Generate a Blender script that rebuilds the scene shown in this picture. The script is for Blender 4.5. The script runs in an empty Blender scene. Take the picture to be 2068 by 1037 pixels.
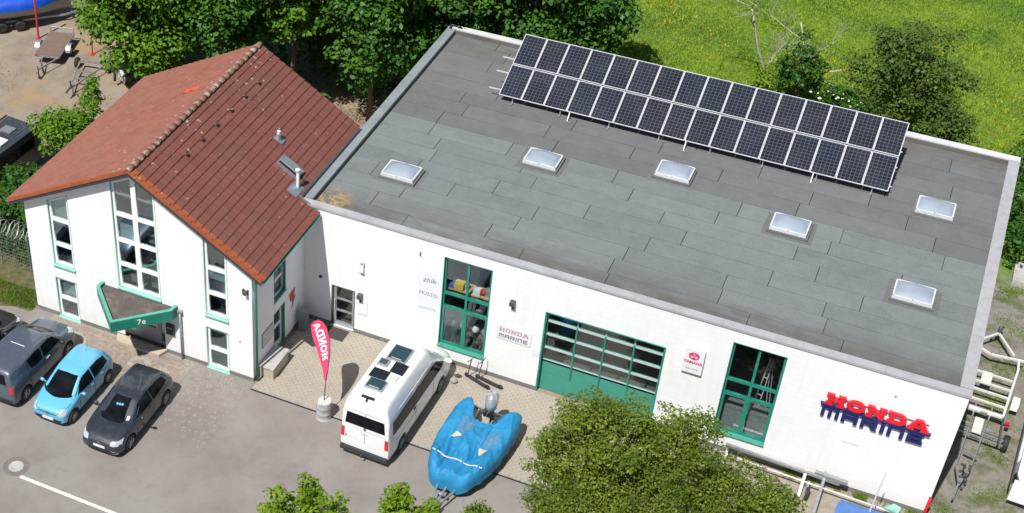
import bpy, bmesh, math, random
import numpy as np
from mathutils import Vector, Matrix, Euler
from mathutils.bvhtree import BVHTree
random.seed(7); rng = np.random.default_rng(7)
S = bpy.context.scene; C = S.collection
R = math.radians; PI = math.pi

# ---------------------------------------------------------------- camera, sky, sun, exposure
cd = bpy.data.cameras.new('camera'); cam = bpy.data.objects.new('camera', cd); C.objects.link(cam); S.camera = cam
cd.sensor_width = 36; cd.lens = 2973.13/2068*36
cd.shift_x = (1034-590.3)/2068; cd.shift_y = (566.1-518.5)/2068
cd.clip_start = 1; cd.clip_end = 1500
cam.location = (20.618, -41.775, 38.954)
cam.rotation_euler = (R(90-38.562), 0, R(26.632))
W = bpy.data.worlds.new('World'); S.world = W; W.use_nodes = True
nt = W.node_tree; nt.nodes.clear()
sky = nt.nodes.new('ShaderNodeTexSky'); sky.sky_type = 'NISHITA'; sky.sun_disc = False
sky.sun_elevation = R(58); sky.sun_rotation = R(190.6)
bg = nt.nodes.new('ShaderNodeBackground'); bg.inputs[1].default_value = 0.058
wo = nt.nodes.new('ShaderNodeOutputWorld'); nt.links.new(sky.outputs[0], bg.inputs[0]); nt.links.new(bg.outputs[0], wo.inputs[0])
sl = bpy.data.lights.new('sun', 'SUN'); sl.energy = 4.6; sl.angle = R(0.53); sl.color = (1, .972, .93)
sun = bpy.data.objects.new('sun', sl); C.objects.link(sun); sun.location = (0, -40, 60)
sun.rotation_euler = Vector((.115, .613, -1)).to_track_quat('-Z', 'Y').to_euler()
S.view_settings.view_transform = 'Standard'; S.view_settings.look = 'None'
S.view_settings.exposure = 0.36; S.view_settings.gamma = 1

# ---------------------------------------------------------------- materials
def NT(name):
    m = bpy.data.materials.new(name); m.use_nodes = True
    n = m.node_tree; p = n.nodes['Principled BSDF']
    return m, n, p
def N(n, t, **k):
    x = n.nodes.new('ShaderNode'+t)
    for a, b in k.items(): setattr(x, a, b)
    return x
def L(n, a, b): n.links.new(a, b)
def ramp(n, src, stops):
    r = N(n, 'ValToRGB'); e = r.color_ramp.elements
    while len(e) < len(stops): e.new(.5)
    for i, (p, c) in enumerate(stops):
        e[i].position = p; e[i].color = (*c, 1) if len(c) == 3 else c
    L(n, src, r.inputs[0]); return r.outputs[0]
def pos(n, scale=(1, 1, 1)):
    g = N(n, 'NewGeometry'); m = N(n, 'Mapping'); m.inputs['Scale'].default_value = scale
    L(n, g.outputs['Position'], m.inputs[0]); return m.outputs[0]
def noise(n, scale, detail=4, rough=.55, vec=None, sc=(1, 1, 1)):
    x = N(n, 'TexNoise'); x.inputs['Scale'].default_value = scale; x.inputs['Detail'].default_value = detail
    x.inputs['Roughness'].default_value = rough
    L(n, vec if vec else pos(n, sc), x.inputs['Vector']); return x.outputs['Fac']
def mix(n, f, a, b, mode='MIX'):
    x = N(n, 'Mix', data_type='RGBA', blend_type=mode)
    for i, v in ((0, f), (6, a), (7, b)):
        if hasattr(v, 'is_linked') or hasattr(v, 'links'): L(n, v, x.inputs[i])
        elif isinstance(v, (int, float)): x.inputs[i].default_value = v
        else: x.inputs[i].default_value = (*v, 1)
    return x.outputs[2]
def bump(n, p, h, strength=.3, dist=.01):
    b = N(n, 'Bump'); b.inputs['Strength'].default_value = strength; b.inputs['Distance'].default_value = dist
    L(n, h, b.inputs['Height']); L(n, b.outputs[0], p.inputs['Normal'])
MATS = {}
def pm(name, col, rough=.6, var=.12, sc=6, metal=0, bs=0, bsc=60, spec=.5, dirt=None, coat=0):
    if name in MATS: return MATS[name]
    m, n, p = NT(name)
    f = noise(n, sc, 5, .6)
    lo = tuple(c*(1-var) for c in col); hi = tuple(min(1, c*(1+var)) for c in col)
    c = ramp(n, f, [(.3, lo), (.7, hi)])
    if dirt:
        dcol, dsc, d0, d1 = dirt
        d = ramp(n, noise(n, dsc, 6, .65), [(d0, (0, 0, 0)), (d1, (1, 1, 1))])
        c = mix(n, d, c, dcol)
    L(n, c, p.inputs['Base Color'])
    p.inputs['Roughness'].default_value = rough; p.inputs['Metallic'].default_value = metal
    p.inputs['Specular IOR Level'].default_value = spec; p.inputs['Coat Weight'].default_value = coat
    p.inputs['Coat Roughness'].default_value = .06
    if bs: bump(n, p, noise(n, bsc, 3, .6), bs)
    MATS[name] = m; return m

M = {}
# white painted block masonry
def mk_wall(name, col, swap=False):
    m, n, p = NT(name)
    g = N(n, 'NewGeometry'); s = N(n, 'SeparateXYZ'); L(n, g.outputs['Position'], s.inputs[0])
    cmb = N(n, 'CombineXYZ')
    ad = N(n, 'Math', operation='ADD'); L(n, s.outputs[0], ad.inputs[0]); L(n, s.outputs[1], ad.inputs[1])
    L(n, ad.outputs[0], cmb.inputs[0]); L(n, s.outputs[2], cmb.inputs[1])
    b = N(n, 'TexBrick'); b.inputs['Scale'].default_value = 1; b.inputs['Brick Width'].default_value = .5
    b.inputs['Row Height'].default_value = .25; b.inputs['Mortar Size'].default_value = .008; b.inputs['Mortar Smooth'].default_value = .3
    b.inputs['Color1'].default_value = (*col, 1); b.inputs['Color2'].default_value = (*[c*.975 for c in col], 1)
    b.inputs['Mortar'].default_value = (*[c*.93 for c in col], 1)
    L(n, cmb.outputs[0], b.inputs['Vector'])
    d = ramp(n, noise(n, .9, 6, .65, sc=(1, 1, .45)), [(.5, (0, 0, 0)), (.85, (.22, .22, .22))])
    c = mix(n, d, b.outputs['Color'], (.60, .57, .52))
    st_ = ramp(n, noise(n, 2.2, 5, .7, sc=(2.2, 2.2, .10)), [(.52, (0, 0, 0)), (.80, (.26, .26, .26))])
    c = mix(n, st_, c, (.56, .55, .52))
    # grime band near the plinth
    zz = N(n, 'MapRange'); L(n, s.outputs[2], zz.inputs[0]); zz.inputs[1].default_value = .15; zz.inputs[2].default_value = .9
    zz.inputs[3].default_value = .35; zz.inputs[4].default_value = 0
    mu = N(n, 'Math', operation='MULTIPLY'); L(n, zz.outputs[0], mu.inputs[0]); L(n, noise(n, 5, 5, .7), mu.inputs[1])
    c = mix(n, mu.outputs[0], c, (.45, .41, .35))
    L(n, c, p.inputs['Base Color']); p.inputs['Roughness'].default_value = .75
    h = N(n, 'Math', operation='SUBTRACT'); h.inputs[0].default_value = 1; L(n, b.outputs['Fac'], h.inputs[1])
    a2 = N(n, 'Math', operation='MULTIPLY_ADD'); L(n, noise(n, 30, 4, .6), a2.inputs[0]); a2.inputs[1].default_value = .5; L(n, h.outputs[0], a2.inputs[2])
    bump(n, p, a2.outputs[0], .35, .008)
    return m
M['wall'] = mk_wall('white_wall', (.80, .81, .81))
M['plinth'] = pm('plinth_grey', (.17, .165, .165), .8, .12, 3, bs=.3, dirt=((.30, .27, .23), 5, .55, .8))
M['coping'] = pm('coping_metal', (.40, .405, .415), .45, .08, 1.5, metal=.1, dirt=((.30, .30, .29), 2.5, .5, .8))
M['coping_left'] = pm('coping_blue_grey', (.27, .30, .315), .45, .10, 1.2, metal=.15, dirt=((.20, .21, .21), 2, .5, .8))
M['coping_white'] = pm('coping_white', (.66, .67, .67), .4, .05, 2, metal=.15)
M['green'] = pm('green_paint', (.02, .22, .155), .4, .1, 3, dirt=((.13, .36, .29), 4, .55, .85))
M['teal_pale'] = pm('weathered_teal_paint', (.20, .43, .365), .5, .12, 4, dirt=((.34, .52, .46), 6, .45, .8))
M['gate_rail'] = pm('gate_rail_grey_green', (.42, .50, .48), .45, .08, 9)
M['gate_green'] = pm('gate_green_paint', (.05, .27, .21), .5, .06, 3)
M['canopy_green'] = pm('canopy_green', (.012, .20, .135), .42, .1, 2, dirt=((.12, .36, .27), 2.2, .6, .8))
M['canopy_cap'] = pm('canopy_cap_green', (.08, .33, .24), .42, .15, 5, dirt=((.45, .55, .5), 9, .66, .8))
M['upvc'] = pm('white_frame', (.78, .79, .79), .35, .03, 4)
M['sky_frame'] = pm('skylight_frame', (.60, .62, .63), .4, .08, 5, dirt=((.4, .4, .38), 4, .55, .8))
M['dark_metal'] = pm('dark_metal', (.06, .062, .068), .45, .1, 8)
M['grey_frame'] = pm('grey_door_frame', (.34, .35, .37), .4, .06, 5, metal=.3)
M['anth'] = pm('anthracite', (.035, .038, .042), .4, .1, 6)
M['alu'] = pm('aluminium', (.66, .67, .69), .4, .06, 6, metal=.25)
M['galv'] = pm('galvanised_steel', (.36, .38, .39), .45, .18, 9, metal=.6, dirt=((.20, .13, .08), 7, .62, .8))
M['galv_rust'] = pm('rusty_galvanised_steel', (.33, .32, .30), .6, .2, 9, metal=.3, dirt=((.19, .10, .055), 6, .48, .7))
M['white_paint'] = pm('white_trailer_paint', (.62, .61, .57), .5, .08, 7, dirt=((.35, .31, .25), 6, .6, .8))
M['rubber'] = pm('rubber', (.022, .022, .023), .75, .2, 10)
M['black'] = pm('black_plastic', (.02, .02, .021), .5, .15, 10)
M['interior'] = pm('dark_interior', (.06, .058, .056), .9, .25, 2)
M['interior_floor'] = pm('interior_floor', (.085, .08, .078), .8, .2, 2)
M['blind'] = pm('grey_blind', (.50, .56, .55), .8, .04, 2)
M['red'] = pm('red_sign_acrylic', (.68, .012, .028), .35, .05, 3)
M['red_edge'] = pm('red_sign_side', (.75, .05, .10), .4, .05, 3)
M['navy'] = pm('navy_sign_acrylic', (.012, .018, .11), .35, .05, 3)
M['rail'] = pm('sign_rail_grey', (.12, .14, .18), .5, .1, 3)
M['red_post'] = pm('red_post_paint', (.55, .03, .04), .5, .1, 5, dirt=((.4, .12, .1), 8, .6, .8))
M['panel_white'] = pm('sign_panel_white', (.76, .76, .78), .4, .02, 3)
M['panel_blue'] = pm('sign_panel_bluish_white', (.71, .74, .79), .4, .02, 3)
M['ink'] = pm('sign_ink_dark', (.20, .20, .22), .5, .05, 3)
M['ink_grey'] = pm('sign_ink_grey', (.42, .45, .48), .5, .05, 3)
M['ink_maroon'] = pm('sign_ink_maroon', (.46, .30, .33), .5, .05, 3)
M['ink_pink'] = pm('sign_ink_magenta', (.62, .05, .16), .5, .05, 3)
M['arrow'] = pm('faded_red_print', (.45, .08, .09), .6, .06, 3)
M['concrete'] = pm('concrete', (.40, .395, .38), .85, .14, 4, bs=.5, bsc=40, dirt=((.25, .24, .22), 3, .5, .75))
M['conc_dark'] = pm('weathered_concrete', (.30, .28, .25), .9, .2, 4, bs=.5, bsc=40)
M['beige_box'] = pm('beige_render', (.42, .36, .28), .85, .12, 4, bs=.3)
M['zinc'] = pm('zinc_flashing', (.30, .33, .36), .4, .12, 3, metal=.5)
M['felt_dark'] = None
M['wood'] = pm('shelf_wood', (.55, .33, .15), .6, .15, 8)
M['bark'] = pm('bark', (.10, .075, .055), .9, .35, 9, bs=.8, bsc=20)
M['dead_bark'] = pm('bleached_bark', (.40, .36, .31), .85, .25, 6, bs=.5, bsc=25)
M['tube_grey'] = pm('boat_hull_grey', (.32, .32, .31), .6, .12, 4)
M['hull_white'] = pm('white_gelcoat', (.80, .82, .84), .25, .03, 3, coat=.5)
M['tarp_blue_dark'] = pm('dark_blue_tarpaulin', (.004, .07, .48), .45, .25, 2.5, bs=.6, bsc=5)
M['ply'] = pm('brown_trailer_deck', (.17, .115, .085), .75, .12, 3, bs=.2)
M['mat_rug'] = pm('door_mat', (.055, .045, .038), .95, .15, 20)
M['plate'] = pm('number_plate', (.68, .70, .74), .4, .12, 22)
M['plate_blue'] = pm('plate_blue_band', (.02, .06, .35), .4, .02, 3)
M['chrome'] = pm('chrome', (.75, .76, .78), .12, .02, 3, metal=1)
M['rim'] = pm('alloy_rim', (.42, .43, .45), .3, .08, 9, metal=.7)
M['tail'] = pm('tail_light_red', (.55, .015, .02), .15, .1, 20, coat=1)
M['lamp_clear'] = pm('headlamp_lens', (.62, .66, .70), .12, .25, 22, coat=1, metal=.4)
M['rust_seed'] = pm('dry_moss', (.45, .25, .07), .95, .4, 9)

def mk_glass(name, tint=(.8, .87, .86), fac=.2, rough=.03):
    m, n, p = NT(name); n.nodes.remove(p)
    t = N(n, 'BsdfTransparent'); t.inputs[0].default_value = (*tint, 1)
    g = N(n, 'BsdfGlossy'); g.inputs[0].default_value = (.9, .95, 1, 1); g.inputs['Roughness'].default_value = rough
    b = N(n, 'Bump'); b.inputs['Strength'].default_value = .05; b.inputs['Distance'].default_value = .02
    L(n, noise(n, 1.7, 2), b.inputs['Height']); L(n, b.outputs[0], g.inputs['Normal'])
    lw = N(n, 'LayerWeight'); lw.inputs[0].default_value = .35
    mr = N(n, 'MapRange'); L(n, lw.outputs['Fresnel'], mr.inputs[0]); mr.inputs[3].default_value = fac*.5; mr.inputs[4].default_value = min(1, fac*3)
    mx = N(n, 'MixShader'); L(n, mr.outputs[0], mx.inputs[0]); L(n, t.outputs[0], mx.inputs[1]); L(n, g.outputs[0], mx.inputs[2])
    L(n, mx.outputs[0], n.nodes['Material Output'].inputs[0]); return m
M['glass'] = mk_glass('window_glass', (.86, .92, .91), .17)
M['glass_dark'] = mk_glass('shop_window_glass', (.93, .96, .96), .06)
def mk_carglass():
    m, n, p = NT('car_glass')
    c = ramp(n, noise(n, 2.2, 3, .5), [(.35, (.004, .005, .007)), (.62, (.011, .013, .016)), (.8, (.028, .030, .032))])
    L(n, c, p.inputs['Base Color']); p.inputs['Roughness'].default_value = .04; p.inputs['Specular IOR Level'].default_value = .06
    return m
M['carglass'] = mk_carglass()
def mk_dome():
    m, n, p = NT('opal_dome')
    f = noise(n, 1.6, 3)
    L(n, ramp(n, f, [(.3, (.27, .32, .38)), (.7, (.34, .39, .45))]), p.inputs['Base Color'])
    p.inputs['Roughness'].default_value = .13; p.inputs['Specular IOR Level'].default_value = .9; p.inputs['Coat Weight'].default_value = .6
    p.inputs['Coat Roughness'].default_value = .05
    return m
M['dome'] = mk_dome()
def mk_felt(name, a, b):
    m, n, p = NT(name)
    oi = N(n, 'ObjectInfo')
    f = noise(n, 1.1, 7, .7); f2 = noise(n, 26, 4, .8)
    c = ramp(n, f, [(.25, a), (.75, b)])
    c = mix(n, .05, c, ramp(n, oi.outputs['Random'], [(0, (.03, .03, .03)), (1, (.55, .58, .58))]))
    c = mix(n, ramp(n, f2, [(.35, (0, 0, 0)), (.75, (.30, .30, .30))]), c, tuple(min(1, x*2.1) for x in b))
    c = mix(n, ramp(n, f2, [(.25, (.45, .45, .45)), (.48, (0, 0, 0))]), c, tuple(x*.45 for x in a))
    # puddle grime near the front parapet and corners
    g = N(n, 'NewGeometry'); s = N(n, 'SeparateXYZ'); L(n, g.outputs['Position'], s.inputs[0])
    mr = N(n, 'MapRange'); L(n, s.outputs[1], mr.inputs[0]); mr.inputs[1].default_value = .35; mr.inputs[2].default_value = 2.3
    mr.inputs[3].default_value = .85; mr.inputs[4].default_value = 0
    mu = N(n, 'Math', operation='MULTIPLY'); L(n, mr.outputs[0], mu.inputs[0])
    L(n, ramp(n, noise(n, .8, 6, .7, sc=(.5, 1.6, 1)), [(.34, (0, 0, 0)), (.56, (1, 1, 1))]), mu.inputs[1])
    c = mix(n, mu.outputs[0], c, (.085, .070, .062))
    mr2 = N(n, 'MapRange'); L(n, s.outputs[1], mr2.inputs[0]); mr2.inputs[1].default_value = 15.3; mr2.inputs[2].default_value = 13.6
    mr2.inputs[3].default_value = 1; mr2.inputs[4].default_value = 0
    mu2 = N(n, 'Math', operation='MULTIPLY'); L(n, mr2.outputs[0], mu2.inputs[0])
    L(n, ramp(n, noise(n, 1.3, 6, .7, sc=(.6, 1.5, 1)), [(.4, (0, 0, 0)), (.65, (1, 1, 1))]), mu2.inputs[1])
    c = mix(n, mu2.outputs[0], c, (.11, .095, .075))
    # orange dust in the front left corner
    vd = N(n, 'VectorMath', operation='DISTANCE'); L(n, g.outputs['Position'], vd.inputs[0]); vd.inputs[1].default_value = (.95, .95, 5.5)
    mr3 = N(n, 'MapRange'); L(n, vd.outputs['Value'], mr3.inputs[0]); mr3.inputs[1].default_value = .1; mr3.inputs[2].default_value = 1.0
    mr3.inputs[3].default_value = 1; mr3.inputs[4].default_value = 0
    mu3 = N(n, 'Math', operation='MULTIPLY'); L(n, mr3.outputs[0], mu3.inputs[0])
    L(n, ramp(n, noise(n, 5, 5, .7), [(.45, (0, 0, 0)), (.55, (1, 1, 1))]), mu3.inputs[1])
    c = mix(n, mu3.outputs[0], c, (.42, .26, .09))
    L(n, c, p.inputs['Base Color']); p.inputs['Roughness'].default_value = .85
    pw = N(n, 'TexVoronoi', feature='F1'); pw.inputs['Scale'].default_value = .42; pw.inputs['Randomness'].default_value = 1
    dv = N(n, 'VectorMath', operation='ADD'); L(n, pos(n, (1, 1.6, 1)), dv.inputs[0]); nz = N(n, 'TexNoise'); nz.inputs['Scale'].default_value = 1.5; L(n, pos(n), nz.inputs['Vector']); L(n, nz.outputs['Color'], dv.inputs[1]); L(n, dv.outputs[0], pw.inputs['Vector'])
    c = mix(n, ramp(n, pw.outputs['Distance'], [(.0, (.06, .06, .06)), (.24, (.05, .05, .05)), (.30, (.13, .13, .13)), (.36, (0, 0, 0))]), c, (.07, .068, .062))
    L(n, c, p.inputs['Base Color'])
    bump(n, p, noise(n, 90, 3, .7), .5, .006); return m
M['felt_green'] = mk_felt('green_grey_roofing_felt', (.106, .120, .120), (.157, .175, .174))
M['felt_dark'] = mk_felt('dark_grey_roofing_felt', (.088, .093, .092), (.130, .135, .133))
M['tar'] = pm('tar_seam', (.022, .022, .022), .7, .2, 8)
def mk_tile(name, base, moss, lichen=.0, coarse=True):
    m, n, p = NT(name)
    g = N(n, 'NewGeometry'); sn = N(n, 'VectorMath', operation='SNAP'); sn.inputs[1].default_value = (.2887, .30, 50)
    of = N(n, 'VectorMath', operation='ADD'); L(n, g.outputs['Position'], of.inputs[0]); of.inputs[1].default_value = (4.626, 4.80, 0)
    L(n, of.outputs[0], sn.inputs[0])
    wn = N(n, 'TexWhiteNoise'); L(n, sn.outputs[0], wn.inputs[0])
    c = ramp(n, wn.outputs['Value'], [(0, tuple(x*.90 for x in base)), (.5, base), (1, tuple(min(1, x*1.09) for x in base))])
    c = mix(n, ramp(n, noise(n, .55, 5, .6), [(.42, (0, 0, 0)), (.72, (.55, .55, .55))]), c, moss)
    # white lichen spots, denser towards the ridge
    v = N(n, 'TexVoronoi', feature='F1'); v.inputs['Scale'].default_value = 3.0; v.inputs['Randomness'].default_value = 1; L(n, pos(n), v.inputs['Vector'])
    s = N(n, 'SeparateXYZ'); L(n, g.outputs['Position'], s.inputs[0])
    mr = N(n, 'MapRange'); L(n, s.outputs[2], mr.inputs[0]); mr.inputs[1].default_value = 7.3; mr.inputs[2].default_value = 8.7
    mr.inputs[3].default_value = .07+lichen; mr.inputs[4].default_value = .20+lichen
    lt = N(n, 'Math', operation='LESS_THAN'); L(n, v.outputs['Distance'], lt.inputs[0])
    m3 = N(n, 'Math', operation='MULTIPLY'); L(n, mr.outputs[0], m3.inputs[0]); L(n, ramp(n, noise(n, 7, 3), [(.42, (0, 0, 0)), (.62, (1.6, 1.6, 1.6))]), m3.inputs[1])
    L(n, m3.outputs[0], lt.inputs[1])
    c = mix(n, lt.outputs[0], c, (.34, .28, .23))
    L(n, c, p.inputs['Base Color']); p.inputs['Roughness'].default_value = .62
    bump(n, p, noise(n, 60, 3, .7), .35, .006); return m
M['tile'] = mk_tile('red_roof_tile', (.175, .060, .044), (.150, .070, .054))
M['tile_pale'] = mk_tile('pale_red_roof_tile', (.28, .105, .074), (.265, .125, .095))  # paler tone of the red tile, used over the whole left slope
M['tile_orange'] = mk_tile('orange_verge_tile', (.33, .085, .030), (.24, .07, .04))
M['ridge'] = mk_tile('lichened_ridge_tile', (.20, .10, .065), (.24, .17, .12), .10)
def mk_solar():
    m, n, p = NT('solar_cells')
    uv = N(n, 'TexCoord'); br = N(n, 'TexBrick'); br.offset = 0; br.inputs['Scale'].default_value = 1
    br.inputs['Brick Width'].default_value = .158; br.inputs['Row Height'].default_value = .158; br.inputs['Mortar Size'].default_value = .006
    br.inputs['Mortar Smooth'].default_value = .1
    br.inputs['Color1'].default_value = (.010, .011, .017, 1); br.inputs['Color2'].default_value = (.014, .016, .023, 1); br.inputs['Mortar'].default_value = (.115, .13, .15, 1)
    L(n, uv.outputs['Object'], br.inputs['Vector'])
    oi = N(n, 'ObjectInfo')
    c = mix(n, .25, br.outputs['Color'], ramp(n, oi.outputs['Random'], [(0, (.006, .007, .012)), (1, (.012, .018, .045))]), 'ADD')
    L(n, c, p.inputs['Base Color']); L(n, ramp(n, noise(n, .8, 4, .6), [(.3, (.18, .18, .18)), (.7, (.5, .5, .5))]), p.inputs['Roughness']); p.inputs['Specular IOR Level'].default_value = .25
    return m
M['solar'] = mk_solar()
def mk_paint(name, col, metal=0, rough=.35, dust=.08):
    m, n, p = NT(name)
    c = mix(n, ramp(n, noise(n, 5, 6, .7), [(.45, (0, 0, 0)), (.8, (dust*3, dust*3, dust*3))]), col, (.35, .33, .30))
    L(n, c, p.inputs['Base Color']); p.inputs['Roughness'].default_value = rough; p.inputs['Metallic'].default_value = metal
    p.inputs['Coat Weight'].default_value = .8; p.inputs['Coat Roughness'].default_value = .04; return m
M['p_blue'] = mk_paint('light_blue_car_paint', (.10, .40, .59))
M['p_anth'] = mk_paint('dark_grey_metallic_paint', (.030, .037, .050), .35, .35, .04)
M['p_van'] = mk_paint('blue_grey_metallic_paint', (.105, .13, .17), .45, .38, .05)
M['p_black'] = mk_paint('black_car_paint', (.02, .02, .022), .1, .3, .04)
M['p_white'] = mk_paint('white_camper_paint', (.78, .79, .80), 0, .35, .03)
M['p_caravan'] = pm('dark_caravan_roof', (.045, .052, .065), .45, .25, 3, dirt=((.14, .14, .14), 4, .55, .8))

def mk_asphalt():
    m, n, p = NT('asphalt')
    f = noise(n, .28, 7, .62); f2 = noise(n, 45, 4, .75); f3 = noise(n, 2.4, 6, .7)
    c = ramp(n, f, [(.28, (.180, .160, .142)), (.5, (.232, .212, .192)), (.72, (.265, .247, .228))])
    c = mix(n, ramp(n, f3, [(.5, (0, 0, 0)), (.78, (.5, .5, .5))]), c, (.15, .13, .115))
    c = mix(n, ramp(n, f2, [(.3, (.32, .32, .32)), (.5, (0, 0, 0))]), c, (.09, .08, .075))
    c = mix(n, ramp(n, f2, [(.55, (0, 0, 0)), (.75, (.35, .35, .35))]), c, (.46, .43, .40))
    # oil and tyre stains in front of the shop
    g = N(n, 'NewGeometry')
    for (x, y, r, a) in ((-.5, -7.6, 1.9, .55), (1.8, -8.3, 1.5, .5), (3.7, -8.5, 1.3, .5), (-4.8, -11.5, 1.2, .3), (6, -8.2, 1.6, .4)):
        vd = N(n, 'VectorMath', operation='DISTANCE'); L(n, g.outputs['Position'], vd.inputs[0]); vd.inputs[1].default_value = (x, y, 0)
        mr = N(n, 'MapRange'); L(n, vd.outputs['Value'], mr.inputs[0]); mr.inputs[1].default_value = r*.2; mr.inputs[2].default_value = r
        mr.inputs[3].default_value = a; mr.inputs[4].default_value = 0
        mu = N(n, 'Math', operation='MULTIPLY'); L(n, mr.outputs[0], mu.inputs[0]); L(n, f3, mu.inputs[1])
        c = mix(n, mu.outputs[0], c, (.10, .085, .075))
    L(n, c, p.inputs['Base Color']); p.inputs['Roughness'].default_value = .9; bump(n, p, f2, .6, .008); return m
M['asphalt'] = mk_asphalt()
def mk_paver(name, a, b, dark):
    m, n, p = NT(name)
    g = N(n, 'NewGeometry'); wn = N(n, 'TexWhiteNoise'); sn = N(n, 'VectorMath', operation='SNAP'); sn.inputs[1].default_value = (.12, .12, 9)
    L(n, g.outputs['Position'], sn.inputs[0]); L(n, sn.outputs[0], wn.inputs[0])
    c = ramp(n, wn.outputs['Value'], [(0, a), (1, b)])
    c = mix(n, ramp(n, noise(n, .7, 6, .65), [(.42, (0, 0, 0)), (.72, (.65, .65, .65))]), c, dark)
    c = mix(n, ramp(n, noise(n, 35, 3, .7), [(.55, (0, 0, 0)), (.8, (.35, .35, .35))]), c, tuple(x*.7 for x in a))
    L(n, c, p.inputs['Base Color']); p.inputs['Roughness'].default_value = .88
    bump(n, p, noise(n, 60, 3, .7), .4, .005); return m
M['paver'] = mk_paver('tan_paving_block', (.335, .292, .240), (.365, .322, .268), (.27, .24, .20))
M['paver_old'] = mk_paver('brown_cobble', (.20, .155, .13), (.32, .26, .22), (.18, .15, .13))
M['paver_light'] = mk_paver('light_cobble', (.31, .28, .245), (.40, .37, .33), (.26, .23, .20))
M['paver_worn'] = mk_paver('worn_grey_paver', (.21, .185, .16), (.28, .25, .225), (.20, .18, .16))
M['joint'] = pm('paving_joint_sand', (.275, .24, .197), .95, .2, 6, bs=.4)
def mk_ground():
    m, n, p = NT('natural_ground')
    g = N(n, 'NewGeometry'); s = N(n, 'SeparateXYZ'); L(n, g.outputs['Position'], s.inputs[0])
    X, Y = s.outputs[0], s.outputs[1]
    wob = noise(n, .35, 5, .6)
    def edge(val, a, b, k=4):   # 1 where val > b, 0 where < a, with a wobbling border
        ma = N(n, 'Math', operation='MULTIPLY_ADD'); L(n, wob, ma.inputs[0]); ma.inputs[1].default_value = k; L(n, val, ma.inputs[2])
        mr = N(n, 'MapRange'); L(n, ma.outputs[0], mr.inputs[0]); mr.inputs[1].default_value = a+k/2; mr.inputs[2].default_value = b+k/2
        return mr.outputs[0]
    def mul(a, b):
        q = N(n, 'Math', operation='MULTIPLY'); L(n, a, q.inputs[0]); L(n, b, q.inputs[1]); return q.outputs[0]
    def inv(a):
        q = N(n, 'Math', operation='SUBTRACT'); q.inputs[0].default_value = 1; L(n, a, q.inputs[1]); return q.outputs[0]
    # meadow
    big = noise(n, .16, 6, .6); fine = noise(n, 2.6, 6, .72)
    mead = ramp(n, big, [(.30, (.075, .170, .030)), (.46, (.150, .255, .018)), (.58, (.215, .305, .014)), (.72, (.110, .215, .030))])
    mead = mix(n, ramp(n, fine, [(.35, (.6, .6, .6)), (.6, (0, 0, 0))]), mead, (.040, .095, .014))
    mead = mix(n, ramp(n, noise(n, .5, 5, .7), [(.55, (0, 0, 0)), (.68, (.5, .5, .5))]), mead, (.045, .105, .030))
    mead = mix(n, ramp(n, noise(n, 9, 5, .75), [(.55, (0, 0, 0)), (.8, (.45, .45, .45))]), mead, (.19, .26, .03))
    # yard dirt
    d = ramp(n, noise(n, .55, 7, .68), [(.28, (.185, .150, .118)), (.5, (.275, .225, .175)), (.7, (.33, .275, .215))])
    d = mix(n, ramp(n, noise(n, .33, 5, .6, sc=(1, 1.4, 1)), [(.50, (0, 0, 0)), (.66, (.75, .75, .75))]), d, (.35, .225, .10))
    d = mix(n, ramp(n, noise(n, 14, 5, .75), [(.5, (0, 0, 0)), (.8, (.5, .5, .5))]), d, (.14, .10, .07))
    # side strip: grey gravelly soil with moss and grass
    r = ramp(n, noise(n, 1.1, 7, .7), [(.3, (.15, .135, .115)), (.55, (.235, .215, .185)), (.75, (.29, .27, .235))])
    r = mix(n, ramp(n, noise(n, .9, 6, .7), [(.49, (0, 0, 0)), (.60, (.85, .85, .85))]), r, (.085, .110, .025))
    r = mix(n, ramp(n, noise(n, .6, 5, .7), [(.54, (0, 0, 0)), (.72, (.6, .6, .6))]), r, (.27, .17, .085))
    r = mix(n, ramp(n, noise(n, 16, 5, .8), [(.5, (0, 0, 0)), (.8, (.55, .55, .55))]), r, (.09, .085, .07))
    c = mix(n, mul(edge(X, 21, 23, 1), inv(edge(Y, 14.5, 17, 3))), mead, r)
    c = mix(n, mul(mul(inv(edge(X, 20, 24, 2)), inv(edge(Y, 20, 23, 3))), inv(edge(X, 23.9, 24.1, .1))), c, d)
    shr = mul(edge(X, 12, 13, 2), inv(edge(Y, .2, .6, .5)))
    c = mix(n, mul(shr, inv(edge(X, 24.6, 25.6, 1))), c, ramp(n, noise(n, 3, 7, .75), [(.3, (.25, .21, .17)), (.7, (.37, .32, .27))]))
    gr = mul(inv(edge(X, -10.2, -10.0, .2)), mul(inv(edge(Y, 3, 4, 1.2)), edge(Y, -6, -5.5, .6)))
    c = mix(n, gr, c, ramp(n, noise(n, 3, 6, .7), [(.35, (.05, .075, .018)), (.5, (.11, .10, .04)), (.65, (.17, .13, .075))]))
    L(n, c, p.inputs['Base Color']); p.inputs['Roughness'].default_value = .95
    bump(n, p, noise(n, 11, 7, .78), .9, .05); return m
M['ground'] = mk_ground()
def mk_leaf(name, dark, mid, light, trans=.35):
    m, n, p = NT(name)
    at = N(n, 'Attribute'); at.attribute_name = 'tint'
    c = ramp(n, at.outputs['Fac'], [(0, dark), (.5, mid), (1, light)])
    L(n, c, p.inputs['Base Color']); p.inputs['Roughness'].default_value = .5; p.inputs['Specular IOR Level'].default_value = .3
    t = N(n, 'BsdfTranslucent'); L(n, mix(n, 1.0, c, (1, 1, .45), 'MULTIPLY'), t.inputs[0])
    ms = N(n, 'MixShader'); ms.inputs[0].default_value = trans; L(n, p.outputs[0], ms.inputs[1]); L(n, t.outputs[0], ms.inputs[2])
    L(n, ms.outputs[0], n.nodes['Material Output'].inputs[0]); return m
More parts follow.
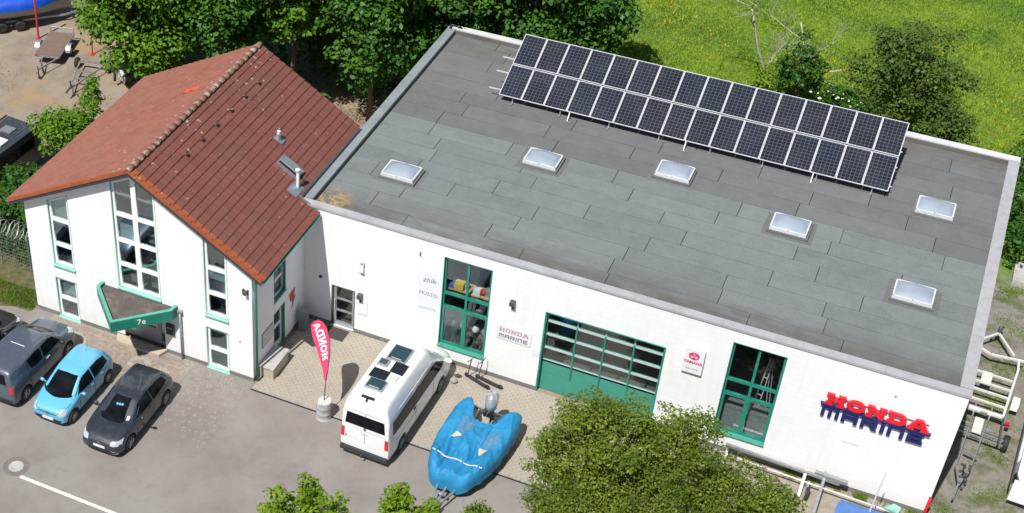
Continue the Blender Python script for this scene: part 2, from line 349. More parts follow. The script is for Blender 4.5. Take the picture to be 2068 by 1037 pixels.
M['maple'] = mk_leaf('maple_leaves', (.028, .088, .013), (.060, .165, .018), (.125, .265, .026))
M['maple_bright'] = mk_leaf('bright_maple_leaves', (.055, .135, .011), (.115, .245, .015), (.20, .345, .022))
M['birch'] = mk_leaf('olive_small_leaves', (.070, .125, .014), (.175, .245, .026), (.34, .42, .065), .48)
M['lime'] = mk_leaf('lime_green_leaves', (.09, .16, .008), (.17, .28, .012), (.27, .36, .03))
M['bush'] = mk_leaf('dark_bush_leaves', (.055, .095, .022), (.115, .180, .034), (.20, .275, .055), .45)
M['hedge'] = mk_leaf('hedge_leaves', (.02, .07, .01), (.045, .125, .015), (.085, .19, .02))
M['grassblade'] = mk_leaf('grass_blades', (.085, .175, .020), (.175, .285, .022), (.29, .385, .045), .4)
M['dry'] = mk_leaf('dry_grass_blades', (.16, .12, .04), (.30, .22, .08), (.40, .31, .13), .2)
M['flower'] = pm('yellow_flower', (.55, .42, .01), .7, .15, 9)
M['white_flower'] = pm('white_flower', (.75, .78, .55), .7, .1, 9)
def mk_tarp():
    m, n, p = NT('blue_tarpaulin')
    g = N(n, 'NewGeometry')
    c = ramp(n, noise(n, 1.3, 4, .6), [(.3, (.014, .185, .38)), (.7, (.026, .245, .47))])
    tc = N(n, 'TexCoord')
    for (x, y) in ((-.55, .10), (.55, -.22)):   # rubbed beige patches and the grime above them
        vd = N(n, 'VectorMath', operation='DISTANCE'); mp = N(n, 'Mapping'); L(n, tc.outputs['Object'], mp.inputs[0]); mp.inputs['Scale'].default_value = (1.4, .8, 0)
        L(n, mp.outputs[0], vd.inputs[0]); vd.inputs[1].default_value = ((x+.12)*1.4, (y+.3)*.8, 0)
        mr = N(n, 'MapRange'); L(n, vd.outputs['Value'], mr.inputs[0]); mr.inputs[1].default_value = .05; mr.inputs[2].default_value = .55
        mr.inputs[3].default_value = .9; mr.inputs[4].default_value = 0
        mu = N(n, 'Math', operation='MULTIPLY'); L(n, mr.outputs[0], mu.inputs[0]); L(n, noise(n, 13, 5, .75), mu.inputs[1])
        c = mix(n, mu.outputs[0], c, (.22, .22, .21))
    L(n, c, p.inputs['Base Color']); p.inputs['Roughness'].default_value = .58; p.inputs['Specular IOR Level'].default_value = .3
    bump(n, p, noise(n, 5, 6, .65), .8, .05); return m
M['tarp'] = mk_tarp()
M['tarp_patch'] = pm('beige_tarp_patch', (.50, .45, .33), .7, .15, 8)
M['pink_strap'] = pm('faded_strap', (.55, .45, .60), .6, .1, 8)
M['flag'] = None
def mk_flag():
    m, n, p = NT('red_flag_cloth')
    p.inputs['Base Color'].default_value = (.82, .07, .19, 1); p.inputs['Roughness'].default_value = .7
    t = N(n, 'BsdfTranslucent'); t.inputs[0].default_value = (.85, .06, .14, 1)
    ms = N(n, 'MixShader'); ms.inputs[0].default_value = .35; L(n, p.outputs[0], ms.inputs[1]); L(n, t.outputs[0], ms.inputs[2])
    L(n, ms.outputs[0], n.nodes['Material Output'].inputs[0]); return m
M['flag'] = mk_flag()
M['flag_white'] = pm('flag_lettering', (.82, .72, .74), .7, .03, 8)
M['engine'] = pm('silver_outboard_cowl', (.48, .50, .53), .25, .05, 6, metal=.5, coat=.7)
M['line'] = pm('road_paint', (.62, .60, .56), .8, .2, 12, dirt=((.30, .28, .25), 14, .55, .7))
M['iron'] = pm('cast_iron', (.17, .15, .135), .8, .2, 12, bs=.6, bsc=40)
M['mirror_sky'] = pm('polished_glass_roof_hatch', (.03, .06, .07), .08, .1, 3, coat=1)

# ---------------------------------------------------------------- mesh helpers
class MB:
    def __init__(s): s.v = []; s.f = []
    def box(s, x0, x1, y0, y1, z0, z1):
        b = len(s.v); s.v += [(x0, y0, z0), (x1, y0, z0), (x1, y1, z0), (x0, y1, z0), (x0, y0, z1), (x1, y0, z1), (x1, y1, z1), (x0, y1, z1)]
        s.f += [tuple(b+i for i in q) for q in ((3, 2, 1, 0), (4, 5, 6, 7), (0, 1, 5, 4), (1, 2, 6, 5), (2, 3, 7, 6), (3, 0, 4, 7))]; return s
    def quad(s, *p):
        b = len(s.v); s.v += [tuple(x) for x in p]; s.f.append(tuple(range(b, b+len(p)))); return s
    def tube(s, p, r, n=6, r2=None, flat=1):
        p = [Vector(x) for x in p]; k = len(p); rr = [r+(((r2 if r2 is not None else r)-r)*i/max(1, k-1)) for i in range(k)]
        up = None; base = len(s.v)
        for i, q in enumerate(p):
            d = (p[min(i+1, k-1)]-p[max(i-1, 0)]).normalized()
            if up is None: up = d.orthogonal().normalized()
            up = (up-d*up.dot(d)).normalized(); sd = d.cross(up)
            for j in range(n):
                a = 2*PI*(j+.5)/n; s.v.append(tuple(q+up*math.cos(a)*rr[i]+sd*math.sin(a)*rr[i]*flat))
        for i in range(k-1):
            for j in range(n):
                a = base+i*n; s.f.append((a+j, a+(j+1) % n, a+n+(j+1) % n, a+n+j))
        s.f.append(tuple(base+j for j in reversed(range(n)))); s.f.append(tuple(base+(k-1)*n+j for j in range(n))); return s
    def bar(s, a, b, w, h):   # rectangular bar between two points
        a, b = Vector(a), Vector(b); d = (b-a).normalized(); u = Vector((0, 0, 1))
        if abs(d.z) > .95: u = Vector((0, 1, 0))
        sd = d.cross(u).normalized(); u = sd.cross(d).normalized(); base = len(s.v)
        for q in (a, b):
            for (i, j) in ((-1, -1), (1, -1), (1, 1), (-1, 1)): s.v.append(tuple(q+sd*i*w/2+u*j*h/2))
        s.f += [tuple(base+i for i in q) for q in ((3, 2, 1, 0), (4, 5, 6, 7), (0, 1, 5, 4), (1, 2, 6, 5), (2, 3, 7, 6), (3, 0, 4, 7))]; return s
    def prism(s, poly, z0, z1):
        b = len(s.v); k = len(poly); s.v += [(x, y, z0) for x, y in poly]+[(x, y, z1) for x, y in poly]
        s.f.append(tuple(b+i for i in reversed(range(k)))); s.f.append(tuple(b+k+i for i in range(k)))
        for i in range(k): j = (i+1) % k; s.f.append((b+i, b+j, b+k+j, b+k+i))
        return s
    def lathe(s, prof, n=20, c=(0, 0, 0), axis='z'):
        b = len(s.v); k = len(prof)
        for j in range(n):
            a = 2*PI*j/n
            for (r, z) in prof:
                q = (r*math.cos(a), r*math.sin(a), z)
                if axis == 'y': q = (q[0], q[2], q[1])
                if axis == 'x': q = (q[2], q[0], q[1])
                s.v.append((q[0]+c[0], q[1]+c[1], q[2]+c[2]))
        for j in range(n):
            j2 = (j+1) % n
            for i in range(k-1): s.f.append((b+j*k+i, b+j2*k+i, b+j2*k+i+1, b+j*k+i+1))
        return s
    def ball(s, c, r, n=8, m=5):
        rx, ry, rz = r if hasattr(r, '__len__') else (r, r, r); b = len(s.v)
        s.v.append((c[0], c[1], c[2]-rz))
        for i in range(1, m):
            t = -PI/2+PI*i/m
            for j in range(n): a = 2*PI*j/n; s.v.append((c[0]+rx*math.cos(t)*math.cos(a), c[1]+ry*math.cos(t)*math.sin(a), c[2]+rz*math.sin(t)))
        s.v.append((c[0], c[1], c[2]+rz)); e = len(s.v)-1
        for j in range(n):
            s.f.append((b, b+1+(j+1) % n, b+1+j)); s.f.append((e, e-n+j, e-n+(j+1) % n))
            for i in range(m-2): q = b+1+i*n; s.f.append((q+j, q+(j+1) % n, q+n+(j+1) % n, q+n+j))
        return s
    def xf(s, mtx):
        s.v = [tuple(mtx @ Vector(v)) for v in s.v]; return s
    def build(s, name, m=None, parent=None, world=False, smooth=False, fix=True, **tags):
        me = bpy.data.meshes.new(name); v = s.v
        if world and parent is not None:
            o = wloc(parent); v = [(a-o[0], b-o[1], c-o[2]) for a, b, c in v]
        me.from_pydata(v, [], s.f); me.update()
        if fix:
            bm = bmesh.new(); bm.from_mesh(me); bmesh.ops.recalc_face_normals(bm, faces=bm.faces); bm.to_mesh(me); bm.free()
        if m: me.materials.append(m)
        if smooth: me.shade_smooth()
        return link(name, me, parent, **tags)
def wloc(o):
    l = Vector(o.location)
    while o.parent: o = o.parent; l += Vector(o.location)
    return l
def link(name, me, parent=None, label=None, cat=None, group=None, kind=None, loc=None, rot=None):
    o = bpy.data.objects.new(name, me); C.objects.link(o)
    if parent: o.parent = parent
    if loc: o.location = loc
    if rot: o.rotation_euler = rot
    if label: o['label'] = label
    if cat: o['category'] = cat
    if group: o['group'] = group
    if kind: o['kind'] = kind
    return o
def thing(name, label, cat, loc=(0, 0, 0), rz=0, group=None):
    return link(name, None, None, label, cat, group, None, loc, (0, 0, rz))
def copy_tree(o, parent=None):
    c = o.copy(); C.objects.link(c)
    if parent: c.parent = parent
    for ch in list(o.children): copy_tree(ch, c)
    return c
def relabel(o, label, loc=None, rz=None):
    o['label'] = label
    if loc: o.location = loc
    if rz is not None: o.rotation_euler = (0, 0, rz)
    return o
def plate_mesh(outer, holes, depth):
    cu = bpy.data.curves.new('plate', 'CURVE'); cu.dimensions = '2D'; cu.fill_mode = 'BOTH'; cu.extrude = depth/2
    for pl in [outer]+list(holes):
        sp = cu.splines.new('POLY'); sp.points.add(len(pl)-1); sp.use_cyclic_u = True
        for q, (x, y) in zip(sp.points, pl): q.co = (x, y, 0, 1)
    o = bpy.data.objects.new('plate', cu); C.objects.link(o); bpy.context.view_layer.update()
    me = bpy.data.meshes.new_from_object(o.evaluated_get(bpy.context.evaluated_depsgraph_get()))
    bpy.data.objects.remove(o); bpy.data.curves.remove(cu); return me
def plate(name, outer, holes, depth, m, parent, face='front', at=0, world=True, **tags):
    """flat board with holes. face front: (x, z) in plane y=at, body behind (+y). side: (y, z) in plane x=at, body towards -x. flat: (x, y), top at z=at"""
    me = plate_mesh(outer, holes, depth)
    if face == 'front': mt = Matrix(((1, 0, 0, 0), (0, 0, -1, at+depth/2), (0, 1, 0, 0), (0, 0, 0, 1)))
    elif face == 'side': mt = Matrix(((0, 0, 1, at-depth/2), (1, 0, 0, 0), (0, 1, 0, 0), (0, 0, 0, 1)))
    else: mt = Matrix.Translation((0, 0, at-depth/2))
    me.transform(mt)
    if world and parent is not None: me.transform(Matrix.Translation(-wloc(parent)))
    me.materials.clear(); me.materials.append(m)
    return link(name, me, parent, **tags)
def rect(x0, x1, z0, z1): return [(x0, z0), (x1, z0), (x1, z1), (x0, z1)]
def text_mesh(txt, size, depth=.006, sx=1, shear=0, bold=0, align='CENTER'):
    cu = bpy.data.curves.new('t', 'FONT'); cu.body = txt; cu.size = size; cu.extrude = depth/2; cu.align_x = align; cu.align_y = 'CENTER'
    cu.shear = shear; cu.offset = bold; cu.resolution_u = 3
    o = bpy.data.objects.new('t', cu); C.objects.link(o); bpy.context.view_layer.update()
    me = bpy.data.meshes.new_from_object(o.evaluated_get(bpy.context.evaluated_depsgraph_get()))
    bpy.data.objects.remove(o); bpy.data.curves.remove(cu)
    me.transform(Matrix.Diagonal((sx, 1, 1, 1))); return me
def text(name, txt, size, m, parent, loc, rot=(PI/2, 0, 0), **k):
    me = text_mesh(txt, size, **k); me.materials.clear(); me.materials.append(m)
    return link(name, me, parent, loc=loc, rot=rot)

# ---------------------------------------------------------------- ground
base = MB().quad((-400, -300, -.012), (400, -300, -.012), (400, 500, -.012), (-400, 500, -.012)).build('ground', M['ground'], kind='structure')
ap = [(-60, -5.15), (-11.6, -5.15), (-10.6, -4.75), (-9.9, -4.6), (-9.9, -4.45), (.30, -4.45), (.30, -4.93), (13.5, -4.93)]
for i in range(14): ap.append((13.5+i*1.0+random.uniform(-.2, .2), -4.9+random.uniform(-.25, .25)))
ap += [(60, -5), (60, -60), (-60, -60)]
MB().prism(ap, -.008, 0).build('car_park', M['asphalt'], kind='structure')
ml = MB()
for x0, x1 in ((-30, -5.95), (-5.0, 40)): ml.box(x0, x1, -12.84, -12.70, .0005, .004)
ml.build('road_marking', M['line'], kind='structure')
mh = thing('manhole_cover', 'round iron manhole cover with pale concrete centre set in the asphalt', 'manhole cover', (-5.42, -12.42, 0))
MB().lathe([(0, .010), (.28, .010), (.28, .004)], 28).build('concrete_infill', M['concrete'], mh)
mb = MB().lathe([(.285, .004), (.285, .016), (.40, .016), (.40, .004)], 28).lathe([(.43, .004), (.43, .014), (.48, .014), (.48, .003)], 28)
mb.build('iron_ring', M['iron'], mh)
for i in range(24):
    a = 2*PI*i/24; MB().bar((.30*math.cos(a), .30*math.sin(a), .018), (.39*math.cos(a), .39*math.sin(a), .018), .03, .008).build('grip_rib', M['iron'], mh)

# paved court in front of the hall: running bond blocks
court = MB().box(.32, 16.4, -4.80, -.03, -.006, .012).build('paved_court', M['joint'], kind='structure')
bw, bh = .24, .12
bme = MB(); e = .005
bme.v = [(e, e, 0), (bw-e, e, 0), (bw-e, bh-e, 0), (e, bh-e, 0), (e+.006, e+.006, .016), (bw-e-.006, e+.006, .016), (bw-e-.006, bh-e-.006, .016), (e+.006, bh-e-.006, .016)]
bme.f = [(4, 5, 6, 7), (0, 1, 5, 4), (1, 2, 6, 5), (2, 3, 7, 6), (3, 0, 4, 7)]
bmesh_ = bpy.data.meshes.new('paving_block'); bmesh_.from_pydata(bme.v, [], bme.f); bmesh_.materials.append(M['paver'])
rest = MB(); k = 0; cells = []
for r in range(39):
    y = -4.72+r*bh
    for c in range(67):
        x = .34+c*bw-(bw/2 if r % 2 else 0)
        if x < .32 or x+bw > 16.3: continue
        if r < 1 and 0: continue
        cells.append((x, y))
cells.sort(key=lambda q: (abs(q[0]-3.2)+abs(q[1]+3.4)*1.0))
for i, (x, y) in enumerate(cells):
    dz = .006+random.uniform(0, .005)
    if i < 300: link('paving_block', bmesh_, court, loc=(x, y, dz))
    else:
        b = len(rest.v); rest.v += [(a+x, bb+y, cc+dz) for a, bb, cc in bme.v]; rest.f += [tuple(b+j for j in q) for q in bme.f]
rest.build('paving_blocks', M['paver'], court, fix=False, kind='stuff')
# edging stones and the drain slot along the court
for i in range(16):
    MB().box(.34+i*1.0, .34+i*1.0+.985, -4.86, -4.745, 0, .028).build('edging_stone', M['conc_dark'], court)
MB().box(.3, 16.4, -4.925, -4.865, -.004, .005).build('drain_slot', M['black'], court)

# old cobbles by the entrance with a curling band of light stones
cob = MB().box(-9.0, -2.35, -6.75, -4.50, -.004, .007).build('cobbled_forecourt', M['joint'], kind='structure')
curve = []
def arc(cx, cy, r, a0, a1, n=40, ry=None):
    for i in range(n): a = R(a0+(a1-a0)*i/(n-1)); curve.append((cx+r*math.cos(a), cy+(ry or r)*math.sin(a)))
arc(-4.35, -5.55, .36, 30, 250, ry=.3); arc(-4.2, -6.15, .40, 70, -150, ry=.32); arc(-3.3, -5.85, .38, 60, 300, ry=.4); arc(-7.6, -6.0, .8, 0, 180, ry=.9)
def cobbles(x0, x1, y0, y1, s, path, keep=None, edge=.5):
    lt, dk = MB(), MB()
    ny = int((y1-y0)/s)
    for r in range(ny):
        x = x0+random.uniform(0, s)
        while x < x1-s:
            w = s*random.uniform(.8, 1.3); y = y0+r*s+random.uniform(-.006, .006)
            if keep is None or keep(x, y):
                isl = any((x+w/2-a)**2+(y+s/2-b)**2 < .010 for a, b in path)
                t = lt if isl else dk; g = .008; h = .010+random.uniform(0, .010)
                b = len(t.v); q = [(x+g, y+g), (x+w-g, y+g+random.uniform(0, .01)), (x+w-g, y+s-g), (x+g+random.uniform(0, .01), y+s-g)]
                t.v += [(a, c, .004) for a, c in q]+[(a*.84+(x+w/2)*.16, c*.84+(y+s/2)*.16, h) for a, c in q]
                t.f += [tuple(b+j for j in z) for z in ((4, 5, 6, 7), (0, 1, 5, 4), (1, 2, 6, 5), (2, 3, 7, 6), (3, 0, 4, 7))]
            x += w
    return lt, dk
lt, dk = cobbles(-8.95, -2.4, -6.7, -4.53, .105, curve)
lt.build('light_cobbles', M['paver_light'], cob, fix=False, kind='stuff'); dk.build('brown_cobbles', M['paver_old'], cob, fix=False, kind='stuff')
# worn block paving strip right of the cobbles
cob2 = MB().box(-2.3, .26, -8.9, -4.50, -.004, .0045).build('worn_block_paving', M['asphalt'], kind='structure')
lt, dk = cobbles(-2.28, .24, -8.85, -4.52, .125, [], lambda x, y: random.random() < (.92 if y > -5.5 else .16+.10*(y+8)))
dk.build('worn_paving_blocks', M['paver_worn'], cob2, fix=False, kind='stuff')

# ---------------------------------------------------------------- hall
HL, HD, HH, RZ = 24.67, 15.70, 5.75, 5.50
hall = thing('workshop_hall', 'large white flat roofed workshop hall with green windows and roller gate', 'hall', (0, 0, 0))
W1 = (6.08, 8.02, .77, 5.12); W2 = (16.97, 18.85, .85, 5.11); GT = (10.22, 14.74, .0, 3.95); DR = (1.43, 2.47, .04, 2.115)
holes = [rect(*W1), rect(*W2)]
outer = [(0, .2), (1.43, .2), (1.43, 2.115), (2.47, 2.115), (2.47, .2), (10.22, .2), (10.22, 3.95), (14.74, 3.95), (14.74, .2), (HL, .2), (HL, 5.68), (0, 5.68)]
plate('front_wall', outer, holes, .3, M['wall'], hall, 'front', 0)
MB().box(0, .3, .31, HD, 0, 5.68).build('side_wall', M['wall'], hall)
MB().box(HL-.3, HL, .31, HD, 0, 5.68).build('side_wall', M['wall'], hall)
MB().box(.31, HL-.31, HD-.3, HD, 0, 5.68).build('back_wall', M['wall'], hall)
for x0, x1 in ((.26, 1.425), (2.475, 10.215), (14.745, HL+.0)): MB().box(x0, x1, .006, .30, 0, .197).build('plinth', M['plinth'], hall)
# roof deck, felt sheets
MB().box(.3, HL-.3, .3, HD-.3, 5.2, 5.482).build('roof_deck', M['tar'], hall)
MB().box(.31, HL-.31, .31, HD-.31, -.006, .02).build('hall_floor', M['interior_floor'], hall)
MB().box(.32, HL-.32, 5.2, 5.3, .03, 5.15).build('partition', M['interior'], hall)
skyl = [(2.14, 2.87, 3.56, 3.91), (6.86, 6.23, 8.27, 7.30), (11.83, 7.73, 13.2, 8.77), (16.68, 6.16, 18.04, 7.31), (21.43, 9.79, 22.82, 10.75), (21.48, 3.99, 22.86, 5.02)]
y = .36; row = 0; sheet_n = 0
rows = []
while y < HD-.4:
    h = random.choice((.94, .98, 1.0, .90)) if row > 1 else .95
    y2 = min(y+h, HD-.32)
    rows.append((y, y2)); y = y2; row += 1
for (ya, yb) in rows:
    x = .33; first = True
    while x < HL-.4:
        w = random.uniform(3.2, 5.2)*(random.uniform(.3, .9) if first else 1); first = False
        x2 = min(x+w, HL-.33)
        if HL-.33-x2 < 1.2: x2 = HL-.33
        g = random.uniform(.010, .017); t = random.uniform(.004, .010)
        sh = MB(); nseg = max(2, int((x2-x)/.5)); ya_, yb_ = ya+.013, yb-.010
        # slightly wavy lapped edge
        top = [(x+g+(x2-x-2*g)*i/nseg, yb_+random.uniform(-.006, .006)) for i in range(nseg+1)]
        bot = [(q[0], ya_+random.uniform(-.010, .004)) for q in top]
        sh.prism(bot+top[::-1], RZ-.02, RZ+t)
        mid = (ya+yb)/2
        sh.build('roofing_sheet', M['felt_green'] if mid < 8.0-.02*x else M['felt_dark'], hall); x = x2
# felt upstands
up = MB().box(.30, .36, .36, HD-.30, RZ, 5.70).box(HL-.36, HL-.30, .36, HD-.30, RZ, 5.70).box(.30, HL-.30, .30, .36, RZ, 5.70).box(.36, HL-.36, HD-.36, HD-.30, RZ, 5.70)
up.build('felt_upstand', M['felt_dark'], hall)
# coping: lengths of folded metal
def coping(x0, x1, y0, y1, m, n, along):
    for i in range(n):
        if along == 'x': a = x0+(x1-x0)*i/n; b = x0+(x1-x0)*(i+1)/n; MB().box(a+.003, b-.003, y0, y1, 5.66, 5.75+random.uniform(0, .003)).build('coping', m, hall)
        else: a = y0+(y1-y0)*i/n; b = y0+(y1-y0)*(i+1)/n; MB().box(x0, x1, a+.003, b-.003, 5.66, 5.75+random.uniform(0, .003)).build('coping', m, hall)
coping(-.03, HL+.04, -.05, .30, M['coping'], 9, 'x')
coping(-.03, .37, .362, HD-.30, M['coping_left'], 7, 'y')
coping(HL-.38, HL+.04, .362, HD-.30, M['coping'], 7, 'y')
coping(-.03, HL+.04, HD-.298, HD+.05, M['coping_white'], 9, 'x')
# skylights
for i, (x0, y0, x1, y1) in enumerate(skyl):
    kq = (39.0-5.76)/(39.0-6.0); x0 = 20.6+(x0-20.6)*kq; y0 = -41.8+(y0+41.8)*kq
    s = link('skylight', None, hall, loc=(x0, y0, RZ))
    MB().box(-.08, 1.46, -.08, 1.13, .017, .118).build('kerb', M['felt_dark'], s)
    MB().box(-.24, 1.62, -.22, 1.27, .003, .014).build('kerb_flashing', M['felt_dark'], s)
    f = MB(); w = .055
    f.box(0, 1.38, 0, w, .12, .25).box(0, 1.38, 1.05-w, 1.05, .12, .25).box(0, w, w, 1.05-w, .12, .25).box(1.38-w, 1.38, w, 1.05-w, .12, .25)
    f.build('kerb_frame', M['sky_frame'], s)
    d = MB(); n = 10
    for a in range(n+1):
        for b in range(n+1):
            u, v = a/n*2-1, b/n*2-1; q = (1-abs(u)**2.6)*(1-abs(v)**2.6)
            d.v.append((w*.6+(1.38-1.2*w)*a/n, w*.6+(1.05-1.2*w)*b/n, .235+.15*q**.6))
    for a in range(n):
        for b in range(n): d.f.append((a*(n+1)+b, (a+1)*(n+1)+b, (a+1)*(n+1)+b+1, a*(n+1)+b+1))
    d.build('dome', M['dome'], s, smooth=True)
    sc_ = MB()
    for (cx, cy) in ((.02, .02), (1.36, .02), (.02, 1.03), (1.36, 1.03), (.69, .02), (.69, 1.03)): sc_.box(cx-.02, cx+.02, cy-.02, cy+.02, .25, .262)
    sc_.build('screw_cap', M['galv'], s)

def window_panes(parent, rects, at, gm, face='front'):
    for (a, b, c, d) in rects:
        if face == 'front': MB().box(a+.002, b-.002, at, at+.012, c+.002, d-.002).build('pane', gm, parent, world=True)
        else: MB().box(at-.012, at, a+.002, b-.002, c+.002, d-.002).build('pane', gm, parent, world=True)
def hall_window(x0, x1, z0, z1):
    w = link('window', None, hall, loc=(x0, .0, z0))
    xm = (x0+x1)/2; f = .09; ta, tb = 3.35, 2.67
    pr = []
    for a, b in ((x0+f, xm-.045), (xm+.045, x1-f)):
        pr += [(a, b, ta+.06, z1-.06), (a, b, tb+.07, ta-.06), (a+.04, b-.04, z0+.16, tb-.07)]
    plate('frame', rect(x0+.003, x1-.003, z0+.003, z1-.003), [rect(*q) for q in pr], .09, M['green'], w, 'front', .10)
    window_panes(w, pr, .14, M['glass_dark'])
    rv = MB().box(x0+.003, x0+.03, .003, .098, z0+.04, z1-.003).box(x1-.03, x1-.003, .003, .098, z0+.04, z1-.003).box(x0+.031, x1-.031, .003, .098, z1-.03, z1-.003)
    rv.build('reveal', M['green'], w, world=True)
    MB().quad((x0-.01, -.06, z0-.01), (x1+.01, -.06, z0-.01), (x1+.01, .098, z0+.06), (x0-.01, .098, z0+.06)).quad((x0-.01, -.06, z0-.045), (x1+.01, -.06, z0-.045), (x1+.01, -.06, z0-.01), (x0-.01, -.06, z0-.01)).build('sill', M['green'], w, world=True, fix=False)
    return w
hall_window(*W1); hall_window(*W2)
# sectional gate
gate = link('sectional_gate', None, hall, loc=(10.22, .1, 0))
zs = [.02, .88, 1.50, 2.14, 2.79, 3.43, 3.93]; xs = [10.27, 11.43, 12.52, 13.61, 14.69]
for i in range(6):
    za, zb = zs[i], zs[i+1]
    if i < 2:
        MB().box(10.27, 14.69, .20, .24, za+.006, zb-.006).build('solid_section', M['gate_green'], gate, world=True)
        continue
    pr = [(xs[j]+.03, xs[j+1]-.03, za+.05, zb-.05) for j in range(4)]
    plate('glazed_section', rect(10.27, 14.69, za+.004, zb-.004), [rect(*q) for q in pr], .05, M['teal_pale'], gate, 'front', .19)
    window_panes(gate, pr, .21, M['glass_dark'])
    MB().box(10.27, 14.69, .165, .188, za-.035, za+.045).build('section_rail', M['gate_rail'], gate, world=True)
MB().box(10.27, 14.69, .165, .188, zs[2]-.035, zs[2]+.03).box(10.27, 14.69, .186, .2, zs[2]-.03, zs[2]+.004).build('section_rail', M['gate_rail'], gate, world=True)
for x in xs[1:4]: MB().box(x-.03, x+.03, .14, .164, .9, 3.5).build('mullion', M['green'], gate, world=True)
fr = MB().box(10.203, 10.268, -.02, .25, 0, 3.97).box(14.692, 14.757, -.02, .25, 0, 3.97).box(10.269, 14.691, -.02, .16, 3.93, 3.975)
fr.build('gate_frame', M['green'], gate, world=True)
# hall door
dr = link('door', None, hall, loc=(1.43, .06, .04))
dp = [(1.62, 2.32, 1.46, 2.0), (1.62, 2.32, .86, 1.38), (1.62, 2.32, .25, .78)]
plate('door_leaf', rect(1.50, 2.42, .06, 2.07), [rect(*q) for q in dp], .05, M['grey_frame'], dr, 'front', .09)
window_panes(dr, dp, .11, M['glass_dark'])
MB().box(1.433, 1.49, .03, .16, .04, 2.11).box(2.425, 2.467, .03, .16, .04, 2.11).box(1.491, 2.424, .03, .16, 2.075, 2.11).build('door_frame', M['dark_metal'], dr, world=True)
MB().box(1.44, 2.46, -.02, .08, .02, .055).build('threshold', M['alu'], dr, world=True)
MB().tube([(1.56, .09, .9), (1.56, .03, .9), (1.56, .03, 1.35), (1.56, .09, 1.35)], .012).build('handle', M['alu'], dr, world=True)
MB().box(1.38, 2.32, -.80, -.10, .022, .036).build('door_mat', M['mat_rug'], None, label='dark brown door mat on the paving at the grey glazed side door', cat='door mat')

# goods behind the first shop window
def ws_thing(nm, lab, cat, mb, m, smooth=False): return mb.build(nm, m, None, label=lab, cat=cat, smooth=smooth)
shelf = thing('display_shelf', 'light wooden display shelf behind the tall window with goods', 'shelf', (7.05, .6, 0))
MB().box(-.9, .92, -.25, .35, 3.36, 3.42).build('board', M['wood'], shelf); MB().box(-.9, -.84, -.25, .35, .03, 3.355).box(.86, .92, -.25, .35, .03, 3.355).build('upright', M['interior'], shelf)
cols = {'blue': (.08, .14, .36), 'pale_blue': (.35, .42, .5), 'yellow': (.6, .42, .08), 'red': (.55, .06, .04), 'white': (.65, .65, .66), 'grey': (.22, .23, .25)}
gm = {k: pm('goods_'+k, v, .7, .2, 12) for k, v in cols.items()}
items = [(6.30, .55, .22, .16, 'blue', 'blue folded cloth pile at the left end of the window shelf'), (6.62, .50, .20, .30, 'yellow', 'yellow folded pile in the middle of the left window half'), (6.86, .6, .13, .2, 'pale_blue', 'pale bundle beside the yellow pile on the shelf'),
         (7.35, .5, .16, .22, 'white', 'white bundle left of the red bag on the shelf'), (7.82, .55, .17, .3, 'grey', 'grey stack at the right end of the window shelf')]
for (x, y, r, h, cn, lab) in items:
    b = MB()
    for q in range(4): b.box(x-r+random.uniform(0, .04), x+r-random.uniform(0, .04), y-r*.8, y+r*.8, 3.421+h*q/4+.002, 3.421+h*(q+1)/4-.004)
    b.xf(Matrix.Identity(4)); ws_thing('folded_goods', lab, 'cloth pile', b, gm[cn])
b = MB().ball((7.58, .48, 3.60), (.15, .12, .13), 10, 6).ball((7.52, .38, 3.70), (.06, .05, .05)); ws_thing('red_bag', 'round red bag on the window shelf', 'bag', b, gm['red'], True)
for i, (x, lab) in enumerate(((6.45, 'dark outboard motor at the left of the lower shop window'), (6.85, 'dark outboard motor beside the middle post of the lower shop window'), (7.35, 'outboard motor right of the middle post of the lower shop window'), (7.75, 'outboard motor at the right edge of the lower shop window'))):
    t = thing('outboard_motor', lab, 'outboard motor', (x, .75, 0), group='outboard motors in the shop window')
    MB().ball((0, 0, 1.45), (.15, .2, .17), 10, 6).build('cowl', gm['grey' if i % 2 else 'white'] if i else M['dark_metal'], t, smooth=True)
    MB().tube([(0, 0, 1.3), (0, 0, .45)], .07, 8).box(-.02, .02, -.12, .1, .28, .45).build('leg', M['dark_metal'], t)
    MB().box(-.1, .1, .05, .12, .9, 1.25).tube([(0, .1, 1.0), (0, .3, .03)], .03).tube([(.15, -.1, .03), (0, .1, 1.0), (-.15, -.1, .03)], .02).build('stand', M['galv'], t)
# ladder and trestle seen through the second shop window
t = thing('step_ladder', 'tall aluminium step ladder behind the right hand shop window', 'ladder', (18.25, 1.2, 0))
MB().tube([(-.35, -.3, .03), (0, 0, 3.9), (.4, .35, .03)], .035).tube([(-.05, -.4, .03), (.1, 0, 3.9), (.55, .1, .03)], .03).build('rail', M['alu'], t)
m_ = MB()
for i in range(9):
    q = i/9; m_.tube([(-.35+.35*q, -.3+.3*q, .3+3.5*q), (-.05+.15*q, -.4+.4*q, .3+3.5*q)], .018)
m_.build('rung', M['alu'], t)
for x, lab in ((17.5, 'grey storage bin behind the left pane of the right hand shop window'), (18.4, 'grey storage bin behind the right pane of the right hand shop window')):
    t = thing('storage_bin', lab, 'storage bin', (x, .65, 0), group='storage bins in the shop window')
    MB().box(-.36, .36, -.2, .3, .03, 1.75).build('bin_body', pm('translucent_grey', (.2, .22, .23), .5, .2, 6), t)
    MB().box(-.38, .38, -.22, .32, 1.752, 1.80).build('lid', M['galv'], t)

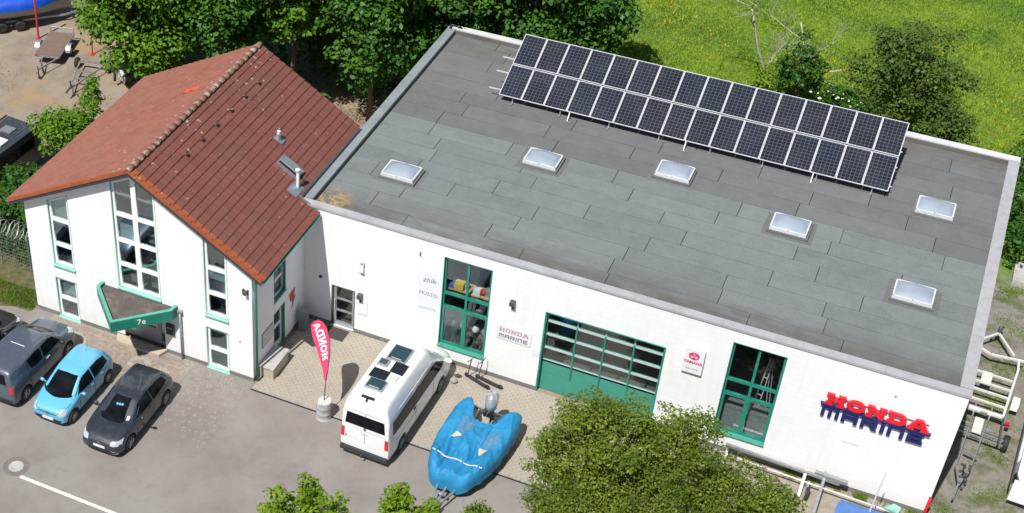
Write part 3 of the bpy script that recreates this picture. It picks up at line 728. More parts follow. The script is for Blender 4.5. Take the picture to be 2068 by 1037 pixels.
# ---------------------------------------------------------------- signs and lamps on the hall
def poly_arc(cx, cy, rx, ry, a0, a1, n=14): return [(cx+rx*math.cos(R(a0+(a1-a0)*i/n)), cy+ry*math.sin(R(a0+(a1-a0)*i/n))) for i in range(n+1)]
LET = {
 'H': ([(0,0),(.56,0),(.56,.18),(.47,.18),(.47,.40),(.93,.40),(.93,.18),(.84,.18),(.84,0),(1.4,0),(1.4,.18),(1.28,.18),(1.28,.82),(1.4,.82),(1.4,1),(.84,1),(.84,.82),(.93,.82),(.93,.60),(.47,.60),(.47,.82),(.56,.82),(.56,1),(0,1),(0,.82),(.12,.82),(.12,.18),(0,.18)], [], 1.4),
 'O': (poly_arc(.68, .5, .68, .5, 0, 350, 27), [poly_arc(.68, .5, .36, .27, 0, 350, 21)], 1.36),
 'N': ([(0,0),(.52,0),(.52,.18),(.42,.18),(.42,.62),(.98,0),(1.28,0),(1.28,.82),(1.4,.82),(1.4,1),(.86,1),(.86,.82),(.98,.82),(.98,.42),(.45,1),(0,1),(0,.82),(.12,.82),(.12,.18),(0,.18)], [], 1.4),
 'D': ([(0,0)]+poly_arc(.80, .5, .58, .5, -90, 90)+[(0,1),(0,.82),(.12,.82),(.12,.18),(0,.18)], [[(.47,.22)]+poly_arc(.76, .5, .28, .28, -90, 90)+[(.47,.78)]], 1.38),
 'A': ([(0,0),(.52,0),(.52,.17),(.42,.17),(.47,.28),(1.0,.28),(1.06,.17),(.96,.17),(.96,0),(1.56,0),(1.56,.17),(1.46,.17),(1.02,1),(.50,1),(.09,.17),(0,.17)], [[(.58,.44),(.92,.44),(.75,.80)]], 1.56)}
BLK = {'M': ([(0,0),(.22,0),(.22,.74),(.49,.74),(.49,0),(.71,0),(.71,.74),(.98,.74),(.98,0),(1.2,0),(1.2,1),(0,1)], [], 1.2),
 'A': ([(0,0),(.25,0),(.25,.32),(.85,.32),(.85,0),(1.1,0),(1.1,1),(0,1)], [rect(.25,.85,.52,.76)], 1.1),
 'R': ([(0,0),(.25,0),(.25,.36),(.55,.36),(.82,0),(1.15,0),(.85,.38),(1.1,.38),(1.1,1),(0,1)], [rect(.25,.85,.56,.78)], 1.12),
 'I': (rect(0,.26,0,1), [], .26),
 'N': ([(0,0),(.25,0),(.25,.74),(.85,.74),(.85,0),(1.1,0),(1.1,1),(0,1)], [], 1.1),
 'E': ([(0,0),(1.1,0),(1.1,.22),(.25,.22),(.25,.40),(1.0,.40),(1.0,.60),(.25,.60),(.25,.78),(1.1,.78),(1.1,1),(0,1)], [], 1.1)}
def word(table, txt, x0, x1, z0, h, depth, m, parent, yfront, gap=.12):
    tot = sum(table[c][2] for c in txt)+gap*(len(txt)-1); s = (x1-x0)/tot; x = x0
    for c in txt:
        o_, hs, w = table[c]
        tr = lambda p: [(x+a*s, z0+b*h) for a, b in p]
        plate('letter', tr(o_), [tr(q) for q in hs], depth, m, parent, 'front', yfront); x += (w+gap)*s
sg = thing('letter_sign', 'large three dimensional sign of red letters over navy letters on the white wall', 'sign', (20.3, 0, 3.2))
word(LET, 'HONDA', 20.42, 23.86, 3.735, .47, .11, M['red'], sg, -.15, .10)
word(BLK, 'MARINE', 20.38, 23.78, 3.14, .50, .08, M['navy'], sg, -.11, .22)
MB().box(20.30, 23.93, -.14, -.045, 3.645, 3.715).build('rail', M['navy'], sg, world=True)
MB().box(20.28, 23.96, -.028, -.008, 3.62, 3.72).build('backing_rail', M['rail'], sg, world=True)
MB().box(20.42, 23.80, -.038, -.008, 4.02, 4.06).build('mounting_bar', M['rail'], sg, world=True)
s = thing('panel_sign', 'small pale panel sign with maroon and dark lettering left of the gate', 'sign', (8.42, 0, 2.04))
MB().box(8.42, 9.80, -.03, -.004, 2.06, 2.72).build('board', M['panel_white'], s, world=True)
word(LET, 'HONDA', 8.52, 9.70, 2.43, .20, .006, M['ink_maroon'], s, -.0365, .10)
word(BLK, 'MARINE', 8.52, 9.68, 2.14, .18, .006, M['ink'], s, -.0365, .22)
# three stacked brand panels
for i, (za, zb, txt, mt, lab) in enumerate(((3.46, 4.15, 'zhik', 'ink', 'topmost of three pale panels stacked left of the shop window, scrawled dark lettering'),
        (2.78, 3.455, 'MUSTO', 'ink', 'middle of three pale panels stacked left of the shop window, dark capital lettering'), (2.08, 2.775, 'spinlock', 'ink_grey', 'bottom of three pale panels stacked left of the shop window, faint grey lettering'))):
    s = thing('panel_sign', lab, 'sign', (5.08, 0, za), group='pale panels stacked left of the shop window')
    MB().box(5.08, 6.03, -.012, -.004, za, zb).build('board', M['panel_blue'], s, world=True)
    text('lettering', txt, .34 if i == 0 else .23 if i == 1 else .22, M[mt], s, (.47, -.016, .33), (PI/2, R(-4) if i == 0 else 0, 0), sx=1.0, shear=.25 if i == 0 else 0, bold=0)
    if i == 0: MB().bar((-.0, 0, 0), (.0001, 0, 0), .001, .001)
s = thing('box_sign', 'white square box sign with magenta round emblem between gate and shop window', 'sign', (15.43, 0, 3.28))
MB().box(15.43, 16.15, -.14, -.004, 3.28, 4.38).build('box', M['panel_white'], s, world=True)
me_ = MB().lathe([(0, 0), (.17, 0), (.17, .006), (0, .006)], 28, axis='y'); me_.xf(Matrix.Diagonal((1.15, 1, 1, 1))); o = me_.build('emblem', M['ink_pink'], s); o.location = (.36, -.150, .80)
em = MB()
for i in range(3):
    a = R(90+120*i); em.bar((.36+.02*math.cos(a), -.155, .80+.02*math.sin(a)), (.36+.15*math.cos(a), -.155, .80+.15*math.sin(a)), .006, .012)
    for dd in (-18, 18): em.bar((.36+.05*math.cos(a+R(dd*2)), -.155, .80+.05*math.sin(a+R(dd*2))), (.36+.14*math.cos(a+R(dd)), -.155, .80+.14*math.sin(a+R(dd))), .006, .010)
em.build('fork_mark', M['panel_white'], s)
text('lettering', 'YAMAHA', .165, M['ink_pink'], s, (.36, -.147, .50), bold=.006)
text('lettering', 'Service', .16, M['ink_grey'], s, (.36, -.147, .22), bold=.002)
MB().box(9.86, 10.17, -.02, -.004, 1.72, 1.98).build('small_notice', M['panel_blue'], None, label='small pale notice plate on the wall beside the left gate post', cat='notice')
MB().box(2.60, 3.02, -.03, -.004, 1.08, 1.82).build('wall_notice', M['panel_white'], None, label='pale notice board on the wall right of the grey side door', cat='notice')
MB().box(21.3, 21.9, -.02, -.004, 2.20, 2.27).build('wall_plate', M['panel_blue'], None, label='faint narrow plate low on the white wall under the big letter sign', cat='plate')
def lamp(x, z, lab, big=True):
    t = thing('wall_lamp', lab, 'wall lamp', (x, 0, z), group='lamps on the white hall wall')
    if big:
        MB().box(-.09, .09, -.24, -.03, -.02, .16).build('housing', M['dark_metal'], t); MB().box(-.05, .05, -.03, -.004, -.30, .0).build('bracket', M['dark_metal'], t)
        MB().box(-.07, .07, -.20, -.05, -.03, -.022).build('lens', M['lamp_clear'], t)
    else:
        MB().box(-.07, .07, -.11, -.004, -.2, .2).build('housing', M['upvc'], t); MB().box(-.09, .09, -.13, -.004, .2, .22).build('cap', M['grey_frame'], t); MB().box(-.09, .09, -.13, -.004, -.22, -.2).build('cap', M['grey_frame'], t)
lamp(8.93, 3.92, 'dark floodlight on the wall right of the tall window with goods')
lamp(2.75, 3.45, 'small white oblong lamp high on the wall above the side door', False)
lamp(2.72, 1.98, 'small dark lamp on the wall right of the side door frame')
MB().tube([(5.12, -.004, 5.0), (5.12, -.05, 5.0), (5.12, -.05, 4.86)], .02).build('wall_hook', M['dark_metal'], None, label='tiny hook high on the wall above the three stacked panels', cat='hook')
MB().ball((22.5, -.05, 4.95), (.04, .06, .05)).build('sensor', M['upvc'], None, label='tiny white sensor on the wall above the big letter sign', cat='sensor')
t = thing('junction_box', 'small dark vent on the shaded wall beside the house corner', 'vent', (.95, 0, 2.36)); MB().lathe([(0, -.05), (.07, -.05), (.07, -.004)], 12, axis='y').build('cover', M['dark_metal'], t)

# ---------------------------------------------------------------- solar array on the hall roof
arr = thing('solar_array', 'two rows of dark solar panels in aluminium frames tilted on the flat roof', 'solar array', (4.2, 10.70, 5.87))
tilt = math.atan2(7.33-5.9, 13.75-10.70); CT, ST = math.cos(tilt), math.sin(tilt)
PW, PH = 1.007, 1.64
pf = MB(); w = .028
pf.box(0, PW-.014, 0, w, -.04, .004).box(0, PW-.014, PH-w, PH, -.04, .004).box(0, w, w, PH-w, -.04, .004).box(PW-.014-w, PW-.014, w, PH-w, -.04, .004)
first = None
for rowi in range(2):
    for i in range(16):
        v0 = rowi*(PH+.055)
        if first is None:
            pn = MB().box(w, PW-.014-w, w, PH-w, -.03, -.004).build('solar_panel', M['solar'], arr)
            fo = pf.build('panel_frame', M['alu'], pn); first = pn
        else: pn = copy_tree(first, arr)
        pn.location = (i*PW, v0*CT, v0*ST); pn.rotation_euler = (tilt, 0, 0)
for v in (.30, 1.22, 1.98, 2.98):
    MB().bar((-.55, v*CT+.05*ST, v*ST-.05*CT-.03), (16*PW+.05, v*CT+.05*ST, v*ST-.05*CT-.03), .04, .045).build('rail', M['alu'], arr)
for i in range(8):
    x = .6+i*2.13; base_z = RZ-5.87+.012
    MB().bar((x, -.10, base_z+.03), (x, 3.05*CT+.3, base_z+.03), .06, .04).build('support_foot', M['galv'], arr)
    MB().bar((x, .12, base_z+.05), (x, .12, -.04), .04, .04).bar((x, 3.0*CT, base_z+.05), (x, 3.0*CT, 3.0*ST-.12), .04, .04).bar((x, .1, -.08), (x, 3.2*CT, 3.2*ST-.13), .04, .05).build('support_frame', M['galv'], arr)
for x in (3.16, 8.12, 13.24):
    MB().bar((x, -.20, base_z+.02), (x, .15, base_z+.02), .035, .03).bar((x-.16, -.24, base_z+.012), (x+.16, -.24, base_z+.012), .10, .015).bar((x, -.22, base_z+.02), (x, .05, -.02), .03, .03).build('stay', M['galv'], arr)
# ---------------------------------------------------------------- house
house = thing('gabled_office_house', 'white gabled office house with red tiled roof and green canopy', 'house', (-4.7, -4.48, 0))
YF, YB = -4.478, 5.35; XL, XR = -9.856, .23; RX, RZH = -4.626, 8.683
SR = (8.683-5.473)/(.819+4.626); SLf = (8.683-5.581)/(10.369-4.626); YRF, YRB = -4.80, 5.613
def rz(x, off=0): return (RZH-SR*(x-RX) if x > RX else RZH-SLf*(RX-x))+off
TH = -.24
def ztop(x): return rz(x, TH)
win = []  # openings: polygons
def slope_open(x0, x1, z0, gap): return [(x0, z0), (x1, z0), (x1, rz(x1, gap)), (x0, rz(x0, gap))]
oUL = [(-8.74, 2.74), (-7.74, 2.74), (-7.74, 6.40), (-8.74, 5.86)]
oLL = rect(-8.78, -7.76, .03, 2.06)
oC = [(-5.72, 2.66), (-3.78, 2.66), (-3.78, 7.76), (-4.62, 8.24), (-4.86, 8.13), (-5.72, 7.66)]
oUR = [(-1.80, 2.72), (-.80, 2.72), (-.80, 6.02), (-1.80, 6.61)]
oLR = rect(-1.82, -.82, .03, 2.08)
oD = rect(-5.62, -3.72, .2, 2.38)
outer = [(XL, .2), (-8.78, .2), (-8.78, .03), (-7.76, .03), (-7.76, .2), (-1.82, .2), (-1.82, .03), (-.82, .03), (-.82, .2), (XR, .2), (XR, ztop(XR)), (RX, ztop(RX)), (XL, ztop(XL))]
outer = [(XL, .2), (-8.78, .2), (-8.78, 2.06), (-7.76, 2.06), (-7.76, .2), (-5.62, .2), (-5.62, 2.38), (-3.72, 2.38), (-3.72, .2), (-1.82, .2), (-1.82, 2.08), (-.82, 2.08), (-.82, .2), (XR, .2), (XR, ztop(XR)), (RX, ztop(RX)), (XL, ztop(XL))]
plate('front_gable', outer, [oUL, oC, oUR], .32, M['wall'], house, 'front', YF)
plate('back_gable', [(XL, 0), (-.02, 0), (-.02, ztop(0)), (RX, ztop(RX)), (XL, ztop(XL))], [], .3, M['wall'], house, 'front', YB-.3)
MB().box(XL, XL+.3, YF+.321, YB-.301, .0, ztop(XL)).build('side_wall', M['wall'], house, world=True)
sw = [(-4.155, .2), (-2.74, .2), (-2.74, 2.10), (-1.78, 2.10), (-1.78, .2), (-.006, .2), (-.006, ztop(XR)-.03), (-4.155, ztop(XR)-.03)]
plate('side_wall', sw, [rect(-2.70, -1.69, 2.68, 4.20)], .3, M['wall'], house, 'side', XR)
MB().box(-.3, -.05, .305, YB-.31, .0, 5.60).build('inner_wall', M['interior'], house, world=True)
for x0, x1 in ((XL, -8.785), (-7.755, -5.625), (-3.715, -1.825), (-.815, XR)): MB().box(x0, x1, YF+.006, YF+.31, 0, .197).build('plinth', M['plinth'], house, world=True)
for y0, y1 in ((YF+.312, -2.745), (-1.775, -.008)): MB().box(XR-.30, XR-.006, y0, y1, 0, .197).build('plinth', M['plinth'], house, world=True)
fl = MB().box(XL+.31, XR-.31, YF+.33, YB-.31, .0, .03).box(XL+.31, -5.9, YF+.33, YB-.31, 2.40, 2.6).box(-3.6, XR-.31, YF+.33, YB-.31, 2.40, 2.6)
fl.build('floor_slab', M['interior_floor'], house, world=True)
MB().box(XL+.31, XR-.31, -1.2, -1.1, .03, 5.2).build('partition', M['interior'], house, world=True)
MB().box(-6.0, -5.9, YF+.33, -1.25, .03, 6.4).box(-3.6, -3.5, YF+.33, -1.25, .03, 6.4).build('partition', M['interior'], house, world=True)

def inset(poly, d):
    # convex polygon inset
    k = len(poly); out = []
    cx = sum(p[0] for p in poly)/k; cz = sum(p[1] for p in poly)/k
    lines = []
    for i in range(k):
        a, b = Vector(poly[i]), Vector(poly[(i+1) % k]); t = (b-a).normalized(); nn = Vector((-t.y, t.x))
        if nn.dot(Vector((cx, cz))-a) < 0: nn = -nn
        lines.append((a+nn*d, t))
    for i in range(k):
        (p, t), (q, u) = lines[i-1], lines[i]
        den = t.x*u.y-t.y*u.x; s_ = ((q.x-p.x)*u.y-(q.y-p.y)*u.x)/den; r = p+t*s_; out.append((r.x, r.y))
    return out
def clip(poly, axis, val, keep_less):
    out = []
    for i in range(len(poly)):
        a, b = poly[i], poly[(i+1) % len(poly)]
        ia = (a[axis] <= val) == keep_less; ib = (b[axis] <= val) == keep_less
        if ia: out.append(a)
        if ia != ib:
            t = (val-a[axis])/(b[axis]-a[axis]); out.append((a[0]+(b[0]-a[0])*t, a[1]+(b[1]-a[1])*t))
    return out
def house_window(poly, transoms, mulls=(), blinds=(), sill=True, frame=.135):
    x0 = min(p[0] for p in poly); x1 = max(p[0] for p in poly); z0 = min(p[1] for p in poly)
    w = link('window', None, house, loc=Vector((x0, YF, z0))-Vector(house.location))
    o1 = inset(poly, .028)
    plate('reveal', inset(poly, .002), [o1], .07, M['teal_pale'], w, 'front', YF+.002)
    o2 = inset(poly, .03); inn = inset(poly, frame)
    cols_ = [inn]
    for mx_ in mulls: cols_ = [c for q in cols_ for c in (clip(q, 0, mx_-.11, True), clip(q, 0, mx_+.11, False)) if len(c) > 2]
    panes = []
    for q in cols_:
        cur = q
        for tz in transoms:
            panes.append(clip(cur, 1, tz-.06, True)) if 0 else None
        lim = sorted(transoms); lo = q
        for tz in lim:
            panes.append(clip(lo, 1, tz-.095, True)); lo = clip(lo, 1, tz+.095, False)
        panes.append(lo)
    panes = [p for p in panes if len(p) > 2]
    plate('frame', o2, panes, .07, M['upvc'], w, 'front', YF+.075)
    for p in panes: plate('pane', inset(p, .003), [], .012, M['glass'], w, 'front', YF+.11)
    for (bx0, bx1, bz0, bz1) in blinds: MB().box(bx0, bx1, YF+.22, YF+.225, bz0, bz1).build('blind', M['blind'], w, world=True)
    if sill:
        MB().quad((x0-.01, YF-.07, z0-.02), (x1+.01, YF-.07, z0-.02), (x1+.01, YF+.11, z0+.06), (x0-.01, YF+.11, z0+.06)).quad((x0-.01, YF-.07, z0-.09), (x1+.01, YF-.07, z0-.09), (x1+.01, YF-.07, z0-.02), (x0-.01, YF-.07, z0-.02)).quad((x1+.01, YF-.07, z0-.09), (x1+.01, YF+.0, z0-.09), (x1+.01, YF+.0, z0+.01), (x1+.01, YF-.07, z0-.02)).build('sill', M['teal_pale'], w, world=True, fix=False)
    return w
house_window(oUL, (3.75, 4.97), blinds=((-8.66, -7.82, 5.0, 6.1), (-8.66, -7.82, 4.62, 4.9)))
house_window(oLL, (1.02,), blinds=((-8.7, -7.84, 1.1, 1.95),))
house_window(oC, (3.80, 4.97, 6.20), (-4.75,), blinds=((-5.58, -4.9, 4.75, 5.7),))
house_window(oUR, (3.78, 4.97), blinds=((-1.72, -.9, 4.36, 4.9),))
house_window(oLR, (1.0,), blinds=((-1.74, -.9, 1.72, 1.95),))
# stair flights and landing seen through the central window
st = link('staircase', None, house, loc=Vector((-5.3, -3.6, 0))-Vector(house.location))
for i in range(14):
    MB().box(-5.8, -4.85, -3.9+.16*i, -3.74+.16*i, 2.55+.18*i, 2.60+.18*i).build('tread', M['concrete'], st, world=True)
MB().box(-4.75, -3.65, -3.95, -2.2, 3.85, 3.95).build('landing', M['interior_floor'], st, world=True)
MB().box(-5.45, -4.95, -3.95, -3.6, 2.62, 3.05).build('planter', pm('pale_green_cabinet', (.42, .50, .42), .6, .06, 4), None, label='pale green planter box on the landing behind the central window', cat='planter')
MB().box(-4.55, -4.0, -3.9, -3.4, 2.62, 4.0).build('cabinet', pm('pale_green_cabinet', (.42, .50, .42), .6, .06, 4), None, label='pale green filing cabinet behind the right half of the central window', cat='cabinet')
f_ = MB()
for i in range(26): c_ = Vector((random.uniform(-5.42, -5.2), random.uniform(-3.95, -3.7), random.uniform(3.05, 3.4))); d_ = Vector((random.uniform(-.05, .05), random.uniform(-.05, .05), .05)); f_.quad(c_, c_+Vector((.06, 0, .01)), c_+Vector((.06, .03, .06)), c_+d_)
f_.build('potted_flower', pm('pink_petals', (.6, .15, .2), .7, .3, 9), None, fix=False, label='pink flowering pot plant in the planter behind the central window', cat='flower')
# side window and side door on the shaded wall
w = link('window', None, house, loc=Vector((XR, -2.7, 2.68))-Vector(house.location))
for (y0, y1, z0, z1, tr) in ((-2.70, -1.69, 2.68, 4.20, 3.5),):
    pr = [(y0+.1, y1-.1, z0+.1, tr-.06), (y0+.1, y1-.1, tr+.06, z1-.1)]
    plate('frame', rect(y0+.035, y1-.035, z0+.035, z1-.035), [rect(*q) for q in pr], .06, M['upvc'], w, 'side', XR-.12)
    window_panes(w, pr, XR-.14, M['glass'], 'side')
    plate('reveal', rect(y0+.002, y1-.002, z0+.002, z1-.002), [rect(y0+.033, y1-.033, z0+.033, z1-.033)], .12, M['green'], w, 'side', XR+.004)
    MB().box(XR+.005, XR+.05, y0-.02, y1+.02, z0-.05, z0).build('sill', M['teal_pale'], w, world=True)
d = link('side_door', None, house, loc=Vector((XR, -2.74, 0))-Vector(house.location))
pr = [(-2.58, -1.94, 1.25, 1.95), (-2.58, -1.94, .3, 1.1)]
plate('door_leaf', rect(-2.70, -1.82, .05, 2.05), [rect(*q) for q in pr], .05, M['upvc'], d, 'side', XR-.13)
window_panes(d, pr, XR-.15, M['glass'], 'side')
plate('reveal', rect(-2.738, -1.782, .022, 2.098), [rect(-2.705, -1.815, .045, 2.06)], .13, M['green'], d, 'side', XR+.004)
# entrance door under the canopy
d = link('entrance_door', None, house, loc=Vector((-5.6, YF, .2))-Vector(house.location))
pr = [(-5.50, -5.22, .35, 2.25), (-5.02, -4.2, .95, 2.25), (-3.98, -3.80, .35, 2.25)]
plate('door_frame', rect(-5.617, -3.723, .203, 2.377), [rect(*q) for q in pr], .07, M['grey_frame'], d, 'front', YF+.14)
window_panes(d, pr, YF+.17, M['glass'])
MB().tube([(-4.12, YF+.14, 1.0), (-4.12, YF+.08, 1.0), (-4.12, YF+.08, 1.4), (-4.12, YF+.14, 1.4)], .014).build('handle', M['alu'], d, world=True)
MB().prism([(-6.0, YF-.004), (-5.75, YF-.45), (-3.8, YF-.45), (-3.65, YF-.004)], .0, .155).build('entrance_step', M['beige_box'], house, world=True)
# canopy
can = link('canopy', None, house, loc=Vector((-4.7, YF, 2.5))-Vector(house.location))
cp = [(-6.50, YF-.006), (-6.52, -4.86), (-4.84, -6.52), (-3.10, -4.86), (-3.04, YF-.006)]
B_, C_ = cp[2], cp[3]
ci = inset(cp, .13); ci = [(ci[0][0], YF-.006)]+ci[1:4]+[(ci[4][0], YF-.006)]
MB().prism([(p[0], p[1]) for p in ci], 2.17, 2.51).build('canopy_deck', pm('brown_roofing_felt', (.085, .07, .062), .9, .2, 2.5, bs=.4, dirt=((.17, .15, .13), 1.6, .48, .75)), can, world=True)
fas = MB(); k4 = len(cp)
for i in range(4):
    a, b, ai, bi = cp[i], cp[i+1], ci[i], ci[i+1]
    nb = len(fas.v); fas.v += [(*a, 2.16), (*b, 2.16), (*b, 2.63), (*a, 2.63), (*ai, 2.16), (*bi, 2.16), (*bi, 2.63), (*ai, 2.63)]
    fas.f += [tuple(nb+j for j in q) for q in ((0, 1, 2, 3), (5, 4, 7, 6), (0, 4, 5, 1))]
    nb = len(fas.v)
fas.build('fascia', M['canopy_green'], can, world=True)
capm = MB()
for i in range(4):
    a, b, ai, bi = cp[i], cp[i+1], ci[i], ci[i+1]
    va = [Vector(q) for q in (a, b, bi, ai)]; cc = sum(va, Vector((0, 0)))/4
    nb = len(capm.v)
    capm.v += [(*a, 2.632), (*b, 2.632), (*bi, 2.632), (*ai, 2.632), (*a, 2.655), (*b, 2.655), (*bi, 2.655), (*ai, 2.655)]
    capm.f += [tuple(nb+j for j in q) for q in ((4, 5, 6, 7), (0, 1, 5, 4), (2, 3, 7, 6))]
capm.build('fascia_cap', M['canopy_cap'], can, world=True)
ang = math.atan2(C_[1]-B_[1], C_[0]-B_[0])
mx_ = (Vector(B_)*.5+Vector(C_)*.5); nrm = Vector((math.sin(ang), -math.cos(ang)))
text('house_number', '7e', .36, M['panel_white'], can, Vector((mx_.x+nrm.x*.012, mx_.y+nrm.y*.012, 2.40))-Vector((-4.7, YF, 2.5)), (PI/2, 0, ang), bold=.006)
for (x, y) in ((-4.80, -6.2),): MB().tube([(x, y, 2.165), (x, y, 2.12)], .05, 10).build('downlight', M['upvc'], can, world=True)
# small things at the entrance
t = thing('letter_box', 'black letter box with rounded corners on the wall right of the entrance', 'letter box', (-3.42, YF, 1.35))
MB().box(-.17, .17, -.12, -.004, -.25, .25).build('box_body', M['black'], t); MB().box(-.12, .12, -.13, -.121, .08, .13).build('slot', M['grey_frame'], t)
t = thing('downpipe', 'grey rainwater downpipe on the front wall right of the canopy', 'downpipe', (-2.92, YF, 0))
MB().tube([(0, -.09, 2.42), (0, -.09, .03)], .042, 10).build('pipe', M['galv'], t, smooth=True)
MB().box(-.05, .05, -.10, -.004, 2.0, 2.05).box(-.05, .05, -.10, -.004, 1.0, 1.05).build('clip', M['galv'], t); MB().box(-.09, .09, -.16, -.01, 2.42, 2.52).build('hopper', M['galv'], t)
t = thing('security_camera', 'dark floodlight camera high on the house front near the right corner', 'camera', (.05, YF, 4.45))
MB().box(-.10, .02, -.22, -.05, -.02, .10).build('housing', M['dark_metal'], t); MB().box(-.16, -.10, -.14, -.05, .0, .16).build('lamp_head', M['dark_metal'], t); MB().box(.0, .05, -.05, -.004, -.12, .12).build('bracket', M['dark_metal'], t)
MB().ball((-.35, YF-.04, 1.95), (.05, .05, .05)).build('door_bell', M['upvc'], None, label='tiny white knob on the house wall right of the lower right window', cat='sensor')
# roof deck
roof = link('roof', None, house, loc=Vector((RX, 0, RZH))-Vector(house.location))
dk_ = MB()
def slab(x0, x1, y0, y1, o0, o1):
    b = len(dk_.v)
    for o_ in (o0, o1):
        dk_.v.extend([(x0, y0, rz(x0, o_)), (x1, y0, rz(x1, o_)), (x1, y1, rz(x1, o_)), (x0, y1, rz(x0, o_))])
    dk_.f.extend([tuple(b+i for i in q) for q in ((3, 2, 1, 0), (4, 5, 6, 7), (0, 1, 5, 4), (1, 2, 6, 5), (2, 3, 7, 6), (3, 0, 4, 7))])
slab(-10.33, RX-1e-4, YRF+.03, YRB-.02, -.23, -.045); slab(RX+1e-4, -.06, YRF+.03, YRB-.02, -.23, -.045); slab(-.0598, .78, YRF+.03, -.02, -.23, -.045)
dk_.build('roof_deck', M['anth'], roof, world=True)
# tiles
def tile_mesh(m):
    mb = MB(); n = 8; Lt, Wt = .375, .302
    prof = []
    for i in range(n+1):
        u = i/n; prof.append((u*Wt, .009*max(0, math.cos((u-.78)*PI*2*1.0))+.002*math.cos(u*4*PI)))
    # local: +x down slope, y along ridge
    for (yy, h) in prof: mb.v.append((0, yy, h-.012))
    for (yy, h) in prof: mb.v.append((Lt, yy, h+.030))
    for (yy, h) in prof: mb.v.append((Lt-.002, yy, h-.006))
    k9 = len(mb.v)
    for (yy, h) in prof: mb.v.append((Lt, yy, h+.030))
    for i in range(n): mb.f.append((i, i+n+1, i+n+2, i+1)); mb.f.append((k9+i, i+2*n+2, i+2*n+3, k9+i+1))
    me = bpy.data.meshes.new('roof_tile'); me.from_pydata(mb.v, [], mb.f); me.materials.append(m); me.shade_smooth()
    me.update(); return me, mb
tme, tmb = tile_mesh(M['tile'])
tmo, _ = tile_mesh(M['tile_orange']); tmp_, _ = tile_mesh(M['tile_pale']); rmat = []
cand = []; restt = MB()
for side, sl_, x_e in ((1, SR, .83), (-1, SLf, -10.37)):
    angv = math.atan(sl_); npitch = round(abs(x_e-RX)/.2887); pit = abs(x_e-RX)/npitch
    for c in range(npitch):
        for j in range(35):
            y = YRF-.0+j*.2975
            xh = RX+side*pit*c
            if side > 0 and y+.15 > -.03 and xh+pit > -.02: continue
            jit = random.uniform(-.004, .004)
            if side > 0: mt = Matrix.Translation((xh, y, rz(xh)-.018+jit)) @ Matrix.Rotation(angv, 4, 'Y')
            else: mt = Matrix.Translation((xh, y+.302, rz(xh)-.018+jit)) @ Matrix.Rotation(PI, 4, 'Z') @ Matrix.Rotation(angv, 4, 'Y')
            cand.append((side*-1000+(c*-.3)+j*.3, mt, side, j))
cand.sort(key=lambda q: q[0])
rl = wloc(roof)
for i, (_, mt, side, j) in enumerate(cand):
    if i < 300:
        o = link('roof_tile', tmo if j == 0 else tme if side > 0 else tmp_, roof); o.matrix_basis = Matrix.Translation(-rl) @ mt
    else:
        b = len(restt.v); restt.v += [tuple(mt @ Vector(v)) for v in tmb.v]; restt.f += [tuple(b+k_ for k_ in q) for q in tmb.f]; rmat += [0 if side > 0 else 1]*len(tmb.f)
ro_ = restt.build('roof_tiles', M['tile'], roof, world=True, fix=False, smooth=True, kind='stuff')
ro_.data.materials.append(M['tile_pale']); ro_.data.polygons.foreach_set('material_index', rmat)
# verge tiles on the front edge, both slopes
for side, sl_, x_e, npv in ((1, SR, .83, 19), (-1, SLf, -10.37, 20)):
    pit = abs(x_e-RX)/npv
    for c in range(npv):
        xa, xb = RX+side*pit*c, RX+side*pit*(c+1)*1.0
        b = MB(); za, zb = rz(xa)-.0, rz(xb)+.028
        b.v = [(xa, YRF-.03, za-.12), (xb, YRF-.03, zb-.15), (xb, YRF-.03, zb+.025), (xa, YRF-.03, za+.02), (xa, YRF+.10, za-.12), (xb, YRF+.10, zb-.15), (xb, YRF+.10, zb+.020), (xa, YRF+.10, za+.015)]
        b.f = [(0, 1, 2, 3), (4, 7, 6, 5), (3, 2, 6, 7), (0, 4, 5, 1), (1, 5, 6, 2), (0, 3, 7, 4)]
        b.build('verge_tile', M['tile_orange'], roof, world=True)
# ridge caps
rm = MB(); nr = 27; pit = (YRB-YRF+.03)/nr
rp = []
for q in (0, 1):
    r_ = .108+.012*q
    for i in range(9): a = PI*i/8; rp.append((r_*math.cos(a)*1.12, q*(pit+.03), r_*math.sin(a)*.85-.045+.01*q))
rm.v = rp+[(x, pit+.03-.001, z-.03) for x, y, z in rp[9:]]
for i in range(8): rm.f.append((i, i+1, i+10, i+9)); rm.f.append((i+9, i+10, i+19, i+18))
rm.f.append(tuple(reversed(range(9))))
rme = bpy.data.meshes.new('ridge_tile'); rme.from_pydata(rm.v, [], rm.f); rme.materials.append(M['ridge']); rme.shade_smooth()
for i in range(nr): link('ridge_tile', rme, roof, loc=(random.uniform(-.008, .008), YRF-.02+(nr-1-i)*pit+pit, .03+random.uniform(0, .008)), rot=(0, 0, PI))
# ventilation tiles
for i in range(6):
    y = -2.24+1.165*i+(.0 if i < 4 else 0); x = -3.70
    b = MB(); b.ball((0, 0, 0), (.07, .06, .02), 8, 5); o = b.build('vent_tile', M['tile'], roof, smooth=True); o.location = Vector((x, y, rz(x)+.03))-rl
    b = MB().box(.02, .10, -.07, .07, -.02, .03); o = b.build('vent_mouth', M['black'], roof); o.location = Vector((x+.05, y, rz(x)-.005))-rl
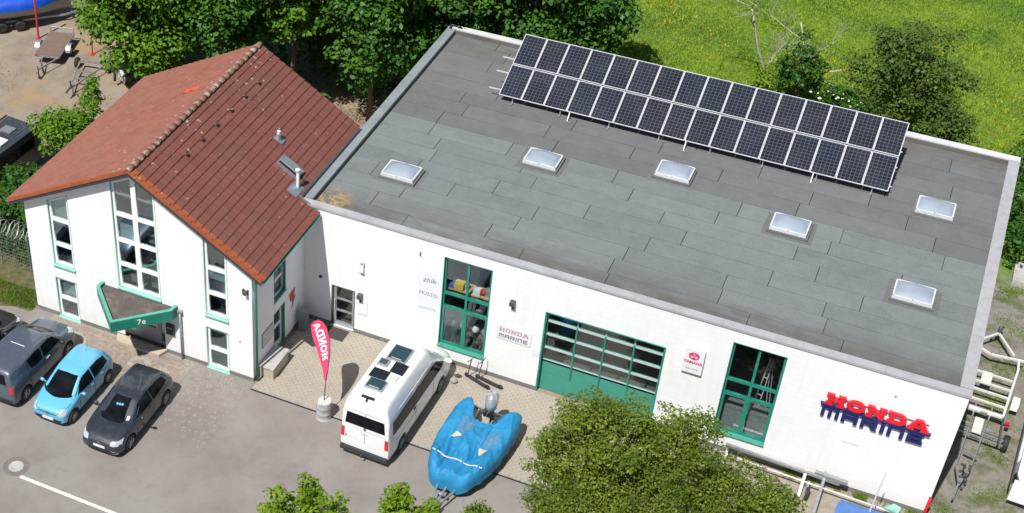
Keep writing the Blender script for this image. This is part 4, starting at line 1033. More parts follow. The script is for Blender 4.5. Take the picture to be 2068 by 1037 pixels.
# orange replacement tile on the far slope
for q, (x, y) in enumerate(((-5.9, 1.95), (-5.62, 2.0))):
    o = link('roof_tile', tmo, roof); o.matrix_basis = Matrix.Translation(-rl) @ Matrix.Translation((x, y+.3, rz(x)+.004)) @ Matrix.Rotation(PI, 4, 'Z') @ Matrix.Rotation(math.atan(SLf), 4, 'Y')
    o.data = tmo.copy(); o.data.materials[0] = pm('bright_orange_tile', (.65, .10, .04), .6, .1, 5)
# bargeboard
for side, x_e in ((1, .80), (-1, -10.34)):
    b = MB(); y0, y1 = YRF+.0, YRF+.028
    b.v = [(RX, y0, rz(RX)-.14), (x_e, y0, rz(x_e)-.14), (x_e, y0, rz(x_e)-.27), (RX, y0, rz(RX)-.29), (RX, y1, rz(RX)-.14), (x_e, y1, rz(x_e)-.14), (x_e, y1, rz(x_e)-.27), (RX, y1, rz(RX)-.29)]
    b.f = [(0, 1, 2, 3), (7, 6, 5, 4), (0, 4, 5, 1), (1, 5, 6, 2), (2, 6, 7, 3)]
    b.build('bargeboard', M['anth'], roof, world=True)
# gutters
def gutter(x, y0, y1, z, m):
    b = MB(); n = 6
    for y in (y0, y1):
        for i in range(n+1): a = PI+PI*i/n; b.v.append((x+.07*math.cos(a), y, z+.07*math.sin(a)))
        for i in range(n+1): a = 2*PI-PI*i/n; b.v.append((x+.055*math.cos(a), y, z+.055*math.sin(a)))
    k_ = 2*(n+1)
    for i in range(k_): j = (i+1) % k_; b.f.append((i, j, j+k_, i+k_))
    b.f += [tuple(range(k_))[::-1], tuple(range(k_, 2*k_))]
    b.build('gutter', m, roof, world=True)
gutter(-10.43, YRF, YRB, 5.50, M['zinc']); gutter(.88, YRF, -.03, 5.40, M['green'])
t = thing('downpipe', 'green downpipe with swan neck at the right front corner of the house', 'downpipe', (.35, -4.38, 0))
MB().tube([(.50, -.30, 5.36), (.42, -.15, 5.15), (.02, .0, 4.95), (0, 0, 4.6), (0, 0, .03)], .05, 10).build('pipe', M['green'], t, smooth=True)
# roof flashings, stove pipes and roof hatch
MB().quad((-.06, .0, rz(-.06)+.03), (.0, .0, 5.77), (.0, YRB, 5.77), (-.06, YRB, rz(-.06)+.03)).quad((-.45, .30, rz(-.45)+.055), (-.05, .30, rz(-.05)+.055), (-.05, -.25, rz(-.05)+.055), (-.45, -.25, rz(-.45)+.055)).build('flashing', M['zinc'], roof, world=True, fix=False)
MB().bar((-.02, -.02, rz(-.02)+.05), (.86, -.02, rz(.86)+.05), .05, .05).build('wall_flashing', M['zinc'], roof, world=True)
t = thing('vent_pipe', 'grey vent pipe with lead apron half way down the tiled slope', 'vent pipe', (-1.80, 1.75, rz(-1.8)))
MB().lathe([(0, .34), (.09, .34), (.11, .28), (.10, .0)], 14).build('pipe', M['zinc'], t, smooth=True); MB().quad((-.16, -.18, .16), (.22, -.18, -.06), (.22, .18, -.06), (-.16, .18, .16)).build('apron', M['zinc'], t, fix=False)
MB().lathe([(0, .42), (.07, .42), (.08, .36), (0, .36)], 12).build('cap', M['upvc'], t, smooth=True)
t = thing('flue_pipe', 'tall grey metal flue with cap beside the open roof hatch', 'flue', (-.24, .30, rz(-.24)))
MB().lathe([(0, .80), (.06, .80), (.06, -.05)], 14).build('pipe', M['alu'], t, smooth=True); MB().lathe([(0, .90), (.10, .88), (.10, .80), (0, .80)], 14).build('cap', M['upvc'], t, smooth=True)
MB().quad((-.20, -.2, .16), (.2, -.2, -.08), (.2, .2, -.08), (-.20, .2, .16)).build('apron', M['zinc'], t, fix=False)
hx, hy = -1.30, .86
t = thing('roof_hatch', 'open roof hatch window with grey frame on the lower tiled slope', 'roof window', (hx, hy, rz(hx)))
Rm = Matrix.Rotation(math.atan(SR), 4, 'Y')
b = MB().box(-.05, 1.0, -.30, -.24, 0, .14).box(-.05, 1.0, .24, .30, 0, .14).box(-.05, .01, -.24, .24, 0, .14).box(.94, 1.0, -.24, .24, 0, .14); b.xf(Rm); b.build('frame', M['zinc'], t)
b = MB().box(.01, .94, -.24, .24, .05, .06); b.xf(Rm); b.build('opening', M['black'], t)
b = MB().box(.0, .95, -.27, .27, -.01, .02); b.xf(Rm @ Matrix.Translation((0, .0, .17)) @ Matrix.Rotation(R(-20), 4, 'X')); b.build('sash', M['grey_frame'], t)
b = MB().box(.06, .88, -.21, .21, .021, .026); b.xf(Rm @ Matrix.Translation((0, .0, .17)) @ Matrix.Rotation(R(-20), 4, 'X')); b.build('pane', M['dome'], t)
# poster, arrow sign
s = thing('framed_plan', 'framed pale plan on the shaded side wall above the concrete box', 'notice', (XR, -3.3, 1.5))
MB().box(.006, .03, -.45, .45, -.36, .36).build('frame', M['grey_frame'], s); MB().box(.031, .036, -.40, .40, -.31, .31).build('print', pm('plan_print', (.50, .50, .48), .5, .35, 14), s)
s = thing('lightning_sign', 'faded red zigzag arrow on the shaded side wall of the house', 'sign', (XR, -1.1, 1.8))
me_ = plate_mesh([(-.30, .35), (.22, .42), (.10, .0), (.26, -.02), (-.10, -.50), (-.02, -.12), (-.20, -.08)], [], .012)
me_.transform(Matrix(((0, 0, 1, .012), (1, 0, 0, 0), (0, 1, 0, 0), (0, 0, 0, 1)))); me_.materials.append(M['arrow']); link('arrow', me_, s)
# light shaft box and bin beside the house
t = thing('light_well_box', 'low beige masonry box with grey slab lid against the house side wall', 'light well', (.64, -3.45, 0))
MB().box(-.38, .24, -.62, .68, 0, .52).build('box_wall', M['beige_box'], t); MB().box(-.40, .27, -.66, .72, .522, .59).build('lid', M['concrete'], t)
t = thing('ash_bin', 'tall grey metal bin in the shaded corner by the side door', 'bin', (.55, -.72, 0))
MB().box(-.16, .16, -.16, .16, .02, 1.0).build('bin_body', M['zinc'], t); MB().box(-.17, .17, -.17, .17, 1.002, 1.05).build('lid', M['grey_frame'], t)
# ---------------------------------------------------------------- flag on barrel
t = thing('flag_barrel', 'grey ribbed barrel filled with concrete that carries the feather flag', 'barrel', (3.52, -5.0, 0))
MB().lathe([(0, .80), (.26, .80), (.27, .86), (.295, .86), (.30, .82), (.29, .6), (.305, .57), (.29, .54), (.29, .32), (.305, .29), (.29, .26), (.285, .02), (.30, .0)], 24).build('drum', M['concrete'], t, smooth=True)
MB().lathe([(0, .815), (.25, .81)], 20).build('fill', pm('pale_gravel', (.5, .49, .46), .9, .4, 30), t)
t = thing('feather_flag', 'tall pink red feather flag with white lettering standing in the barrel', 'flag', (3.50, -4.95, .8))
O = Vector((3.50, -4.95, .8))
polep = [Vector(p) for p in ((3.50, -4.95, .82), (3.53, -4.94, 1.62), (3.52, -4.72, 2.15), (3.45, -4.42, 2.7), (3.34, -4.20, 3.18), (3.16, -4.08, 3.58), (2.98, -4.06, 3.80), (2.80, -4.10, 3.88), (2.63, -4.18, 3.78))]
MB().tube([p-O for p in polep], .018, 8, .008).build('pole', M['black'], t, smooth=True)
# flag surface between pole (luff) and trailing edge
luff = polep[1:]; trail = [Vector(p) for p in ((3.53, -4.94, 1.62), (3.34, -4.78, 2.10), (3.10, -4.60, 2.52), (2.84, -4.42, 2.90), (2.64, -4.28, 3.20), (2.55, -4.21, 3.40), (2.53, -4.19, 3.56), (2.58, -4.18, 3.70))]
fb = MB(); nn = 8
def lerp(a, b, t_): return a+(b-a)*t_
def sample(pl_, t_):
    ls = [0]
    for i in range(len(pl_)-1): ls.append(ls[-1]+(pl_[i+1]-pl_[i]).length)
    d = t_*ls[-1]
    for i in range(len(pl_)-1):
        if d <= ls[i+1] or i == len(pl_)-2: return lerp(pl_[i], pl_[i+1], min(1, (d-ls[i])/(ls[i+1]-ls[i])))
NS = 24
for i in range(NS+1):
    a, b = sample(luff, i/NS), sample(trail, i/NS)
    for j in range(nn+1):
        q = lerp(a, b, j/nn); q = q+Vector((.02, -.03, 0))*math.sin(j/nn*PI)*1.0+Vector((0, .012*math.sin(i*.9+j), 0)); fb.v.append(tuple(q-O))
for i in range(NS):
    for j in range(nn): fb.f.append((i*(nn+1)+j, i*(nn+1)+j+1, (i+1)*(nn+1)+j+1, (i+1)*(nn+1)+j))
fo = fb.build('cloth', M['flag'], t, smooth=True, fix=False)
# mirrored lettering seen through the cloth from behind, running up the flag
fbvh = BVHTree.FromPolygons([Vector(v)+O for v in fb.v], fb.f)
def flag_word(txt, t0, t1, wfrac, side):
    tot = sum(LET[c][2] for c in txt)+.1*(len(txt)-1); s = 0
    for c in txt:
        o_, hs, w_ = LET[c]; me = plate_mesh(o_, hs, .0001)
        bm = bmesh.new(); bm.from_mesh(me); bmesh.ops.remove_doubles(bm, verts=bm.verts, dist=.001); bm.to_mesh(me); bm.free()
        for v in me.vertices:
            u = (s+v.co.x)/tot; tt = t0+(t1-t0)*u; a, b = sample(luff, tt), sample(trail, tt)
            q = lerp(a, b, .5+(v.co.y-.5)*wfrac*(-1))
            q = q+Vector((.02, -.03, 0))*1.0
            v.co = q-O+Vector((.10, -.10, .05)).normalized()*side*.022
        me.materials.clear(); me.materials.append(M['flag_white']); link('letter', me, t); s += w_+.1
flag_word('HONDA', .37, .93, .50, 1)

# ---------------------------------------------------------------- vehicles
def wheel(r=.31, w=.2, spokes=5, dark=False):
    """returns list of (name, mesh, material): hub axis along y, outer side -y"""
    t = MB().lathe([(r*.64, -w/2), (r*.9, -w/2), (r, -w*.32), (r, w*.32), (r*.9, w/2), (r*.64, w/2)], 24, axis='y')
    rim = MB().lathe([(r*.66, -w/2+.005), (r*.60, -w/2+.03), (r*.58, 0)], 24, axis='y').lathe([(0, -w/2+.02), (r*.14, -w/2+.02), (r*.16, -w/2+.05)], 12, axis='y')
    for i in range(spokes):
        a = 2*PI*i/spokes+.3; rim.bar((r*.1*math.cos(a), -w/2+.035, r*.1*math.sin(a)), (r*.62*math.cos(a), -w/2+.03, r*.62*math.sin(a)), r*.20, .03)
    back = MB().lathe([(0, -w/2+.075), (r*.6, -w/2+.075)], 20, axis='y')
    return t, rim, back
def add_wheel(parent, x, y, r, w, spokes, right):
    """right: outer face towards -y of the vehicle"""
    e_ = link('wheel', None, parent, loc=(x, y, r), rot=(0, 0, 0 if right else PI))
    t, rim, back = wheel(r, w, spokes)
    t.build('tyre', M['rubber'], e_, smooth=True); rim.build('rim', M['rim'], e_); back.build('brake_disc', M['dark_metal'], e_)
def body_mesh(st, wheels, wr, name='body', subs=2):
    """stations (x, zbottom, wlow, zbelt, wbelt, ztop, wtop, crown); returns evaluated closed mesh with arches cut"""
    vs, fs = [], []; ns = None
    for row_ in st:
        x, zb, wl, zbelt, wb, zt, wt, cr = row_[:8]
        half = [(wl*.80, zb), (wl*.99, zb+.10), (wl, (zb+zbelt)*.5), (wb, zbelt), (wt, zt-.06*(zt-zb)/1.2-.012), (wt*.86, zt), (wt*.4, zt+cr)]
        if len(row_) > 8: half.insert(4, (row_[9], row_[8]))
        sec = [(0, zb)]+half+[(0, zt+cr*1.1)]+[(-a, b) for a, b in reversed(half)]
        ns = len(sec)
        vs += [(x, a, b) for a, b in sec]
    for i in range(len(st)-1):
        for j in range(ns): fs.append((i*ns+j, i*ns+(j+1) % ns, (i+1)*ns+(j+1) % ns, (i+1)*ns+j))
    hn = ns//2
    for base_, rev in ((0, False), ((len(st)-1)*ns, True)):    # caps as strips between mirrored points
        for j in range(hn):
            a, b, c_, d_ = j, j+1, ns-j-1, (ns-j) % ns
            q = [a, b, c_, d_]; q2 = []
            for z in q:
                if z not in q2: q2.append(z)
            if len(q2) >= 3: fs.append(tuple(base_+z for z in (q2 if rev else q2[::-1])))
    me = bpy.data.meshes.new(name); me.from_pydata(vs, [], fs); me.update()
    bm = bmesh.new(); bm.from_mesh(me); bmesh.ops.recalc_face_normals(bm, faces=bm.faces); bm.to_mesh(me); bm.free()
    ce = me.attributes.new('crease_edge', 'FLOAT', 'EDGE'); hk = len(st[0]) > 8
    for e_ in me.edges:
        a, b = e_.vertices
        if abs(a-b) == ns:
            j = min(a % ns, (ns-a % ns) % ns)
            ce.data[e_.index].value = {4: .55, 3: .0, 5: .35, 6: .15, 2: .25}.get(j, 0)
    o = bpy.data.objects.new(name, me); C.objects.link(o)
    md = o.modifiers.new('s', 'SUBSURF'); md.levels = subs; md.render_levels = subs
    cut = None
    if wheels:
        cb = MB()
        for (x, y) in wheels:
            y0, y1 = (y-.16, y+.4) if y > 0 else (y-.4, y+.16)
            n = 28; b = len(cb.v)
            for yy in (y0, y1):
                for i in range(n): a = 2*PI*i/n; cb.v.append((x+(wr+.065)*math.cos(a), yy, wr+.01+(wr+.065)*math.sin(a)))
            for i in range(n): j = (i+1) % n; cb.f.append((b+i, b+j, b+n+j, b+n+i))
            cb.f += [tuple(b+i for i in range(n))[::-1], tuple(b+n+i for i in range(n))]
        cut = cb.build('cut'); bo = o.modifiers.new('b', 'BOOLEAN'); bo.operation = 'DIFFERENCE'; bo.object = cut; bo.solver = 'EXACT'
    bpy.context.view_layer.update()
    me2 = bpy.data.meshes.new_from_object(o.evaluated_get(bpy.context.evaluated_depsgraph_get()))
    bpy.data.objects.remove(o)
    if cut: bpy.data.objects.remove(cut)
    me2.name = name; me2.shade_smooth()
    try: me2.set_sharp_from_angle(angle=R(40))
    except Exception: pass
    bvh = BVHTree.FromPolygons([v.co.copy() for v in me2.vertices], [tuple(p.vertices) for p in me2.polygons])
    return me2, bvh
def patch(bvh, top, bot, axis, name, m, parent, rows=5, off=.007, thick=True, sub=4, label=None):
    """ruled patch projected on the body: points are (u, v); axis '+x' front seen, '-x' rear, '+y'/'-y' sides, '+z' top"""
    def dens(pl_):
        out = []
        for i in range(len(pl_)-1):
            for k_ in range(sub): out.append(lerp(Vector(pl_[i]), Vector(pl_[i+1]), k_/sub))
        out.append(Vector(pl_[-1])); return out
    top, bot = dens(top), dens(bot); mb = MB(); n = len(top); bad = 0
    dirs = {'+x': (1, 0, 0), '-x': (-1, 0, 0), '+y': (0, 1, 0), '-y': (0, -1, 0), '+z': (0, 0, 1)}[axis]; D = Vector(dirs)
    last = Vector((0, 0, 0))
    for r in range(rows+1):
        for i in range(n):
            p = lerp(top[i], bot[i], r/rows)
            o_ = {'x': Vector((0, p.x, p.y)), 'y': Vector((p.x, 0, p.y)), 'z': Vector((p.x, p.y, 0))}[axis[1]]+D*8
            h = bvh.ray_cast(o_, -D)
            if h[0] is not None:
                nrm = h[1]
                if nrm.dot(D) < 0: nrm = -nrm
                last = h[0]+nrm*off
            mb.v.append(tuple(last))
    for r in range(rows):
        for i in range(n-1): mb.f.append((r*n+i, r*n+i+1, (r+1)*n+i+1, (r+1)*n+i))
    me = bpy.data.meshes.new(name); me.from_pydata(mb.v, [], mb.f); me.materials.append(m); me.update()
    # make the faces look outwards
    bm = bmesh.new(); bm.from_mesh(me)
    for f in bm.faces:
        f.normal_update()
        if f.normal.dot(D) < 0: f.normal_flip()
    bm.to_mesh(me); bm.free(); me.shade_smooth()
    return link(name, me, parent, label=label)
def seam(bvh, pts, axis, parent, r=.0095, m=None, name='panel_gap', off=.0):
    D = Vector({'+x': (1, 0, 0), '-x': (-1, 0, 0), '+y': (0, 1, 0), '-y': (0, -1, 0), '+z': (0, 0, 1)}[axis]); out = []
    for i in range(len(pts)-1):
        for k_ in range(6):
            p = lerp(Vector(pts[i]), Vector(pts[i+1]), k_/6)
            o_ = {'x': Vector((0, p.x, p.y)), 'y': Vector((p.x, 0, p.y)), 'z': Vector((p.x, p.y, 0))}[axis[1]]+D*8
            h = bvh.ray_cast(o_, -D)
            if h[0] is not None: out.append(h[0]+D*off)
    if len(out) > 2: MB().tube(out, r, 4).build(name, m or M['black'], parent)
def mirrors(parent, x, y, z, m, s=1):
    for sd in (-1, 1):
        b = MB().ball((x, sd*(y+.13), z), (.07*s, .11*s, .075*s), 10, 6).bar((x, sd*y*.93, z-.05), (x, sd*(y+.1), z-.03), .05, .03)
        b.build('mirror', m, parent, smooth=True)
def plate_no(parent, x, z, facing, y=0, w=.52):
    o = MB().box(-.006, .006, -w/2, w/2, -.055, .055).build('number_plate', M['plate'], parent); o.location = (x, y, z)
    b = MB().box(-.008, .008, w/2-.045, w/2, -.055, .055) if facing < 0 else MB().box(-.008, .008, -w/2, -w/2+.045, -.055, .055)
    q = b.build('country_band', M['plate_blue'], o)
def badge(parent, bvh, z, axis, r=.06, y=0, m='chrome'):
    D = Vector((1 if axis == '+x' else -1, 0, 0)); h = bvh.ray_cast(Vector((0, y, z))+D*8, -D)
    if h[0] is None: return
    b = MB().lathe([(r*.82, -.01), (r*.82, .012), (r, .012), (r, -.01)], 18, axis='x')
    for a, c_ in (((-.5, .62), (-.2, .05)), ((-.2, .05), (0, .5)), ((0, .5), (.2, .05)), ((.2, .05), (.5, .62)), ((-.78, .1), (-.32, -.7)), ((-.32, -.7), (0, -.05)), ((0, -.05), (.32, -.7)), ((.32, -.7), (.78, .1))):
        b.bar((.006, a[0]*r, a[1]*r), (.006, c_[0]*r, c_[1]*r), r*.16, .012)
    o = b.build('badge', M[m], parent); o.location = h[0]+D*.015
    if axis == '-x': o.rotation_euler = (0, 0, PI)

# --- light blue city car, front towards -y
def city_car():
    t = thing('city_car', 'bright light blue small hatchback parked between grey van and dark hatchback', 'car', (-5.60, -8.27, 0), -PI/2+R(.5))
    st = [(1.80, .28, .48, .50, .46, .62, .40, .0), (1.77, .20, .66, .55, .64, .70, .56, .01), (1.60, .16, .76, .66, .75, .80, .68, .02), (1.25, .15, .81, .76, .80, .90, .73, .03),
          (.98, .15, .82, .84, .80, .965, .72, .03), (.88, .15, .82, .87, .80, 1.00, .70, .03), (.30, .15, .82, .90, .80, 1.36, .62, .03), (.08, .15, .82, .91, .80, 1.44, .61, .03), (-.5, .15, .82, .93, .80, 1.475, .61, .03),
          (-1.15, .15, .82, .95, .80, 1.45, .60, .02), (-1.48, .16, .81, .95, .78, 1.38, .58, .01), (-1.66, .20, .78, .90, .74, 1.02, .64, .01), (-1.77, .24, .72, .72, .68, .82, .58, .0), (-1.80, .30, .58, .50, .56, .62, .48, .0)]
    wb = 1.21; wh = [(wb, -.78), (wb, .78), (-wb, -.78), (-wb, .78)]
    me, bvh = body_mesh(st, wh, .29); me.materials.append(M['p_blue']); link('body', me, t)
    for x, y in wh: add_wheel(t, x, y*.94, .29, .17, 7, y < 0)
    patch(bvh, [(-.57, 1.385), (0, 1.41), (.57, 1.385)], [(-.70, .965), (0, .94), (.70, .965)], '+x', 'windscreen', M['carglass'], t, 8)
    for sd, ax in ((-1, '-y'), (1, '+y')):
        patch(bvh, [(.36, 1.28), (.10, 1.37), (-.28, 1.40)], [(.74, .96), (.20, .945), (-.28, .95)], ax, 'side_window', M['carglass'], t)
        patch(bvh, [(-.34, 1.40), (-.85, 1.39), (-1.24, 1.32)], [(-.34, .955), (-.85, .98), (-1.34, 1.03)], ax, 'side_window', M['carglass'], t)
        seam(bvh, [(.74, .93), (.76, .35), (.3, .28), (-.28, .28), (-.34, .93)], ax, t)
        seam(bvh, [(-.34, .35), (-.9, .40), (-.95, .7), (-1.25, .98)], ax, t)
        b = MB().box(-.20, -.04, -.012, .012, -.018, .018); o = b.build('door_handle', M['p_blue'], t); o.location = (-.02, sd*.825, .82)
        b2 = copy_tree(o); b2.parent = t; b2.location = (-.68, sd*.82, .86)
        patch(bvh, [(.58*sd, .80), (.70*sd, .80)][::sd], [(.44*sd, .62), (.72*sd, .60)][::sd], '+x', 'headlight', M['lamp_clear'], t, 4)
        patch(bvh, [(.50*sd, 1.0), (.68*sd, 1.0)][::sd], [(.52*sd, .66), (.70*sd, .66)][::sd], '-x', 'tail_light', M['tail'], t, 4)
    patch(bvh, [(-.50, 1.30), (.50, 1.30)], [(-.54, .98), (.54, .98)], '-x', 'rear_window', M['carglass'], t)
    patch(bvh, [(-.42, .655), (.42, .655)], [(-.42, .625), (.42, .625)], '+x', 'grille_strip', M['black'], t, 2, sub=10)
    patch(bvh, [(-.60, .42), (.60, .42)], [(-.56, .27), (.56, .27)], '+x', 'lower_grille', M['black'], t, 2, sub=12)
    seam(bvh, [(-.60, .44), (.60, .44)], '+x', t, .012, M['chrome'], 'grille_trim')
    seam(bvh, [(-.72, .90), (-.62, .74), (-.3, .68), (.3, .68), (.62, .74), (.72, .90)], '+x', t)
    badge(t, bvh, .645, '+x', .075); plate_no(t, 1.815, .40, 1)
    mirrors(t, .62, .80, 1.0, M['p_blue'])
    MB().tube([(-1.05, 0, 1.48), (-1.22, 0, 1.66)], .008, 6, .004).build('aerial', M['black'], t)
    MB().tube([(.80, -.45, 1.03), (.70, .1, 1.09)], .008).tube([(.82, .1, 1.02), (.70, .55, 1.07)], .008).build('wiper', M['black'], t)
city_car()
# --- dark grey hatchback, front towards -y
def hatchback():
    t = thing('hatchback_car', 'dark grey hatchback with blue cuddly toys behind the windscreen', 'car', (-3.03, -8.44, 0), -PI/2+R(1.0))
    st = [(2.12, .28, .56, .48, .54, .60, .46, .0), (2.08, .18, .74, .54, .72, .68, .62, .01), (1.88, .15, .84, .64, .83, .80, .74, .02), (1.45, .14, .89, .76, .87, .90, .78, .03),
          (1.00, .14, .895, .86, .87, .97, .78, .03), (.88, .14, .895, .88, .87, 1.00, .76, .03), (.20, .14, .895, .90, .87, 1.36, .66, .03), (-.05, .14, .895, .91, .87, 1.42, .65, .03), (-.7, .14, .895, .93, .87, 1.44, .65, .03),
          (-1.35, .14, .895, .94, .87, 1.40, .64, .02), (-1.72, .16, .885, .94, .85, 1.30, .62, .01), (-1.92, .20, .86, .90, .81, 1.02, .70, .01), (-2.08, .24, .80, .72, .76, .84, .66, .0), (-2.13, .30, .64, .50, .62, .62, .54, .0)]
    wb = 1.31; wh = [(wb, -.84), (wb, .84), (-wb, -.84), (-wb, .84)]
    me, bvh = body_mesh(st, wh, .315); me.materials.append(M['p_anth']); link('body', me, t)
    for x, y in wh: add_wheel(t, x, y*.945, .315, .2, 7, y < 0)
    patch(bvh, [(-.61, 1.37), (.61, 1.37)], [(-.77, .965), (.77, .965)], '+x', 'windscreen', M['carglass'], t, 8)
    for sd, ax in ((-1, '-y'), (1, '+y')):
        patch(bvh, [(.30, 1.27), (-.04, 1.355), (-.42, 1.375)], [(.70, .965), (.12, .955), (-.42, .96)], ax, 'side_window', M['carglass'], t)
        patch(bvh, [(-.48, 1.375), (-1.0, 1.355), (-1.46, 1.27)], [(-.48, .96), (-1.0, .98), (-1.56, 1.03)], ax, 'side_window', M['carglass'], t)
        seam(bvh, [(.78, .93), (.82, .35), (.3, .27), (-.40, .27), (-.45, .95)], ax, t)
        seam(bvh, [(-.45, .3), (-.95, .35), (-1.0, .68), (-1.35, .98)], ax, t)
        o = MB().box(-.09, .09, -.012, .012, -.018, .018).build('door_handle', M['p_anth'], t); o.location = (-.22, sd*.90, .83)
        b2 = copy_tree(o); b2.parent = t; b2.location = (-.95, sd*.895, .86)
        patch(bvh, [(.50*sd, .76), (.80*sd, .78)][::sd], [(.46*sd, .64), (.83*sd, .62)][::sd], '+x', 'headlight', M['lamp_clear'], t, 4)
        patch(bvh, [(.52*sd, .92), (.78*sd, .92)][::sd], [(.50*sd, .76), (.80*sd, .76)][::sd], '-x', 'tail_light', M['tail'], t, 4)
        seam(bvh, [(.50*sd, .40), (.72*sd, .38), (.76*sd, .28), (.52*sd, .24)], '+x', t, .014, M['chrome'], 'fog_lamp_trim')
        MB().tube([(.30, sd*.70, 1.22), (.62, sd*.79, 1.03)], .012).build('pillar_trim', M['chrome'], t)
    patch(bvh, [(-.54, 1.28), (.54, 1.28)], [(-.62, 1.0), (.62, 1.0)], '-x', 'rear_window', M['carglass'], t)
    patch(bvh, [(-.44, .68), (.44, .68)], [(-.44, .62), (.44, .62)], '+x', 'grille', M['black'], t, 2, sub=10)
    seam(bvh, [(-.75, .655), (.75, .655)], '+x', t, .008, M['chrome'], 'grille_trim')
    patch(bvh, [(-.45, .38), (.45, .38)], [(-.50, .24), (.50, .24)], '+x', 'lower_grille', M['black'], t, 2, sub=10)
    seam(bvh, [(-.82, .92), (-.74, .78), (-.4, .73), (.4, .73), (.74, .78), (.82, .92)], '+x', t)
    badge(t, bvh, .66, '+x', .065); plate_no(t, 2.13, .50, 1)
    mirrors(t, .60, .87, .99, M['p_anth'])
    MB().tube([(.80, -.5, 1.04), (.68, .1, 1.11)], .008).tube([(.82, .1, 1.03), (.68, .6, 1.09)], .008).build('wiper', M['black'], t)
    patch(bvh, [(.50, 1.06), (.60, 1.06)], [(.52, .99), (.62, .99)], '+x', 'parking_disc', M['plate'], t, 2, off=.012)
    return bvh, t
bvh_h, hb = hatchback()
ty = MB()
for i in range(3): ty.ball((-3.03+.10*i-.06, -8.98-.0+.02*i, 1.235), (.055, .05, .06), 8, 5)
ty.build('cuddly_toys', pm('blue_plush', (.15, .45, .75), .8, .2, 20), None, smooth=True, label='blue cuddly toys on the windscreen of the dark grey hatchback', cat='toy')
# --- grey panel van, rear towards -y
def panel_van():
    t = thing('small_van', 'blue grey compact van parked nose to the house left of the light blue car', 'van', (-7.98, -7.82, 0), PI/2-R(.5))
    st = [(2.18, .30, .60, .60, .58, .78, .50, .0), (2.13, .20, .80, .68, .78, .90, .66, .01), (1.92, .16, .89, .80, .87, 1.02, .76, .02), (1.45, .15, .92, .92, .90, 1.12, .80, .03),
          (1.22, .15, .925, .98, .90, 1.17, .80, .03), (.62, .15, .925, 1.04, .90, 1.62, .74, .03), (.38, .15, .925, 1.06, .90, 1.74, .74, .03), (-.4, .15, .925, 1.08, .90, 1.80, .745, .03),
          (-1.6, .15, .925, 1.08, .90, 1.79, .745, .03), (-2.02, .17, .92, 1.08, .89, 1.74, .74, .01), (-2.12, .22, .90, 1.05, .87, 1.60, .74, .0), (-2.17, .28, .84, .90, .84, 1.02, .80, .0), (-2.2, .34, .80, .60, .80, .72, .74, .0)]
    wbf, wbr = 1.40, -1.45; wh = [(wbf, -.86), (wbf, .86), (wbr, -.86), (wbr, .86)]
    me, bvh = body_mesh(st, wh, .33); me.materials.append(M['p_van']); link('body', me, t)
    for x, y in wh: add_wheel(t, x, y*.95, .33, .2, 6, y < 0)
    patch(bvh, [(-.66, 1.66), (.66, 1.66)], [(-.78, 1.20), (.78, 1.20)], '+x', 'windscreen', M['carglass'], t, 8)
    for sd, ax in ((-1, '-y'), (1, '+y')):
        patch(bvh, [(.70, 1.50), (.40, 1.60), (-.10, 1.62)], [(1.02, 1.14), (.5, 1.13), (-.10, 1.14)], ax, 'side_window', M['carglass'], t)
        patch(bvh, [(-.20, 1.62), (-.6, 1.63), (-1.02, 1.60)], [(-.20, 1.15), (-.6, 1.15), (-.92, 1.20)], ax, 'side_window', M['carglass'], t)
        seam(bvh, [(1.06, 1.1), (1.0, .4), (-.12, .32), (-.14, 1.1)], ax, t); seam(bvh, [(-.14, .34), (-1.05, .38), (-1.08, 1.6), (-.16, 1.68)], ax, t)
        seam(bvh, [(-1.0, 1.06), (-1.95, 1.08)], ax, t, .010)
        o = MB().box(-.1, .1, -.014, .014, -.02, .02).build('door_handle', M['alu'], t); o.location = (.10, sd*.93, 1.0)
        patch(bvh, [(.56*sd, 1.02), (.80*sd, 1.0)][::sd], [(.58*sd, .80), (.84*sd, .80)][::sd], '+x', 'headlight', M['lamp_clear'], t, 4)
        patch(bvh, [(.72*sd, 1.16), (.86*sd, 1.16)][::sd], [(.73*sd, .82), (.87*sd, .82)][::sd], '-x', 'tail_light', M['tail'], t, 4)
    patch(bvh, [(-.52, 1.60), (.52, 1.60)], [(-.58, 1.16), (.58, 1.16)], '-x', 'rear_window', M['carglass'], t)
    seam(bvh, [(0, 1.65), (0, .45)], '-x', t); seam(bvh, [(-.6, 1.10), (.6, 1.10)], '-x', t, .008)
    for i in range(7): seam(bvh, [(.1, -.54+.18*i), (-1.9, -.54+.18*i)], '+z', t, .010, M['p_van'], 'roof_rib')
    seam(bvh, [(-.55, -.38), (-.55, .38)], '+z', t, .016, M['alu'], 'roof_seam')
    patch(bvh, [(-.80, .46), (.80, .46)], [(-.78, .30), (.78, .30)], '-x', 'rear_bumper', M['black'], t, 3, off=.03, sub=8)
    mirrors(t, .92, .90, 1.16, M['black'], 1.15); plate_no(t, -2.22, .62, -1)
panel_van()
